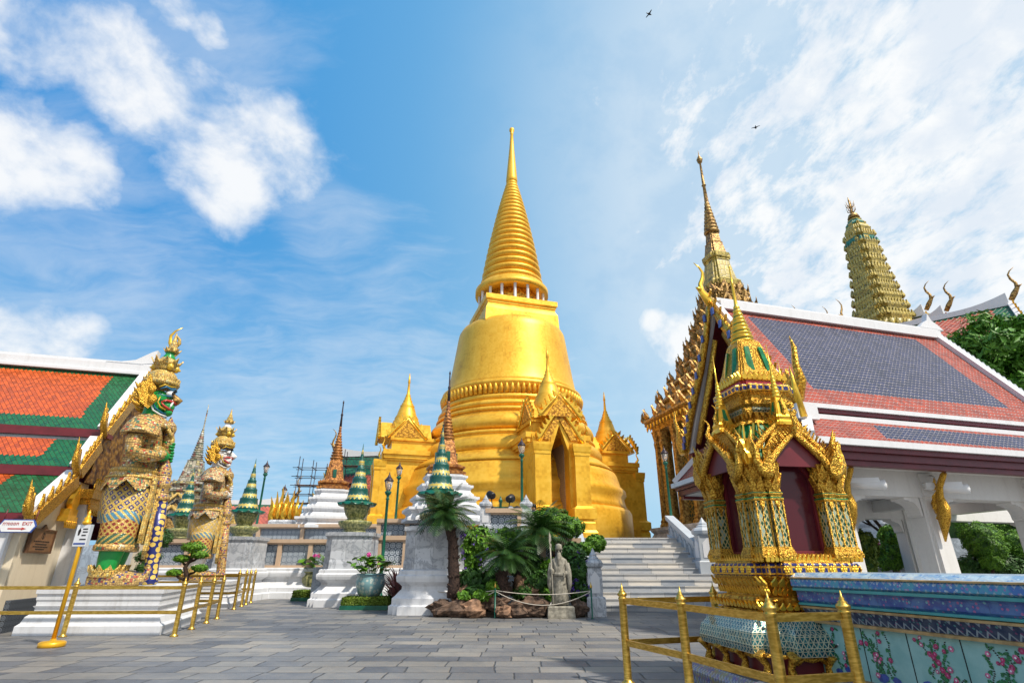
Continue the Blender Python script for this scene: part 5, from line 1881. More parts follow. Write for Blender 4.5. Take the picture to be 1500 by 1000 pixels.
for a in range(4):
    an = a * math.pi / 2
    c = (.50 * math.cos(an), .50 * math.sin(an), .06)
    m_ = MB()
    m_.plan(rd(.11, .1, 1), [(1.1, 2.86), (1.1, 2.9), (.9, 2.93), (1.0, 2.97), (.85, 3.0), (.5, 3.2), (.42, 3.24)], c)
    pr = []
    for i in range(7):
        r = .05 * (1 - i / 7) + .014
        z = 3.23 + i * .05
        pr += [(r * .7, z), (r, z + .015), (r, z + .032), (r * .7, z + .048)]
    m_.lathe(pr + [(.012, 3.6), (.004, 3.98)], 10, c)
    csp = sb('corner_spire', m_, 'gilt')
    m_ = MB()
    for b in range(4):
        m_.T = Matrix.Translation(c) @ Matrix.Rotation(b * math.pi / 2, 4, 'Z')
        m_.loft([[(x, -.105 + o + y, z) for x, y, z in ((-.035, .014, 3.02), (.035, .014, 3.02), (.02, .045, 3.18), (-.02, .045, 3.18))] for o in (.02, 0)])
    m_.build('green_inset', 'green glaze', csp)

# ---------------------------------------------------------------- porcelain wall
we = Vector((.305, -.952, 0)).normalized(); wn_ = Vector((-we.y, we.x, 0)) * -1       # outward = towards the viewer's left
if wn_.x > 0: wn_ = -wn_
W0 = Vector((3.22, 6.5, 0))
WL = 9.0
pwl = thing('porcelain_wall', 'low wall of blue and teal porcelain tiles with painted flowers', 'wall', W0, 0)
def strip(name, prof_, m, par=None):
    q = MB()
    v = 0
    for (o0, z0), (o1, z1) in zip(prof_, prof_[1:]):
        L = math.hypot(o1 - o0, z1 - z0)
        A = wn_ * o0 + Vector((0, 0, z0)); B = wn_ * o1 + Vector((0, 0, z1))
        q.poly([A + we * WL, A, B, B + we * WL][::-1] if False else [A, A + we * WL, B + we * WL, B], 0, [(0, v), (WL, v), (WL, v + L), (0, v + L)])
        v += L
    return q.build(name, m, par or pwl)
strip('plinth', [(.30, 0), (.30, .12), (.16, .2), (.16, .24), (.0, .26)], 'plinth porcelain')
strip('trim', [(0, .26), (.03, .262), (.03, .285), (0, .287)], 'tan trim')
strip('panel', [(0, .287), (0, .74)], 'teal porcelain')
strip('trim', [(0, .74), (.05, .745), (.05, .77), (.03, .775)], 'tan trim')
strip('zigzag_band', [(.03, .775), (.09, .88)], 'dark zigzag porcelain')
strip('trim', [(.09, .88), (.12, .885), (.12, .905), (.10, .91)], 'tan trim')
strip('trim', [(.10, .91), (.13, .915), (.13, .935), (.11, .94)], 'porcelain trim')
strip('flower_band', [(.11, .94), (.13, .96), (.13, 1.03), (.14, 1.05)], 'blue flower porcelain')
strip('trim', [(.14, 1.05), (.18, 1.055), (.18, 1.08), (.16, 1.083)], 'porcelain trim')
strip('zigzag_band', [(.16, 1.083), (.19, 1.10), (.19, 1.16), (.18, 1.17)], 'blue zigzag porcelain')
strip('trim', [(.18, 1.17), (.2, 1.172), (.2, 1.185), (.18, 1.188)], 'tan trim')
strip('coping', [(.18, 1.188), (.10, 1.23), (-.5, 1.235), (-.58, 1.19), (-.58, 0)], 'coping porcelain')
q = MB()
for i in range(int(WL / .47)):
    A = we * (.12 + i * .47) + wn_ * .0015
    q.loft([[A + we * o + Vector((0, 0, z)) + wn_ * .002 * k for o, z in ((-.004, .29), (.004, .29), (.004, .738), (-.004, .738))] for k in (0, 1)])
q.build('joint', 'dark interior', pwl)
# painted sprays of blossom on each panel
fr = random.Random(11)
fm = ['glaze leaf', 'petal crimson', 'petal pink', 'glaze blue', 'white glaze', 'bark']
q = MB()
cnt = 0
def fl(u, v, r, mi, n=7, ang=0.0, asp=1.0, lift=.003):
    global cnt
    cnt += 1
    lift = lift + .00002 * (cnt % 40)
    pts = []
    for i in range(n):
        a = 2 * math.pi * i / n
        x, y = r * math.cos(a) * asp, r * math.sin(a)
        x, y = x * math.cos(ang) - y * math.sin(ang), x * math.sin(ang) + y * math.cos(ang)
        pts.append(W0 * 0 + we * (u + x) + Vector((0, 0, v + y)) + wn_ * lift)
    q.poly(pts, mi)
for i in range(int(WL / .47)):
    uc = .12 + (i + .5) * .47
    if uc > 6: break
    for b in range(fr.choice((4, 5))):
        u, v = uc + fr.uniform(-.12, .12), .30 + fr.uniform(0, .12)
        d = Vector((fr.uniform(-.9, .9), 1)).normalized()
        for k in range(26):
            u += d.x * .017; v += d.y * .017
            d = (d + Vector((fr.uniform(-.35, .35), fr.uniform(-.12, .2)))).normalized()
            if abs(u - uc) > .2 or v > .715: break
            fl(u, v, .006, 5, 5, 0, 1.4)
            if fr.random() < .8:
                fl(u + fr.uniform(-.035, .035), v + fr.uniform(-.02, .03), fr.uniform(.007, .012), 0, 6, fr.uniform(0, 3), 2.0, .0045)
            if fr.random() < .17 and v > .34:
                r_ = fr.uniform(.011, .019)
                cu, cv = u + fr.uniform(-.05, .05), v + fr.uniform(-.02, .04)
                mi_ = fr.choice((1, 1, 2))
                for p_ in range(6):
                    an = p_ * 1.047
                    fl(cu + r_ * .8 * math.cos(an), cv + r_ * .8 * math.sin(an), r_ * .62, mi_, 6, 0, 1, .006)
                fl(cu, cv, r_ * .5, 2 if mi_ == 1 else 4, 6, 0, 1, .0075)
    for b in range(3): fl(uc + fr.uniform(-.16, .16), .30 + fr.uniform(.02, .05), fr.uniform(.02, .04), 3, 7, fr.uniform(-.4, .4), 1.6, .005)
    if fr.random() < .6:                         # a small bird
        u, v = uc + fr.uniform(-.15, .15), fr.uniform(.38, .62)
        fl(u, v, .012, 5, 7, .5, 2.4, .009); fl(u + .03, v + .02, .009, 4, 6, 0, 1, .0092); fl(u - .035, v - .02, .006, 5, 5, .6, 3, .0094)
q.build('painted_blossom', fm, pwl)

pts = []
for x, y in ((1046, 877), (912, 880), (998, 889), (1129, 905), (1238, 902)):
    p = gz(x, y, .89); pts.append((p.x, p.y))
barrier(pts, 'brass barrier in front of the gilded shrine', 1.09, False, .047)

# ---------------------------------------------------------------- open pavilion
PR = R(7)
MB.DT = Matrix(((1, 0, 0, 0), (.155, 1, 0, 0), (0, 0, 1, 0), (0, 0, 0, 1)))     # the plan is not quite square
pv = thing('open_pavilion', 'open white pavilion with red and navy tiled roof', 'pavilion', (5.74, 13.63, 0), PR)
def pb(name, m_, m, par=None): return m_.build(name, m, par or pv)
PL, PY, ZR, ZE = 7.9, 2.56, 8.0, 4.5
sl = math.hypot(PY, ZR - ZE)
tiles_wave('pavilion tiles', (.27, .035, .014), (.014, .022, .065), (.34, .30, .28), (.8, 0, PL - 1.1, 0, .55, sl - .45), .12, .125)
for s in (1, -1):
    a, b, c, d = (0, s * PY, ZE), (PL, s * PY, ZE), (PL, s * .0, ZR), (0, s * .0, ZR)
    m_ = MB()
    if s < 0: m_.poly([a, b, c, d], 0, [(0, 0), (PL, 0), (PL, sl), (0, sl)])
    else: m_.poly([b, a, d, c], 0, [(PL, 0), (0, 0), (0, sl), (PL, sl)])
    pb('roof', m_, 'pavilion tiles')
    m_ = MB(); m_.poly([(x, y * .98, z - .14) for x, y, z in ([d, c, b, a] if s < 0 else [c, d, a, b])]); pb('soffit', m_, 'maroon')
    m_ = MB()
    m_.beam((-.02, s * .0, ZR + .05), (-.02, s * (PY + .02), ZE + .02), .16, .22)
    pb('verge', m_, 'white trim')
    m_ = MB()
    m_.beam((PL + .05, s * .0, ZR + .05), (PL + .05, s * (PY + .02), ZE + .02), .3, .2)
    pb('verge', m_, 'white trim')
    m_ = MB()
    for i in range(24):
        t = (i + .5) / 24
        m_.tube([(PL + .2, s * PY * t - .06, ZR + (ZE - ZR) * t + .1), (PL + .2, s * PY * t + .06, ZR + (ZE - ZR) * t + .1)], .09, 6)
    pb('cap_tile', m_, 'grey paint')
    m_ = MB()
    m_.bbox((-.1, s * (PY - .1), ZE - .11), (PL + .2, s * (PY + .14), ZE - .015)); pb('eave_trim', m_, 'white trim')
    m_ = MB()
    m_.bbox((-.1, s * (PY - .12), ZE - .2), (PL + .2, s * (PY + .09), ZE - .112)); m_.bbox((-.05, s * (PY - .15), ZE - .34), (PL + .15, s * (PY + .03), ZE - .202)); pb('fascia', m_, 'maroon')
m_ = MB(); m_.bbox((0.05, -.2, ZR - .1), (PL + .1, .2, ZR + .16)); m_.bbox((0.0, -.1, ZR + .16), (PL + .15, .1, ZR + .26))
m_.prism([(-.5, 0), (.5, 0), (.3, .18), (.1, .3), (0, .55), (-.1, .3), (-.3, .18)], (PL - .1, 0, ZR + .24), (1, 0, 0), (0, 0, 1), .2)
pb('ridge', m_, 'white trim')
# lower skirt roof (front, back and left end, hipped)
zt2, zb2, o0, o1 = 4.12, 3.5, .25, .95
tiles_wave('pavilion tiles low', (.27, .035, .014), (.014, .022, .065), (.34, .30, .28), (1.9, 0, PL - .3, 0, .22, .72), .12, .12)
xl0, xl1 = -.05, -.62
def skirt(A, B, C, D, u0):
    m_ = MB(); A, B, C, D = map(Vector, (A, B, C, D))
    L = (B - A).length; h = ((C + D) / 2 - (A + B) / 2).length
    m_.poly([A, B, C, D], 0, [(u0, 0), (u0 + L, 0), (u0 + L - (L - (C - D).length) * .5, h), (u0 + (L - (C - D).length) * .5, h)])
    return m_
yf, yi = PY + o1, PY + o0
yb_ = PY + .25                                     # shallower on the far side
YF = lambda s: yf if s < 0 else yb_
m_ = skirt((xl1, -yf, zb2), (PL + .3, -yf, zb2), (PL + .3, -yi, zt2), (xl0, -yi, zt2), 0); pb('lower_roof', m_, 'pavilion tiles low')
m_ = skirt((PL + .3, yb_, zb2), (xl1, yb_, zb2), (xl0, yi - .3, zt2), (PL + .3, yi - .3, zt2), 0); pb('lower_roof', m_, 'pavilion tiles low')
m_ = skirt((xl1, yb_, zb2), (xl1, -yf, zb2), (xl0, -yi, zt2), (xl0, yi - .3, zt2), -20); pb('lower_roof', m_, 'pavilion tiles low')
m_ = MB()
for s in (-1, 1):
    m_.bbox((xl1 - .08, s * (YF(s) - .02), zb2 - .1), (PL + .3, s * (YF(s) + .1), zb2 + .02))
    m_.bbox((xl0, s * (yi - .06), zt2 - .02), (PL + .3, s * (yi + .03), zt2 + .08))
    m_.beam((xl1 - .02, s * (YF(s) + .02), zb2 + .06), (xl0 + .02, s * (yi if s < 0 else yi - .3), zt2 + .08), .2, .14)
    if s < 0: m_.box((xl0 - .18, s * (yi + .12), zt2 + .02), (.5, .4, .3), 0)
m_.bbox((xl1 - .1, -yf - .1, zb2 - .103), (xl1 + .02, yb_ + .1, zb2 + .017))
pb('lower_eave', m_, 'white trim')
m_ = MB()
for s in (-1, 1):
    m_.bbox((xl1 + .0, s * (YF(s) - .16), zb2 - .2), (PL + .3, s * (YF(s) + .02), zb2 - .105))
    m_.bbox((xl1 + .06, s * (YF(s) - .22), zb2 - .34), (PL + .3, s * (YF(s) - .06), zb2 - .205))
    m_.bbox((xl1 + .1, s * (YF(s) - .28), zb2 - .44), (PL + .3, s * (YF(s) - .12), zb2 - .345))
m_.bbox((xl1 + .0, -yf + .03, zb2 - .2), (xl1 + .12, yb_ - .03, zb2 - .107)); m_.bbox((xl1 + .06, -yf + .07, zb2 - .34), (xl1 + .2, yb_ - .07, zb2 - .207))
m_.bbox((-.05, -yi, zt2 + .05), (0, yi, ZE - .1))
pb('lower_fascia', m_, 'maroon')
m_ = MB(); m_.bbox((xl1 + .15, -yf + .2, zb2 - .36), (PL + .2, yb_ - .2, zb2 - .345)); pb('ceiling', m_, 'column plaster')
# gable
m_ = MB(); m_.prism([(-PY * .9, ZE - .35), (PY * .9, ZE - .35), (PY * .9, ZE), (0, ZR - .15), (-PY * .9, ZE)], (.5, 0, 0), (0, 1, 0), (0, 0, 1), .1); pb('gable', m_, carved('gable lattice', (.05, .012, .012), (.20, .07, .035), 12, .1, .5))
m_ = MB()
for z, w_ in ((5.3, 1.85), (6.3, 1.15), (ZE, 2.3)): m_.bbox((.35, -w_, z - .09), (.44, w_, z + .09))
pb('gable_beam', m_, 'maroon')
for s in (-1, 1):
    m_ = MB()
    pts = [(-.2, s * .02, ZR + .1), (-.2, s * .5, ZR - .75), (-.2, s * 1.05, ZR - 1.5), (-.2, s * 1.6, ZR - 2.1), (-.2, s * 2.1, ZR - 2.65), (-.2, s * 2.45, ZR - 3.15), (-.2, s * 2.6, ZR - 3.45)]
    m_.tube(pts, [.10, .15, .17, .16, .17, .16, .13], 8, 0, True, .6)
    for i in range(16):
        t = i / 15 * (len(pts) - 1.001)
        a, f = int(t), t - int(t)
        p = Vector(pts[a]).lerp(Vector(pts[a + 1]), f)
        m_.prism(flame(.34, .2, .06), p + Vector((-.02, 0, .08)), (0, -s * .6, -.75) if False else (0, .75, s * .65), (0, s * .65, .75), .07)
    for q_ in range(1):                          # rearing tail finial
        o = Vector(pts[-1]) + Vector((0, -s * .55 * q_, .95 * q_ * .9))
        m_.tube([o, o + Vector((0, s * .3, -.02)), o + Vector((0, s * .48, .25)), o + Vector((0, s * .42, .6)), o + Vector((-.03, s * .52, .95)), o + Vector((-.03, s * .45, 1.25))], [.17, .17, .14, .10, .07, .008], 8, 0, True, .7)
        m_.prism(flame(.6, .4), o + Vector((-.08, s * .2, .0)), (0, 1, 0), (0, 0, 1), .06)
    b_ = pb('bargeboard', m_, 'gilt carving')
    m_ = MB()
    for i in range(20):
        t = (i + .5) / 20 * (len(pts) - 1.001)
        a, f = int(t), t - int(t)
        p = Vector(pts[a]).lerp(Vector(pts[a + 1]), f)
        if i % 2: m_.box(p + Vector((-.1, 0, 0)), (.04, .12, .2), 0)
    m_.build('blue_inlay', 'glaze blue', b_)
    m_ = MB()
    m_.tube([(-.05, s * .25, ZR - .9), (-.05, s * .95, ZR - 2.0), (-.05, s * 1.5, ZR - 2.7), (-.05, s * 2.05, ZR - 3.4)], [.12, .15, .15, .14], 8, 0, True, .5)
    pb('inner_bargeboard', m_, 'gilt carving')
m_ = MB(); chofa(m_, (-.15, 0, ZR + .1), (-1, 0, 0), 1.25, .085); pb('roof_finial', m_, 'gilt')
m_ = MB()
for s in (-1, 1):
    if s < 0: m_.tube([(xl0 - .3, s * (yi + .28), zt2 - .1), (xl0 - .38, s * (yi + .32), zt2 + .5), (xl0 - .42, s * (yi + .34), zt2 + .95)], [.1, .06, .005], 8)
    for i in range(11):
        m_.prism(flame(.16, .12), (xl0 + .0, s * (yi - .28 * (i + 1)), zt2 + .05), (0, 1, 0), (-.2, 0, 1), .04)
pb('corner_finial', m_, 'gilt')
# columns
FY, BY = -PY + .12, PY - .3
def column(x, y, h=3.1, w_=.27):
    m_ = MB()
    m_.plan(redent(w_, .07, 1), [(1.3, 0), (1.3, .5), (1.14, .6), (1.06, .7), (1.0, .8), (.93, h - .55), (.95, h - .5), (1.02, h - .47), (.98, h - .42), (.98, h)], (x, y, 0))
    return pb('column', m_, 'column plaster')
def loc_of(px, py, yl):
    """local x on the row y = yl seen at a photo pixel"""
    a, b, c = ray(px, py)
    u_ = Vector((math.cos(PR), math.sin(PR))); v_ = Vector((-u_.y, u_.x)); o = Vector((5.74, 13.63))
    d = Vector((a, b))
    k = (yl + o.dot(v_) - .155 * o.dot(u_)) / (d.dot(v_) - .155 * d.dot(u_))
    return (d * k - o).dot(u_)
cx = [loc_of(1242, 830, FY), loc_of(1378, 830, FY)]
cx.append(loc_of(1534, 830, FY)); cx.append(2 * cx[2] - cx[1])
bx = [loc_of(1342, 830, BY)]
dxx = cx[1] - cx[0]
bxs = [bx[0] - 2 * dxx, bx[0] - dxx, bx[0], loc_of(1530, 830, BY)]
for x in cx: column(x, FY)
for x in bxs: column(x, BY)
def beam_row(xs, y):
    m_ = MB()
    m_.bbox((xs[0] - .25, y - .22, 2.62), (xs[-1] + .25, y + .22, 3.14))
    for x0, x1 in zip(xs, xs[1:]):
        for s, x in ((1, x0 + .28), (-1, x1 - .28)):
            pl = [(0, 0), (s * .40, 0), (s * .40, -.03), (s * .36, -.06), (s * .29, -.06), (s * .25, -.09)] + [(s * (.25 - .20 * math.sin(k * .26)), -.09 - .22 * (1 - math.cos(k * .26))) for k in range(1, 7)] + [(s * .05, -.36), (0, -.39)]
            m_.prism(pl, (x, y, 2.622), (1, 0, 0), (0, 0, 1), .36)
    return pb('beam', m_, 'column plaster')
beam_row(cx, FY); beam_row(bxs, BY)
m_ = MB()
for x in cx: m_.bbox((x - .16, FY + .2, 2.8), (x + .16, BY - .2, 3.13))
pb('cross_beam', m_, 'column plaster')
m_ = MB(); m_.bbox((min(cx[0], bxs[0]) - .6, FY - .45, 0), (PL, BY + .6, .42)); pb('floor', m_, 'grey marble')
for x in cx:
    m_ = MB()
    m_.tube([(x - .05, FY - .33, 1.75), (x - .05, FY - .40, 2.0), (x - .05, FY - .46, 2.22), (x - .05, FY - .52, 2.4), (x - .05, FY - .50, 2.6), (x - .05, FY - .56, 2.8), (x - .05, FY - .72, 3.0), (x - .05, FY - .78, 3.06)], [.02, .09, .15, .14, .09, .075, .07, .05], 8, 0, True, .7)
    for z, k in ((2.0, .16), (2.15, .24), (2.35, .26), (2.55, .18), (2.75, .12)): m_.prism(flame(.24, k), (x - .05, FY - .42, z), (.4, -1, 0), (0, -.3, 1), .06)
    m_.tube([(x - .05, FY - .38, 2.3), (x - .05, FY - .32, 2.5), (x - .05, FY - .40, 2.62), (x - .05, FY - .48, 2.56)], [.08, .06, .05, .02], 7)
    pb('naga_bracket', m_, 'gilt carving fine')
MB.DT = None
for x, lab in ((cx[0] + .35, 'white tube floodlight under the pavilion eave nearest the shrine'), (cx[1] + .15, 'white tube floodlight under the pavilion eave by the second column')):
    rt = Matrix.Translation((5.74, 13.63, 0)) @ Matrix.Rotation(PR, 4, 'Z')
    f = thing('floodlight', lab, 'light', rt @ Vector((x, FY - .5 + .155 * x, 2.78)), PR - R(20), 'floodlights under the pavilion eave')
    m_ = MB(); m_.tube([(-.36, 0, .06), (.05, 0, 0), (.34, 0, -.02), (.4, 0, -.02)], [.07, .09, .1, .115], 14); m_.bbox((-.36, -.09, .03), (.3, .09, .12)); m_.build('housing', 'white plastic', f)
    m_ = MB(); m_.tube([(.402, 0, -.02), (.42, 0, -.02)], [.1, .09], 14); m_.build('lens', 'lamp glass', f)
    m_ = MB(); m_.tube([(-.1, 0, .1), (-.1, .06, .25), (-.1, .2, .3)], .02, 6); m_.build('bracket', 'white plastic', f)

MB.DT = None
def f_prang(g):
    o = g.coord()
    x, y, z = g.xyz(o)
    v1 = g.vor(g.scale(o, (1, 1, .7)), 4.0, 'F1', 'Color', .5)
    r, gg, b = g.xyz(v1)
    d = g.vor(g.scale(o, (1, 1, .7)), 4.0, 'DISTANCE_TO_EDGE', 'Distance', .5)
    c = g.mix(r, (.36, .28, .05), (.62, .47, .11))
    bz = (z * .52).fract()
    gr = bz.lt(.28) * gg.gt(.45) * z.gt(25.6)
    c = g.mix(gr, c, (.03, .22, .16))
    c = g.mix(d.ss(.08, .0), c, (.07, .06, .02))
    return dict(c=c, r=.45, n=g.bump(d.min(.2), .8, .06))
mat('prang mosaic', f_prang)
# ---------------------------------------------------------------- library hall with tall spire (mondop)
mp_ = at(1086, 600, 32)
md = thing('spired_library', 'gilded pillared hall with tiered pyramid roof and needle spire', 'temple', (mp_.x, 32, TZ), R(14), None, 1.12)
def mbld(name, m_, m, par=None): return m_.build(name, m, par or md)
m_ = MB(); m_.plan(redent(4.1, .3, 1), [(1.08, 0), (1.08, .25), (1.02, .3), (1.0, .5), (.97, .7), (1.0, .85), (1.0, 1.0)]); mbld('base', m_, 'grey marble')
m_ = MB(); m_.plan(redent(2.6, .25, 1), [(1, 1.0), (1, 6.4)]); mbld('wall', m_, mat('gilt lattice wall', lambda g: dict(c=g.mix(g.vor(g.coord(), 5, 'DISTANCE_TO_EDGE').ss(.02, .12), (.55, .36, .08), (.05, .10, .07)), r=.35, m=.3)))
mdz = 6.3
def colpos():
    h = 3.35
    out = []
    for a in range(4):
        for x in (-1, -.82, -.42, 0, .42, .82):
            v = Matrix.Rotation(a * math.pi / 2, 3, 'Z') @ Vector((x * h, -h * (1 if abs(x) < .9 else 1), 0))
            out.append(v)
    return out
for v in colpos():
    m_ = MB(); m_.plan(redent(.19, .05, 1), [(1.5, 1.0), (1.5, 1.15), (1.2, 1.25), (1.3, 1.35), (1, 1.45), (.9, 5.3), (1.0, 5.4), (1.1, 5.6), (.95, 5.7), (1.3, 6.15), (1.5, 6.3)], v)
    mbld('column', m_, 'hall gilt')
m_ = MB(); m_.plan(redent(3.6, .3, 1), [(1, 6.25), (1.02, 6.5), (1.1, 6.6), (1.1, 6.75)]); mbld('eave', m_, 'hall gilt')
tiers_ = []
z = 6.7
hw_ = 4.05
NT = 8
for i in range(NT):
    h_ = 1.12 - .03 * i
    h2 = hw_ * .83 - .02
    m_ = MB()
    m_.plan(redent(hw_, hw_ * .1, 2), [(1.0, z), (1.03, z + .06), (1.03, z + .16), (.97, z + .2), (.9, z + h_ * .5), (h2 / hw_ * .98, z + h_ * .6), (h2 / hw_ * .96, z + h_)])
    tr = mbld('roof_tier', m_, 'hall gilt')
    m_ = MB()
    for a in range(4):
        T = Matrix.Rotation(a * math.pi / 2, 3, 'Z')
        n = 9 - i // 2 * 1
        for k in range(n):
            x = -hw_ + 2 * hw_ * (k + .0) / (n - 1)
            y = -hw_ if abs(x) < hw_ * .8 else -hw_ * .9
            o = T @ Vector((x * .97, y * 1.0, z + .14))
            ux = T @ Vector((1, 0, 0)); uy = (T @ Vector((0, -.45, 1)))
            m_.prism(flame(.62 - .03 * i, .4 - .02 * i), o, ux, uy, .1)
            m_.tube([o + Vector((0, 0, .3)), o + (T @ Vector((0, -.18, .5))), o + (T @ Vector((0, -.2, .72)))], [.06, .04, .008], 5)
        for k in (-.5, 0, .5):
            o = T @ Vector((k * hw_ * 1.0, -hw_ * .93, z + .2))
            m_.prism([(-.45, 0), (.45, 0), (0, .85)], o, T @ Vector((1, 0, 0)), T @ Vector((0, .05, 1)), .3)
    m_.build('antefix', 'old gilt', tr)
    if i == 0:
        m_ = MB()
        for a in range(4):
            T = Matrix.Rotation(a * math.pi / 2, 3, 'Z')
            for k in range(22):
                x = -hw_ + 2 * hw_ * (k + .5) / 22
                o = T @ Vector((x * .97, -hw_ * (1.0 if abs(x) < hw_ * .8 else .92), z - .05))
                m_.tube([o, o + Vector((0, 0, -.1)), o + Vector((0, 0, -.2)), o + Vector((0, 0, -.34))], [.02, .07, .06, .005], 6)
        m_.build('bell', 'gilt', tr)
    z += h_ * .93
    hw_ = h2
m_ = MB(); m_.plan(redent(.95, .15, 2), [(1.0, z), (1.05, z + .3), (.85, z + .5), (.62, z + 1.84), (.66, z + 1.88), (.6, z + 2), (.7, z + 2.04), (.72, z + 2.32), (.6, z + 2.4), (.55, z + 2.48)]); mbld('spire_bell', m_, 'prang mosaic')
m_ = MB(); m_.plan(redent(.5, .1, 1), [(1, z + 2.48), (.8, z + 3.2), (.85, z + 3.24), (.7, z + 3.28), (.6, z + 3.92), (.55, z + 4)]); mbld('spire_shaft', m_, 'old gilt')
pr = []
for i in range(9):
    r = .34 * (1 - i / 9) + .13
    q_ = z + 4 + i * .264
    pr += [(r * .8, q_), (r, q_ + .06), (r, q_ + .16), (r * .78, q_ + .25)]
pr += [(.13, z + 6.4), (.09, z + 7.68), (.15, z + 7.72), (.1, z + 7.8), (.06, z + 9.52), (.14, z + 9.6), (.2, z + 9.84), (.03, z + 10.2), (.01, z + 10.6)]
m_ = MB(); m_.lathe(pr, 16); mbld('needle', m_, 'old gilt')

# ---------------------------------------------------------------- prang tower
pp_ = at(1300, 490, 40)
pg = thing('prang_tower', 'corncob-shaped yellow-green tiled tower behind the pavilion roof', 'tower', (pp_.x, 40, 0), R(12))
def prz(y, h):
    p = at(1290, y, 40)
    return h / FPX * (40 * cp + (p.z - CAMH) * sp), p.z
plan_ = redent(1.0, .14, 3)
m_ = MB(); r0, z0 = prz(490, 50); m_.plan(redent(r0 * 1.5, .5, 3), [(1, 0), (1, z0 - 6), (.8, z0 - 4), (.72, z0 - 3)]); m_.build('base', 'prang mosaic', pg)
m_ = MB(); m_.plan(plan_, [(r0 * .85, z0 - 3.0), (r0 * .85, z0 + .1)]); m_.build('recess', 'red paint', pg)
m_ = MB()
for a in range(4):
    T = Matrix.Rotation(a * math.pi / 2, 3, 'Z')
    for k in range(7):
        o = T @ Vector((r0 * (-.9 + .3 * k), -r0 * (.93 if abs(k - 3) < 3 else .8), z0 - 2.2))
        m_.lathe([(.2, 0), (.28, .4), (.22, .9), (.3, 1.4), (.2, 1.8), (.34, 2.2)], 8, o)
m_.build('guardian_row', 'prang mosaic', pg)
ylev = [(490, 45), (474, 42), (459, 39), (444, 36), (430, 33), (416, 30.5), (402, 28), (389, 26.5), (376, 25.3), (363, 24.2), (351, 22.8), (340, 20.5), (331, 16), (324, 11), (319, 5)]
for i, ((ya, ha), (yb, hb_)) in enumerate(zip(ylev, ylev[1:])):
    (ra, za), (rb, zb) = prz(ya, ha), prz(yb, hb_)
    ra, rb = ra * .70, rb * .70
    dz_ = zb - za
    m_ = MB(); m_.plan(plan_, [(ra * 1.03, za + .004), (ra * 1.05, za + dz_ * .12), (ra * .97, za + dz_ * .2), ((ra + rb) / 2 * .97, za + dz_ * .6), (rb * .98, za + dz_ * .8), (rb * 1.02, zb)])
    lv = m_.build('tier', 'prang mosaic', pg)
    if i < 11:
        m_ = MB()
        n = 11 if i < 6 else 8
        for a in range(4):
            T = Matrix.Rotation(a * math.pi / 2, 3, 'Z')
            for k in range(n):
                x = ra * (-.9 + 1.8 * k / (n - 1))
                o = T @ Vector((x, -ra * (1.0 if abs(x) < ra * .75 else .88), za + dz_ * .1))
                m_.prism(flame(dz_ * .62, ra * .17), o, T @ Vector((1, 0, 0)), T @ Vector((0, .1, 1)), .12)
        m_.build('antefix', 'prang mosaic', lv)
r_, zt_ = prz(319, 8)
m_ = MB(); m_.lathe([(.5, zt_ - .1), (.35, zt_ + .3), (.1, zt_ + .5), (.07, zt_ + 1.8), (.02, zt_ + 2.2)], 10)
for a in range(6):
    an = a * math.pi / 3
    for q_ in range(2): m_.tube([(0, 0, zt_ + .5 + .5 * q_), (.3 * math.cos(an), .3 * math.sin(an), zt_ + .7 + .5 * q_), (.35 * math.cos(an), .35 * math.sin(an), zt_ + 1.15 + .5 * q_)], [.04, .04, .01], 5)
m_.build('finial', 'old gilt', pg)

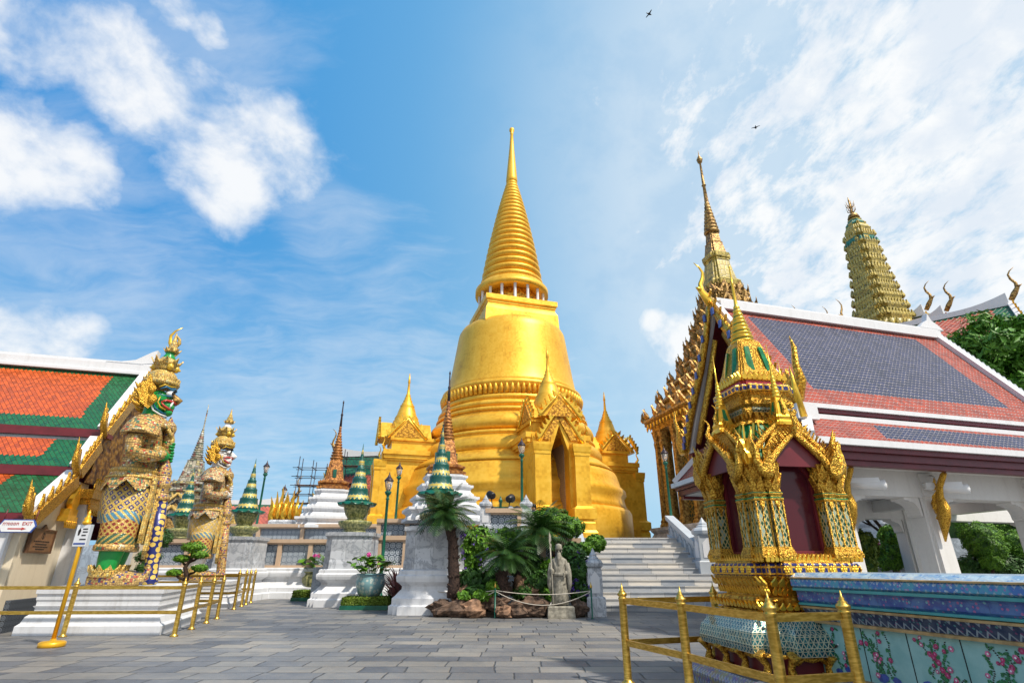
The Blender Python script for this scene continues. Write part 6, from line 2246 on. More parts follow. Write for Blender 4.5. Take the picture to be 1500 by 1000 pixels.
# ---------------------------------------------------------------- temple roofs behind the pavilion
def far_hall(px, py, Y, rz, L, label, w_=3.0, drop=3.6, cx_=None, flip=1, wall='cream plaster', body=True):
    p = at(px, py, Y)
    t = thing('temple_hall', label, 'temple', (p.x, Y, 0), rz, 'halls with green-edged roofs beyond')
    zr = p.z
    sl_ = math.hypot(w_, drop)
    key = 'far tiles %.1f' % L
    if key not in MATS: tiles_diag(key, (.008, .10, .05), (.40, .09, .05), (-50, 0, L - .9, 0, .5, sl_ - .6), .22)
    for s in (1, -1):
        m_ = MB()
        q_ = [(-L * flip, s * w_, zr - drop), (0, s * w_, zr - drop), (0, 0, zr), (-L * flip, 0, zr)]
        m_.poly(q_ if s * flip < 0 else q_[::-1], 0, ([(0, 0), (L, 0), (L, sl_), (0, sl_)] if s * flip < 0 else [(0, sl_), (L, sl_), (L, 0), (0, 0)]))
        m_.build('roof', key, t)
        m_ = MB(); m_.beam((.05 * flip, s * .02, zr + .05), (.05 * flip, s * w_, zr - drop + .02), .25, .25); m_.build('verge', 'white trim', t)
        m_ = MB()
        m_.beam((.2 * flip, s * .02, zr - .1), (.2 * flip, s * w_, zr - drop - .1), .12, .4)
        for i in range(8):
            k = (i + .5) / 8
            m_.prism(flame(.5, .3, .05), (.2 * flip, s * w_ * k, zr - drop * k), (0, .75, s * .6), (0, s * .6, .75), .1)
        m_.build('bargeboard', 'gilt', t)
    m_ = MB()
    n = 10
    rg = []
    for i in range(n + 1):
        x = -L * flip * (1 - i / n)
        up = .55 * max(0, (i / n - .55) / .45) ** 2
        rg.append([(x, y, zr + zz + (up if zz > 0 else 0)) for y, zz in ((-.18, -.1), (.18, -.1), (.18, .28), (-.18, .28))])
    m_.loft(rg if flip > 0 else rg)
    m_.build('ridge', 'white trim', t)
    m_ = MB(); m_.prism([(-w_ * .9, zr - drop), (w_ * .9, zr - drop), (0, zr - .2)], (-.05 * flip, 0, 0), (0, 1, 0), (0, 0, 1), .15); m_.build('gable', 'gilt carving big', t)
    m_ = MB(); chofa(m_, (.3 * flip, 0, zr + .5), (flip, 0, 0), 2.1, .10); m_.build('roof_finial', 'old gilt', t)
    if body:
        m_ = MB(); m_.bbox((-L * flip, -w_ * .8, 0), (-.4 * flip, w_ * .8, zr - drop - .05)); m_.build('wall', wall, t)
    return t
far_hall(1478, 446, 33, R(-38), 6.5, 'hall roof with tall finial above the leafy tree on the right', 3.2, 3.4)
far_hall(1383, 462, 37, R(-50), 3.0, 'hall roof with finial right of the prang tower, nearer one', 1.7, 4.2)
far_hall(1354, 460, 38.5, R(-50), 3.0, 'hall roof with finial right of the prang tower, farther one', 1.7, 4.2)
far_hall(1250, 484, 38, R(14), 7.0, 'hall roof with finial left of the prang tower', 2.6, 3.4, flip=-1)
far_hall(1226, 488, 45, R(14), 7.0, 'hall roof peeking over the pavilion ridge with finial', 2.6, 3.4, flip=-1)
far_hall(1178, 482, 50, R(14), 7.0, 'hall roof with finial above the left part of the pavilion ridge', 2.4, 3.4, flip=-1)
# ---------------------------------------------------------------- planting by the stairs
def cycad(base, top, rad, label, nf=46, seed=1):
    rr = random.Random(seed)
    base, top = Vector(base), Vector(top)
    t = thing('cycad', label, 'cycad', base, 0, 'cycads by the stairs')
    d = top - base
    m_ = MB()
    n = 9
    pts = [d * (i / n) + Vector((math.sin(i * 1.3) * .02 + .12 * math.sin(i / n * math.pi) * (1 if d.x < 0 else -1), .0, 0)) for i in range(n + 1)]
    rings = []
    m_.tube(pts, [.17 - .05 * (i / n) + (.015 if i % 2 else 0) for i in range(n + 1)], 12)
    for i in range(90):                          # old leaf bases
        k = rr.random(); a = rr.uniform(0, 6.28)
        p = pts[0].lerp(pts[-1], k) if False else pts[min(n, int(k * n))]
        r = .165 - .05 * k
        o = p + Vector((r * math.cos(a), r * math.sin(a), rr.uniform(0, .1)))
        m_.prism([(-.03, 0), (.03, 0), (.0, .07)], o, (-math.sin(a), math.cos(a), 0), (math.cos(a) * .7, math.sin(a) * .7, .7), .03)
    m_.build('trunk', 'cycad trunk', t)
    m_ = MB()
    for i in range(nf):
        a = i * 2.399 + rr.uniform(-.2, .2)
        el = R(78 - 92 * (i / nf) ** .9) + rr.uniform(-.12, .12)
        L = rad * rr.uniform(.92, 1.15)
        h = Vector((math.cos(a), math.sin(a), 0))
        p = d.copy()
        dirv = (h * math.cos(el) + Vector((0, 0, math.sin(el)))).normalized()
        ns = 17
        prev = p
        side = Vector((-math.sin(a), math.cos(a), 0))
        for k in range(ns):
            dirv = (dirv + Vector((0, 0, -.075)) + h * .015).normalized()
            nx = prev + dirv * L / ns
            up = side.cross(dirv).normalized()
            f = (k + 1) / ns
            ll = L * .27 * (math.sin(math.pi * min(1, f * .86 + .1)) ** .7) + .02
            for s in (-1, 1):
                tip = nx + side * s * ll * .9 + dirv * ll * .42 + up * ll * (.30)
                b0, b1 = prev.lerp(nx, .25), prev.lerp(nx, .85)
                mid = b0.lerp(tip, .5) + dirv * .012
                ids = [m_.pt(b0), m_.pt(b1), m_.pt(mid + dirv * .022), m_.pt(tip), m_.pt(mid - dirv * .006)]
                m_.face(ids)
            sw = .006
            ids = [m_.pt(prev - side * sw), m_.pt(prev + side * sw), m_.pt(nx + side * sw), m_.pt(nx - side * sw)]
            m_.face(ids)
            prev = nx
    m_.build('crown', 'cycad leaf', t)
    return t
def gp(x, y, Y, z=None):
    p = at(x, y, Y)
    return (p.x, Y, p.z if z is None else z)
cycad(gp(663, 876, 16.9), gp(654, 752, 16.9), 1.0, 'tallest cycad with bent trunk before the marble pedestal', 50, 1)
cycad(gp(741, 872, 16.6), gp(743, 812, 16.6), .92, 'shortest cycad in the middle of the rockery', 48, 2)
cycad(gp(757, 868, 17.6), gp(789, 776, 17.8), 1.1, 'leaning cycad with dark crown left of the stone guardian', 52, 3)

def bush(name, label, blobs, n, size, m, flower=None, nf=0, cat='bush', group=None, trunk=None, asp=2.0):
    c0 = blobs[0][0]
    t = thing(name, label, cat, (c0[0], c0[1], 0), 0, group)
    m_ = MB()
    o = Vector((c0[0], c0[1], 0))
    tot = sum(b[1][0] * b[1][2] for b in blobs)
    for c, r in blobs: leaf_cloud(m_, Vector(c) - o, r, int(n * r[0] * r[2] / tot), size, 0, .88 if 'topiary' in name else .5, .1, asp)
    m_.build('foliage', m, t)
    m_ = MB()
    for c, r in blobs:                           # inner twigs and shade mass
        cc = Vector(c) - o
        for k in range(9):
            d = Vector((rnd.uniform(-1, 1) * r[0], rnd.uniform(-1, 1) * r[1], rnd.uniform(-.2, 1) * r[2])) * .7
            m_.tube([cc - Vector((0, 0, r[2] * .8)), cc + d * .5, cc + d], [.03, .02, .006], 5)
    if trunk:
        for a, b, r in trunk: m_.tube([Vector(a) - o, Vector(a).lerp(Vector(b), .5) - o + Vector((.03, 0, 0)), Vector(b) - o], [r, r * .8, r * .6], 8)
    m_.build('stem', 'bark', t)
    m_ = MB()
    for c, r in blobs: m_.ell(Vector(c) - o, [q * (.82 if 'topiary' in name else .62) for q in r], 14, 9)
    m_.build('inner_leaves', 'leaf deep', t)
    if flower:
        m_ = MB()
        for k in range(nf):
            c, r = rnd.choice(blobs)
            leaf_cloud(m_, Vector(c) - o + Vector((rnd.uniform(-.75, .75) * r[0], -r[1] * .75, rnd.uniform(-.7, .7) * r[2])), (.07, .05, .07), 14, .045, 0, .2, 0, 1.2)
        m_.build('flower', flower, t)
    return t
B = lambda x, y, Y, rx, ry, rz: (tuple(at(x, y, Y)), (rx, ry, rz))
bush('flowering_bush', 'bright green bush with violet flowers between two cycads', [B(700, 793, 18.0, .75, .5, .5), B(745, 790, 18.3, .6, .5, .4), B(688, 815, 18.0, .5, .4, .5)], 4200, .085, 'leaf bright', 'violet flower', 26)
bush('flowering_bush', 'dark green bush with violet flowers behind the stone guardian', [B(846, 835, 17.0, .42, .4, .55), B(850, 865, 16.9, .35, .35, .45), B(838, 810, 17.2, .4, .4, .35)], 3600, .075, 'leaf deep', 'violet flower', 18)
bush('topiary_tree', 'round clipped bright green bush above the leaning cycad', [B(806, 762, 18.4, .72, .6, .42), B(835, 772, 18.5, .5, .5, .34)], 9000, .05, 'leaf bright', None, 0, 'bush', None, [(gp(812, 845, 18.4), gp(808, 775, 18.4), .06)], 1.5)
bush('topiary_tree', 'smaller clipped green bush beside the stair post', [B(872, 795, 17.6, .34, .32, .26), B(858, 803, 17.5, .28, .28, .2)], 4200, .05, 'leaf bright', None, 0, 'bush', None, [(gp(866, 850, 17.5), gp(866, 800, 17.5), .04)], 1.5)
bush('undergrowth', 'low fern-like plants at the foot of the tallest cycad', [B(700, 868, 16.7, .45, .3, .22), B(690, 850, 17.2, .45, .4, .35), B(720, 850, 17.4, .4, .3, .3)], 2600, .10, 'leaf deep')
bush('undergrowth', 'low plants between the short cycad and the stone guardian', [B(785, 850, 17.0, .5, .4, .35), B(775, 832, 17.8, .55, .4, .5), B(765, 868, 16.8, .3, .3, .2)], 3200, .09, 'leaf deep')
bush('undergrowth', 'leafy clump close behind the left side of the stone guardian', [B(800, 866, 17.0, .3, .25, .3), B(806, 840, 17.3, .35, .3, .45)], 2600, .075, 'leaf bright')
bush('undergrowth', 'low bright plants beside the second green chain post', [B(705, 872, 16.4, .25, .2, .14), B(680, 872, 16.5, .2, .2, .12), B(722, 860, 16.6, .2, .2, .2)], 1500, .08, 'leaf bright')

def strappy(name, label, p, n, L, m, flower=None, up=.9):
    t = thing(name, label, 'plant', p, 0)
    m_ = MB()
    for i in range(n):
        a = rnd.uniform(0, 6.28)
        b = Vector((math.cos(a), math.sin(a), 0))
        l = L * rnd.uniform(.6, 1.1)
        d = (b * rnd.uniform(.2, .9) + Vector((0, 0, up))).normalized()
        s = Vector((-b.y, b.x, 0))
        p_ = Vector((0, 0, rnd.uniform(0, L * .3)))
        pts = []
        for k in range(6):
            pts.append((p_.copy(), .022 * L * (1.2 - abs(k - 2) * .28)))
            p_ = p_ + d * l / 5
            d = (d + b * .12 - Vector((0, 0, .16))).normalized()
        ids = [(m_.pt(q - s * w_), m_.pt(q + s * w_)) for q, w_ in pts]
        for u, v in zip(ids, ids[1:]): m_.face((u[0], u[1], v[1], v[0]))
    m_.build('leaves', m, t)
    m_ = MB(); m_.tube([(0, 0, -.05), (0, 0, L * .4)], [.04 * L, .03 * L], 6); m_.build('stem', 'bark', t)
    if flower:
        m_ = MB()
        for i in range(4):
            q = Vector((rnd.uniform(-.2, .2), rnd.uniform(-.2, .1), L * rnd.uniform(.8, 1.05)))
            leaf_cloud(m_, q, (.07, .07, .09), 20, .06)
        m_.build('flower', flower, t)
    return t
strappy('cordyline', 'purple-leaved cordyline left of the tallest pedestal', gp(582, 862, 19.3, .1), 60, 1.35, 'leaf purple')
strappy('cordyline', 'dark strap-leaved plant low behind the front green lamp', gp(574, 872, 19.6, .0), 40, .9, 'leaf deep')
strappy('bromeliad', 'spiky yellow-green plant behind the middle chain post', gp(727, 872, 16.8, .2), 30, .55, 'leaf lime')
strappy('ginger_plant', 'strap-leaved plant with orange flowers above the smaller lotus pot', gp(479, 838, 24.0, 1.0), 26, 1.0, 'leaf bright', 'orange flower')

def lotus_pot(X, Y, sc, label, pot, z=.22):
    t = thing('lotus_pot', label, 'pot', (X, Y, z), 0, None, sc)
    m_ = MB(); m_.lathe([(.30, .0), (.34, .02), (.34, .06), (.30, .08)], 24); m_.build('foot', 'pot blue', t)
    m_ = MB(); m_.lathe([(.30, .08), (.40, .2), (.47, .4), (.48, .55), (.43, .68), (.44, .72), (.48, .74), (.47, .77), (.42, .77), (.40, .7), (.0, .68)], 28); m_.build('pot', pot, t)
    m_ = MB()
    for i in range(44):
        a, r, h = rnd.uniform(0, 6.28), rnd.uniform(.1, .75), rnd.uniform(.85, 1.3)
        c = Vector((r * math.cos(a), r * math.sin(a), h))
        ti = Vector((rnd.uniform(-.5, .5), rnd.uniform(-.6, .3), 1)).normalized()
        u = ti.cross(Vector((1, 0, 0))).normalized(); v = ti.cross(u)
        rr = rnd.uniform(.1, .2)
        cc = m_.pt(c - ti * .03)
        ring = [m_.pt(c + (u * math.cos(k * .785) + v * math.sin(k * .785)) * rr + ti * .03 * math.sin(k * 2.2)) for k in range(8)]
        for k in range(8): m_.face((cc, ring[k], ring[(k + 1) % 8]), 0, True)
        m_.tube([(c.x * .3, c.y * .3, .68), c - ti * .03], .008, 4)
    m_.build('lotus_leaves', 'leaf bright', t)
    m_ = MB()
    for i in range(2):
        leaf_cloud(m_, (rnd.uniform(-.3, .3), -.2, 1.35), (.07, .07, .08), 26, .07, 0, .3, 0, 1.5)
    m_.build('lotus_flower', 'pink flower', t)
p = at(541, 872, 19.6); lotus_pot(p.x, 19.6, 1.0, 'patterned blue-green lotus pot with pink flowers, nearer one', 'pot glaze', .29)
p = gz(458, 868, .2); lotus_pot(p.x, p.y, 1.1, 'grey lotus pot farther left beside the low hedge', 'urn ceramic')

def hedge(a, b, h, label):
    t = thing('box_hedge', label, 'hedge', ((a[0] + b[0]) / 2, (a[1] + b[1]) / 2, 0), 0, 'low clipped hedges in green troughs')
    w_, d_ = abs(b[0] - a[0]), abs(b[1] - a[1])
    m_ = MB(); m_.bbox((-w_ / 2 - .04, -d_ / 2 - .04, 0), (w_ / 2 + .04, d_ / 2 + .04, .13)); m_.build('trough', 'lamp green', t)
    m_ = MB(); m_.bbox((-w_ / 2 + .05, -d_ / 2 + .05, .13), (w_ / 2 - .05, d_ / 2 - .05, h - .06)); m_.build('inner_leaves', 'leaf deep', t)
    m_ = MB()
    for i in range(int(5200 * w_ * .6)):
        f = rnd.choice((0, 0, 1, 1, 2))
        x, y, z = rnd.uniform(-.5, .5) * w_, rnd.uniform(-.5, .5) * d_, rnd.uniform(.14, h)
        if f == 0: y = -d_ / 2
        elif f == 1: z = h
        else: x = rnd.choice((-.5, .5)) * w_
        leaf_cloud(m_, (x, y, z + rnd.gauss(0, .012)), (.02, .02, .02), 1, .045)
    m_.build('foliage', 'leaf lime', t)
p, q = gz(499, 893), gz(566, 893)
hedge((p.x, p.y), (q.x, p.y + 1.05), .34, 'low hedge in a green trough under the nearer lotus pot')
p, q = gz(427, 880), gz(455, 880)
hedge((p.x, p.y), (q.x, p.y + .9), .36, 'low hedge in a green trough under the farther lotus pot')

def rock(x, y, Y, sx, sy, sz, m, label, seed):
    rr = random.Random(seed)
    p = at(x, y, Y)
    t = MB()
    n, mm = 16, 10
    ph = [rr.uniform(0, 6.28) for _ in range(8)]
    rings = []
    for i in range(mm + 1):
        th_ = -math.pi / 2 + math.pi * i / mm
        rg = []
        for k in range(n):
            a = 2 * math.pi * k / n
            d = Vector((math.cos(a) * max(math.cos(th_), .02), math.sin(a) * max(math.cos(th_), .02), math.sin(th_)))
            f = 1 + .16 * math.sin(d.x * 4 + ph[0]) + .14 * math.sin(d.z * 6 + ph[1] + d.y * 3) + .10 * math.sin(d.x * 11 + d.z * 9 + ph[2]) + .07 * rr.uniform(-1, 1)
            rg.append((d.x * sx * f, d.y * sy * f, d.z * sz * f))
        rings.append(rg)
    t.loft(rings, 0, False)
    o = t.build('rock', m, None, (p.x, Y, max(p.z, sz * .6)))
    tag(o, label, 'rock', 'rockery stones')
RK = [(665, 893, 16.6, .55, .35, .26, 'rock', 'dark rock at the left end of the rockery'), (692, 893, 16.4, .45, .3, .24, 'pale rock', 'pale brown rock left of the middle chain post'),
      (645, 889, 16.9, .32, .3, .2, 'rock', 'small rock touching the marble pedestal base'), (738, 895, 16.2, .22, .2, .17, 'pale rock', 'small pale rock right of the middle chain post'),
      (731, 884, 16.5, .25, .25, .2, 'rock', 'rock behind the middle chain post'), (760, 893, 16.4, .35, .3, .22, 'rock', 'dark rock under the short cycad'),
      (782, 888, 16.5, .38, .3, .26, 'rock', 'reddish rock left of the stone guardian'), (772, 862, 17.0, .36, .3, .34, 'pale rock', 'taller brown rock behind the short cycad'),
      (678, 872, 17.0, .42, .3, .28, 'pale rock', 'brown rock leaning against the bent cycad trunk'), (848, 890, 16.4, .24, .2, .2, 'rock', 'dark rock right of the stone guardian'),
      (715, 880, 16.7, .36, .3, .22, 'rock', 'dark rock amid the low ferns')]
for i, r in enumerate(RK): rock(*r, 20 + i)
m_ = MB(); m_.bbox((-2.0, 16.5, .0), (2.0, 19.3, .14)); o = struct('planting bed', m_, 'soil')

# stone guardian with halberd
p = gz(823, 906)
t = thing('stone_block', 'rough square stone block under the stone guardian', 'plinth', (p.x, p.y + .32, 0))
m_ = MB(); m_.plan(rectp(.36, .32), [(1, 0), (1.02, .06), (.97, .2), (.98, .27), (.9, .30)]); m_.build('block', 'statue stone', t)
sg_ = thing('stone_guardian', 'weathered grey stone guardian statue holding a tall halberd', 'statue', (p.x, p.y + .32, .29), R(-8))
sg_.scale = (.76, .80, .98)
body = skin([(0, 0, .75), (0, 0, .98), (0, .01, 1.16), (0, 0, 1.28), (0, -.02, 1.42), (-.13, 0, .35), (-.14, -.02, .05), (-.14, -.14, .03), (.13, 0, .35), (.14, -.02, .05), (.14, -.14, .03), (-.2, 0, 1.12), (-.3, -.04, .92), (-.22, -.2, .86), (.2, 0, 1.12), (.31, .02, .9), (.2, -.12, .78)],
             [(0, 1), (1, 2), (2, 3), (3, 4), (0, 5), (5, 6), (6, 7), (0, 8), (8, 9), (9, 10), (2, 11), (11, 12), (12, 13), (2, 14), (14, 15), (15, 16)],
             [.2, .21, .17, .075, .1, .15, .10, .06, .15, .10, .06, .11, .1, .07, .11, .1, .07], 2)
body.build('body', 'statue stone', sg_)
m_ = MB()                                        # robe with folds
rg = []
for z, a in ((.04, .32), (.3, .29), (.6, .26), (.8, .25), (.95, .24), (1.1, .2), (1.2, .1)):
    rg.append([((a + .022 * math.sin(k * 2.6 + z * 3) * (1.2 - z)) * math.cos(2 * math.pi * k / 36), (a * .72 + .022 * math.sin(k * 2.6 + z * 3) * (1.2 - z)) * math.sin(2 * math.pi * k / 36), z) for k in range(36)])
m_.loft(rg, 0, True)
for s in (-1, 1): m_.tube([(s * .27, 0, 1.08), (s * .34, -.03, .85), (s * .36, -.05, .55), (s * .33, -.02, .32)], [.1, .1, .09, .03], 8)
m_.lathe([(.25, .76), (.27, .78), (.27, .83), (.25, .85)], 20)
m_.build('robe', 'statue stone', sg_)
m_ = MB()
m_.lathe([(.13, 1.45), (.145, 1.48), (.12, 1.52), (.13, 1.56), (.09, 1.6), (.03, 1.62)], 14)
m_.build('hat', 'statue stone', sg_)
m_ = MB()
m_.ell((0, -.1, 1.41), (.025, .035, .03), 8, 6)
for s in (-1, 1): m_.ell((s * .045, -.092, 1.435), (.022, .015, .012), 8, 6); m_.ell((s * .1, -.02, 1.41), (.02, .03, .04), 8, 6)
m_.tube([(-.04, -.095, 1.365), (0, -.105, 1.37), (.04, -.095, 1.365)], .01, 6)
m_.build('face_features', 'statue stone', sg_)
m_ = MB(); m_.tube([(0, -.09, 1.35), (0, -.14, 1.25), (0, -.16, 1.1), (0, -.16, .98)], [.07, .075, .06, .01], 10); m_.build('beard', 'statue stone', sg_)
for s, c in ((-1, (-.24, -.24, .87)), (1, (.17, -.16, .78))):
    m_ = MB(); m_.ell(c, (.05, .05, .055), 10, 8); h_ = m_.build('hand', 'statue stone', sg_)
    for q in range(4):
        f_ = MB(); f_.tube([(c[0] + .04, c[1] - .03, c[2] + .04 - .026 * q), (c[0] + .0, c[1] - .07, c[2] + .04 - .026 * q), (c[0] - .05, c[1] - .045, c[2] + .035 - .026 * q)], [.014, .015, .010], 6); f_.build('finger', 'statue stone', h_)
    f_ = MB(); f_.tube([(c[0] - .03, c[1] + .0, c[2] + .04), (c[0] - .04, c[1] - .045, c[2] + .06), (c[0], c[1] - .075, c[2] + .062)], [.018, .016, .010], 6); f_.build('thumb', 'statue stone', h_)
m_ = MB(); m_.tube([(-.22, -.3, 0), (-.26, -.29, .87), (-.29, -.28, 1.5)], .022, 8); m_.build('halberd_shaft', plain('pale stone', (.42, .38, .30), .8, 0, .3, 12, .4), sg_)
m_ = MB(); m_.prism([(-.03, 0), (.03, 0), (.05, .1), (.0, .16), (.045, .22), (.03, .34), (-.03, .46), (-.045, .2), (-.02, .1)], (-.29, -.28, 1.48), (1, 0, 0), (0, 0, 1), .03); m_.build('halberd_blade', 'pale stone', sg_)

# rope barrier
tb = thing('rope_barrier', 'slack white rope strung between thin green posts before the rockery', 'barrier', (0, 0, 0))
ps = [gz(612, 898), gz(725, 905), gz(868, 906)]
for p in ps:
    m_ = MB(); m_.lathe([(.035, 0), (.035, .02), (.022, .03), (.022, .74)], 10, p); po = m_.build('post', 'lamp green', tb)
    m_ = MB(); m_.lathe([(.024, .74), (.034, .76), (.034, .79), (.02, .82), (.012, .85), (.003, .9)], 10, p); m_.build('cap', 'brass', po)
for (a, b) in zip(ps, ps[1:]):
    for z, sg2 in ((.68, .10), (.66, .34)):
        m_ = MB(); m_.tube([a.lerp(b, k / 14) + Vector((0, 0, z - sg2 * 4 * (k / 14) * (1 - k / 14))) for k in range(15)], .011, 6); m_.build('rope', 'rope', tb)

# spotlights on a green stand
p = at(733, 770, 22.0)
sl_ = thing('spotlight_stand', 'green stand carrying four black spotlights', 'spotlight', (p.x, 22.0, TZ))
m_ = MB(); m_.lathe([(.12, 0), (.06, .05), (.05, 1.3), (.08, 1.34), (.08, 1.4), (.04, 1.46), (.01, 1.55)], 12); m_.bbox((-.45, -.025, 1.1), (.62, .025, 1.15)); m_.build('stand', 'lamp green', sl_)
for x, z, yw in ((-.36, 1.58, .5), (-.32, 1.02, .6), (.36, 1.45, -.5), (.34, .98, -2.6), (.60, 1.0, -.4)):
    m_ = MB(); d = Vector((-math.sin(yw), math.cos(yw), .25)).normalized()
    c = Vector((x, 0, z))
    m_.tube([c - d * .16, c - d * .12, c + d * .1, c + d * .16], [.08, .13, .16, .17], 14); s_ = m_.build('spotlight', 'black iron', sl_)
    m_ = MB(); m_.tube([c + d * .161, c + d * .17], [.15, .14], 14); m_.build('lens', 'steel', s_)
    m_ = MB(); m_.tube([c - Vector((0, 0, .12)), (x * .9, 0, 1.13)], .02, 6); m_.build('bracket', 'black iron', s_)

# visitor standing on the upper terrace
p = at(782, 743, 26.6)
pe = thing('person', 'dark-haired person in a navy top standing left of the stupa door', 'person', (p.x, 26.6, TZ), R(150))
k = (p.z - TZ) / 1.60
b = skin([(0, 0, .95), (0, 0, 1.2), (0, 0, 1.42), (0, .01, 1.52), (0, .02, 1.64), (-.1, 0, .85), (-.11, .02, .48), (-.12, 0, .08), (-.12, .14, .04), (.1, 0, .85), (.11, .02, .48), (.12, 0, .08), (.12, .14, .04), (-.19, 0, 1.40), (-.24, -.02, 1.12), (-.23, .05, .88), (.19, 0, 1.40), (.24, -.02, 1.12), (.23, .05, .88)],
         [(0, 1), (1, 2), (2, 3), (3, 4), (0, 5), (5, 6), (6, 7), (7, 8), (0, 9), (9, 10), (10, 11), (11, 12), (2, 13), (13, 14), (14, 15), (2, 16), (16, 17), (17, 18)],
         [.14, .13, .14, .055, .095, .09, .065, .045, .035, .09, .065, .045, .035, .07, .05, .035, .07, .05, .035], 2)
for v in range(len(b.v)): b.v[v] = tuple(q * k for q in b.v[v])
b.m = [0 if sum(b.v[i][2] for i in f) / len(f) > 1.46 * k else 1 for f in b.f]
b.build('body', ['skin tone', 'navy cloth'], pe)
m_ = MB(); m_.ell((0, -.01, 1.68 * k), (.105, .12, .11)); m_.ell((0, -.06, 1.62 * k), (.1, .08, .12)); m_.build('hair', 'dark hair', pe)
m_ = MB(); m_.lathe([(.15, .86 * k), (.17, 1.0 * k), (.15, 1.15 * k), (.19, 1.36 * k), (.1, 1.46 * k)], 18); m_.build('top', 'navy cloth', pe)
m_ = MB()
for s in (-1, 1):
    for q in range(4): m_.tube([(s * .23, .04 + .016 * q, .86 * k), (s * .232, .05 + .018 * q, .79 * k), (s * .22, .055 + .018 * q, .75 * k)], [.009, .008, .005], 5)
    m_.tube([(s * .22, .08, .87 * k), (s * .2, .11, .82 * k)], [.010, .006], 5)
m_.build('fingers', 'skin tone', pe)

# birds
for x, y, Y, rz, lab in ((951, 21, 48, .4, 'small dark bird high above the stupa spire'), (1107, 187, 60, 1.1, 'small dark bird above the library needle spire')):
    p = at(x, y, Y)
    t = thing('bird', lab, 'bird', p, rz, 'birds in the sky')
    b = skin([(0, 0, 0), (.22, 0, .02), (.34, 0, .05), (-.25, 0, 0), (-.45, 0, 0), (0, .25, .1), (-.06, .6, .05), (0, -.25, .1), (-.06, -.6, .05)], [(0, 1), (1, 2), (0, 3), (3, 4), (0, 5), (5, 6), (0, 7), (7, 8)], [.1, .08, .05, .07, .05, (.09, .03), (.05, .015), (.09, .03), (.05, .015)], 1)
    b.build('body', 'black iron', t)
    m_ = MB(); m_.tube([(.36, 0, .05), (.46, 0, .03)], [.025, .003], 5); m_.build('beak', 'gold glaze', t)

# ---------------------------------------------------------------- left: bonsai and clipped tree
p = at(266, 868, 17.3)
bt = thing('bonsai', 'small bonsai in a carved pot between the two giants', 'bonsai', (p.x, 17.3, 0), 0)
m_ = MB(); m_.lathe([(.4, 0), (.42, .3), (.36, .34), (.36, .4), (.44, .45), (.5, .62), (.54, .78), (.5, .8), (.44, .78), (0, .74)], 22); m_.build('pot', 'statue stone', bt)
m_ = MB(); m_.tube([(0, 0, .74), (.06, 0, 1.0), (-.06, 0, 1.25), (.08, 0, 1.5), (.03, 0, 1.72)], [.09, .075, .06, .045, .02], 8)
for e in ((-.32, 0, 1.08), (.36, 0, 1.2), (-.2, 0, 1.45), (.3, 0, 1.55)): m_.tube([(0, 0, e[2] - .16), (e[0] * .6, 0, e[2] - .1), e], [.045, .035, .015], 6)
m_.build('trunk', 'bark', bt)
for c, r in (((-.34, 0, 1.12), (.24, .2, .1)), ((.38, 0, 1.24), (.26, .2, .11)), ((-.22, 0, 1.5), (.26, .2, .11)), ((.3, 0, 1.6), (.26, .2, .12)), ((.05, 0, 1.82), (.38, .3, .17))):
    m_ = MB(); leaf_cloud(m_, c, r, 700, .042, 0, .5); m_.ell(c, [q * .6 for q in r], 10, 6); m_.build('leaf_pad', 'leaf bright', bt)
bb = [B(231, 788, 18.6, .48, .42, .34), B(218, 815, 18.6, .42, .35, .24), B(212, 832, 18.4, .3, .3, .2)]
bush('cloud_pruned_tree', 'dark green cloud-pruned tree right of the blue club', bb, 5200, .05, 'leaf deep', None, 0, 'tree', None, [(gp(225, 870, 18.6), gp(228, 800, 18.6), .07)], 1.5)
strappy('potted_fern', 'small leafy plant between the giant pedestals', gp(205, 850, 17.8, .55), 40, .7, 'leaf deep')

# ---------------------------------------------------------------- far left: scaffolding, far roofs, gilded ornaments
far_hall(423, 738, 52, R(8), 8.0, 'far hall with orange roof behind the left street lamps', 3.2, 2.6, flip=1)
far_hall(496, 668, 50, R(170), 8.0, 'far hall with green roof edge wrapped in scaffolding', 3.6, 5.0, flip=1)
def scaffold(x0, x1, y0, y1, Y, label):
    a, b = at(x0, y0, Y), at(x1, y1, Y)
    t = thing('scaffolding', label, 'scaffolding', (a.x, Y, 0), R(6), 'steel scaffolds on the far hall')
    W_, Z0, Z1 = b.x - a.x, 1.0, a.z
    nx = max(2, int(W_ / 1.1) + 1)
    m_ = MB()
    for i in range(nx):
        for y in (0, 1.1):
            x = W_ * i / (nx - 1)
            m_.tube([(x, y, 0), (x, y, Z1 - .3 * (i % 3))], .035, 5)
    m_.build('upright', 'bronze dark', t)
    m_ = MB()
    z = Z0
    k = 0
    while z < Z1 - .4:
        for y in (0, 1.1): m_.tube([(-.5, y, z), (W_ + .5, y, z)], .03, 5)
        for i in range(nx): m_.tube([(W_ * i / (nx - 1), -.4, z), (W_ * i / (nx - 1), 1.5, z)], .03, 5)
        z += .75
    m_.build('ledger', 'bronze dark', t)
    m_ = MB()
    z = Z0 + .75
    while z < Z1 - 1:
        m_.bbox((0, .1, z + .03), (W_ * rnd.uniform(.5, 1), 1.0, z + .07)); z += 1.5
    m_.build('plank', 'pale rock', t)
scaffold(440, 468, 668, 760, 48, 'scaffolding tower left of the white chedi')
scaffold(506, 545, 658, 760, 47, 'scaffolding behind the left white chedi spire')
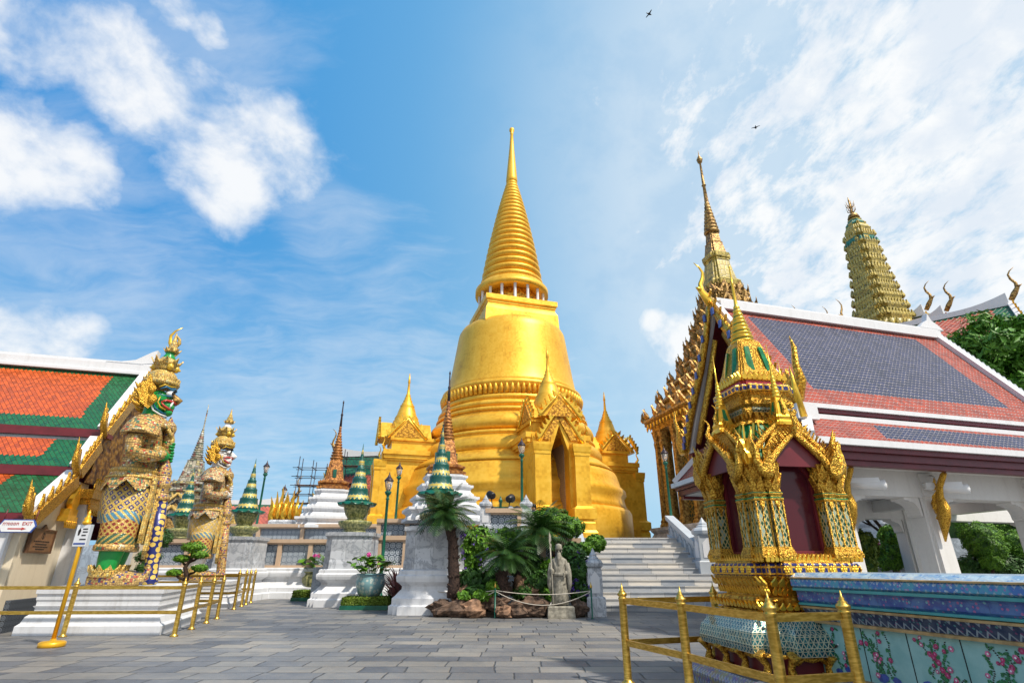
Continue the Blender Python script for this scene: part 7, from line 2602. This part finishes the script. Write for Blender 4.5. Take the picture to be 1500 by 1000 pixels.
for x, y, h, lab in ((407, 764, 2.6, 'slim gilded flame ornament left of the far lamp'), (424, 764, 2.3, 'gilded flame ornament right of the far lamp')):
    p = at(x, y, 34)
    t = thing('gilded_ornament', lab, 'ornament', (p.x, 34, TZ), R(10), 'gilded ornaments on the terrace')
    zb_ = p.z - TZ
    m_ = MB(); m_.plan(rectp(.45, .45), [(1, 0), (1, max(.2, zb_)), (.8, max(.2, zb_) + .1)]); m_.build('base', 'grey marble', t)
    m_ = MB()
    for q in range(5): m_.prism(flame(h * (1 - .15 * abs(q - 2)) * .8, .4, .1 * (q - 2)), ((q - 2) * .2, .04 * q, max(.2, zb_)), (1, 0, 0), (0, 0, 1), .14)
    for q in range(3): m_.tube([((q - 1) * .3, -.1, zb_ + .1), ((q - 1) * .42, -.25, zb_ + .4), ((q - 1) * .3, -.2, zb_ + .8), ((q - 1) * .45, -.15, zb_ + 1.2)], [.12, .14, .08, .01], 7)
    m_.build('flame', 'gilt', t)

# ---------------------------------------------------------------- right: tree, garden behind the pavilion
def tree(label, base, cen, R_, nblob, nleaf, size, m, tr=.22, seed=5):
    global rnd
    rnd = random.Random(seed)
    base, cen = Vector(base), Vector(cen)
    t = thing('broadleaf_tree', label, 'tree', base)
    c = cen - base
    m_ = MB()
    m_.tube([(0, 0, 0), (.08, 0, c.z * .3), (0, .05, c.z * .6)], [tr, tr * .8, tr * .65], 10)
    ends = []
    for i in range(5):
        a = i * 1.3
        branchy(m_, (0, .05, c.z * .58), (math.cos(a) * .7, math.sin(a) * .7, .8), R_[2] * .62, tr * .45, 2, 0, .6, ends)
    m_.build('trunk', 'bark', t)
    m_ = MB()
    for i in range(nblob):
        d = Vector((rnd.gauss(0, 1), rnd.gauss(0, 1), rnd.gauss(0, 1))).normalized() * rnd.uniform(.35, .95)
        cc = c + Vector((d.x * R_[0], d.y * R_[1], d.z * R_[2]))
        r = rnd.uniform(.22, .36)
        leaf_cloud(m_, cc, (R_[0] * r, R_[1] * r, R_[2] * r * .8), nleaf // nblob, size, 0, .35, .5, 2.6)
    m_.build('crown', m, t)
    return t
cc = at(1452, 535, 23)
tree('large leafy green tree behind the pavilion roof', (cc.x, 23, 0), cc, (2.6, 2.2, 2.5), 60, 15000, .16, 'leaf tree', .24, 5)
cc = at(1283, 728, 20)
tree('small dark tree seen through the pavilion beside the first column', (cc.x, 20, 0), cc + Vector((0, 0, .35)), (1.15, 1.0, .75), 26, 5200, .11, 'leaf deep', .14, 9)
rnd = random.Random(21)
bush('topiary_bush', 'yellow-green bush at the left edge of the pavilion opening', [B(1264, 800, 17.5, .45, .4, .5), B(1262, 825, 17.0, .4, .4, .4)], 3600, .06, 'leaf lime', 'pink flower', 3)
bush('topiary_bush', 'round dark bush under the small dark tree', [B(1300, 815, 18.5, .62, .5, .42), B(1312, 785, 19.5, .6, .5, .4)], 4600, .055, 'leaf bright')
TB = [(1437, 787, 18, .62, .5, 'rounded green topiary ball nearest the second column'), (1468, 770, 20.5, .85, .6, 'largest green topiary ball behind the pavilion'), (1446, 803, 17.2, .55, .42, 'rounded green topiary ball in front, low'), (1492, 800, 17.6, .6, .5, 'green topiary ball at the right edge of the picture'), (1453, 824, 16.8, .3, .2, 'smallest green topiary ball near the tiled wall')]
for x, y, Y, rx, rz2, lab in TB: bush('topiary_ball', lab, [B(x, y, Y, rx, rx, rz2)], 7000, .034, 'leaf bright', None, 0, 'topiary', 'topiary balls behind the pavilion', [(gp(x, 850, Y), gp(x, y, Y), .05)], 1.4)
bush('undergrowth', 'dark low plants under the topiary balls', [B(1425, 832, 17.4, .6, .5, .4), B(1470, 830, 17.4, .7, .5, .45), B(1515, 830, 17.4, .6, .5, .45)], 5200, .06, 'leaf deep')
p, q = at(1410, 748, 24), at(1428, 748, 24)
hedge_t = thing('clipped_hedge', 'tall clipped hedge behind the second pavilion column', 'hedge', (p.x, 24, 0))
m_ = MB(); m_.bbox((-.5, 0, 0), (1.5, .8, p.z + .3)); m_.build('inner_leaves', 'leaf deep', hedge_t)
m_ = MB()
for i in range(4000):
    f = rnd.random()
    leaf_cloud(m_, (rnd.uniform(-.55, 1.55), -.05 if f < .7 else rnd.uniform(0, .8), rnd.uniform(1.2, p.z + .35) if f < .7 else p.z + .33), (.03, .03, .03), 1, .06)
m_.build('foliage', 'leaf bright', hedge_t)
p = at(1434, 770, 22.5); finial_post(p.x, 22.5, 1.0, 2.9, .45, 'pale marble post with pointed cap behind the topiary balls')
wall_run(0, 6, 22.6, 1.25, 1.1, 'marble balustrade behind the topiary balls', None, 4)
col.objects[-1]
for o in list(col.objects):
    if o.get('label') == 'marble balustrade behind the topiary balls': o.location.x = p.x + .3
# golden tiled hall far behind
p = at(1440, 720, 34)
ub = thing('tiled_hall', 'tall hall wall of gold and blue tiled columns glimpsed through the pavilion', 'temple', (p.x - 1.5, 34, 0), R(-8))
m_ = MB(); m_.bbox((0, 1.2, 0), (16, 8, 9)); m_.build('wall', 'gilt and blue frieze', ub)
for i in range(9):
    m_ = MB(); m_.plan(redent(.42, .1, 1), [(1.3, 0), (1.3, 2.6), (1, 2.8), (.92, 8.2), (1.2, 9)], (i * 1.9, 0, 0)); m_.build('column', 'viharn mosaic' if i % 2 else 'gilt carving big', ub)
m_ = MB(); m_.bbox((-.6, -.7, 9), (16.5, 8.5, 9.5)); m_.build('eave', 'maroon', ub)
m_ = MB(); m_.bbox((-1, -3, 0), (17, 9, 2.2)); m_.build('base', 'white trim', ub)
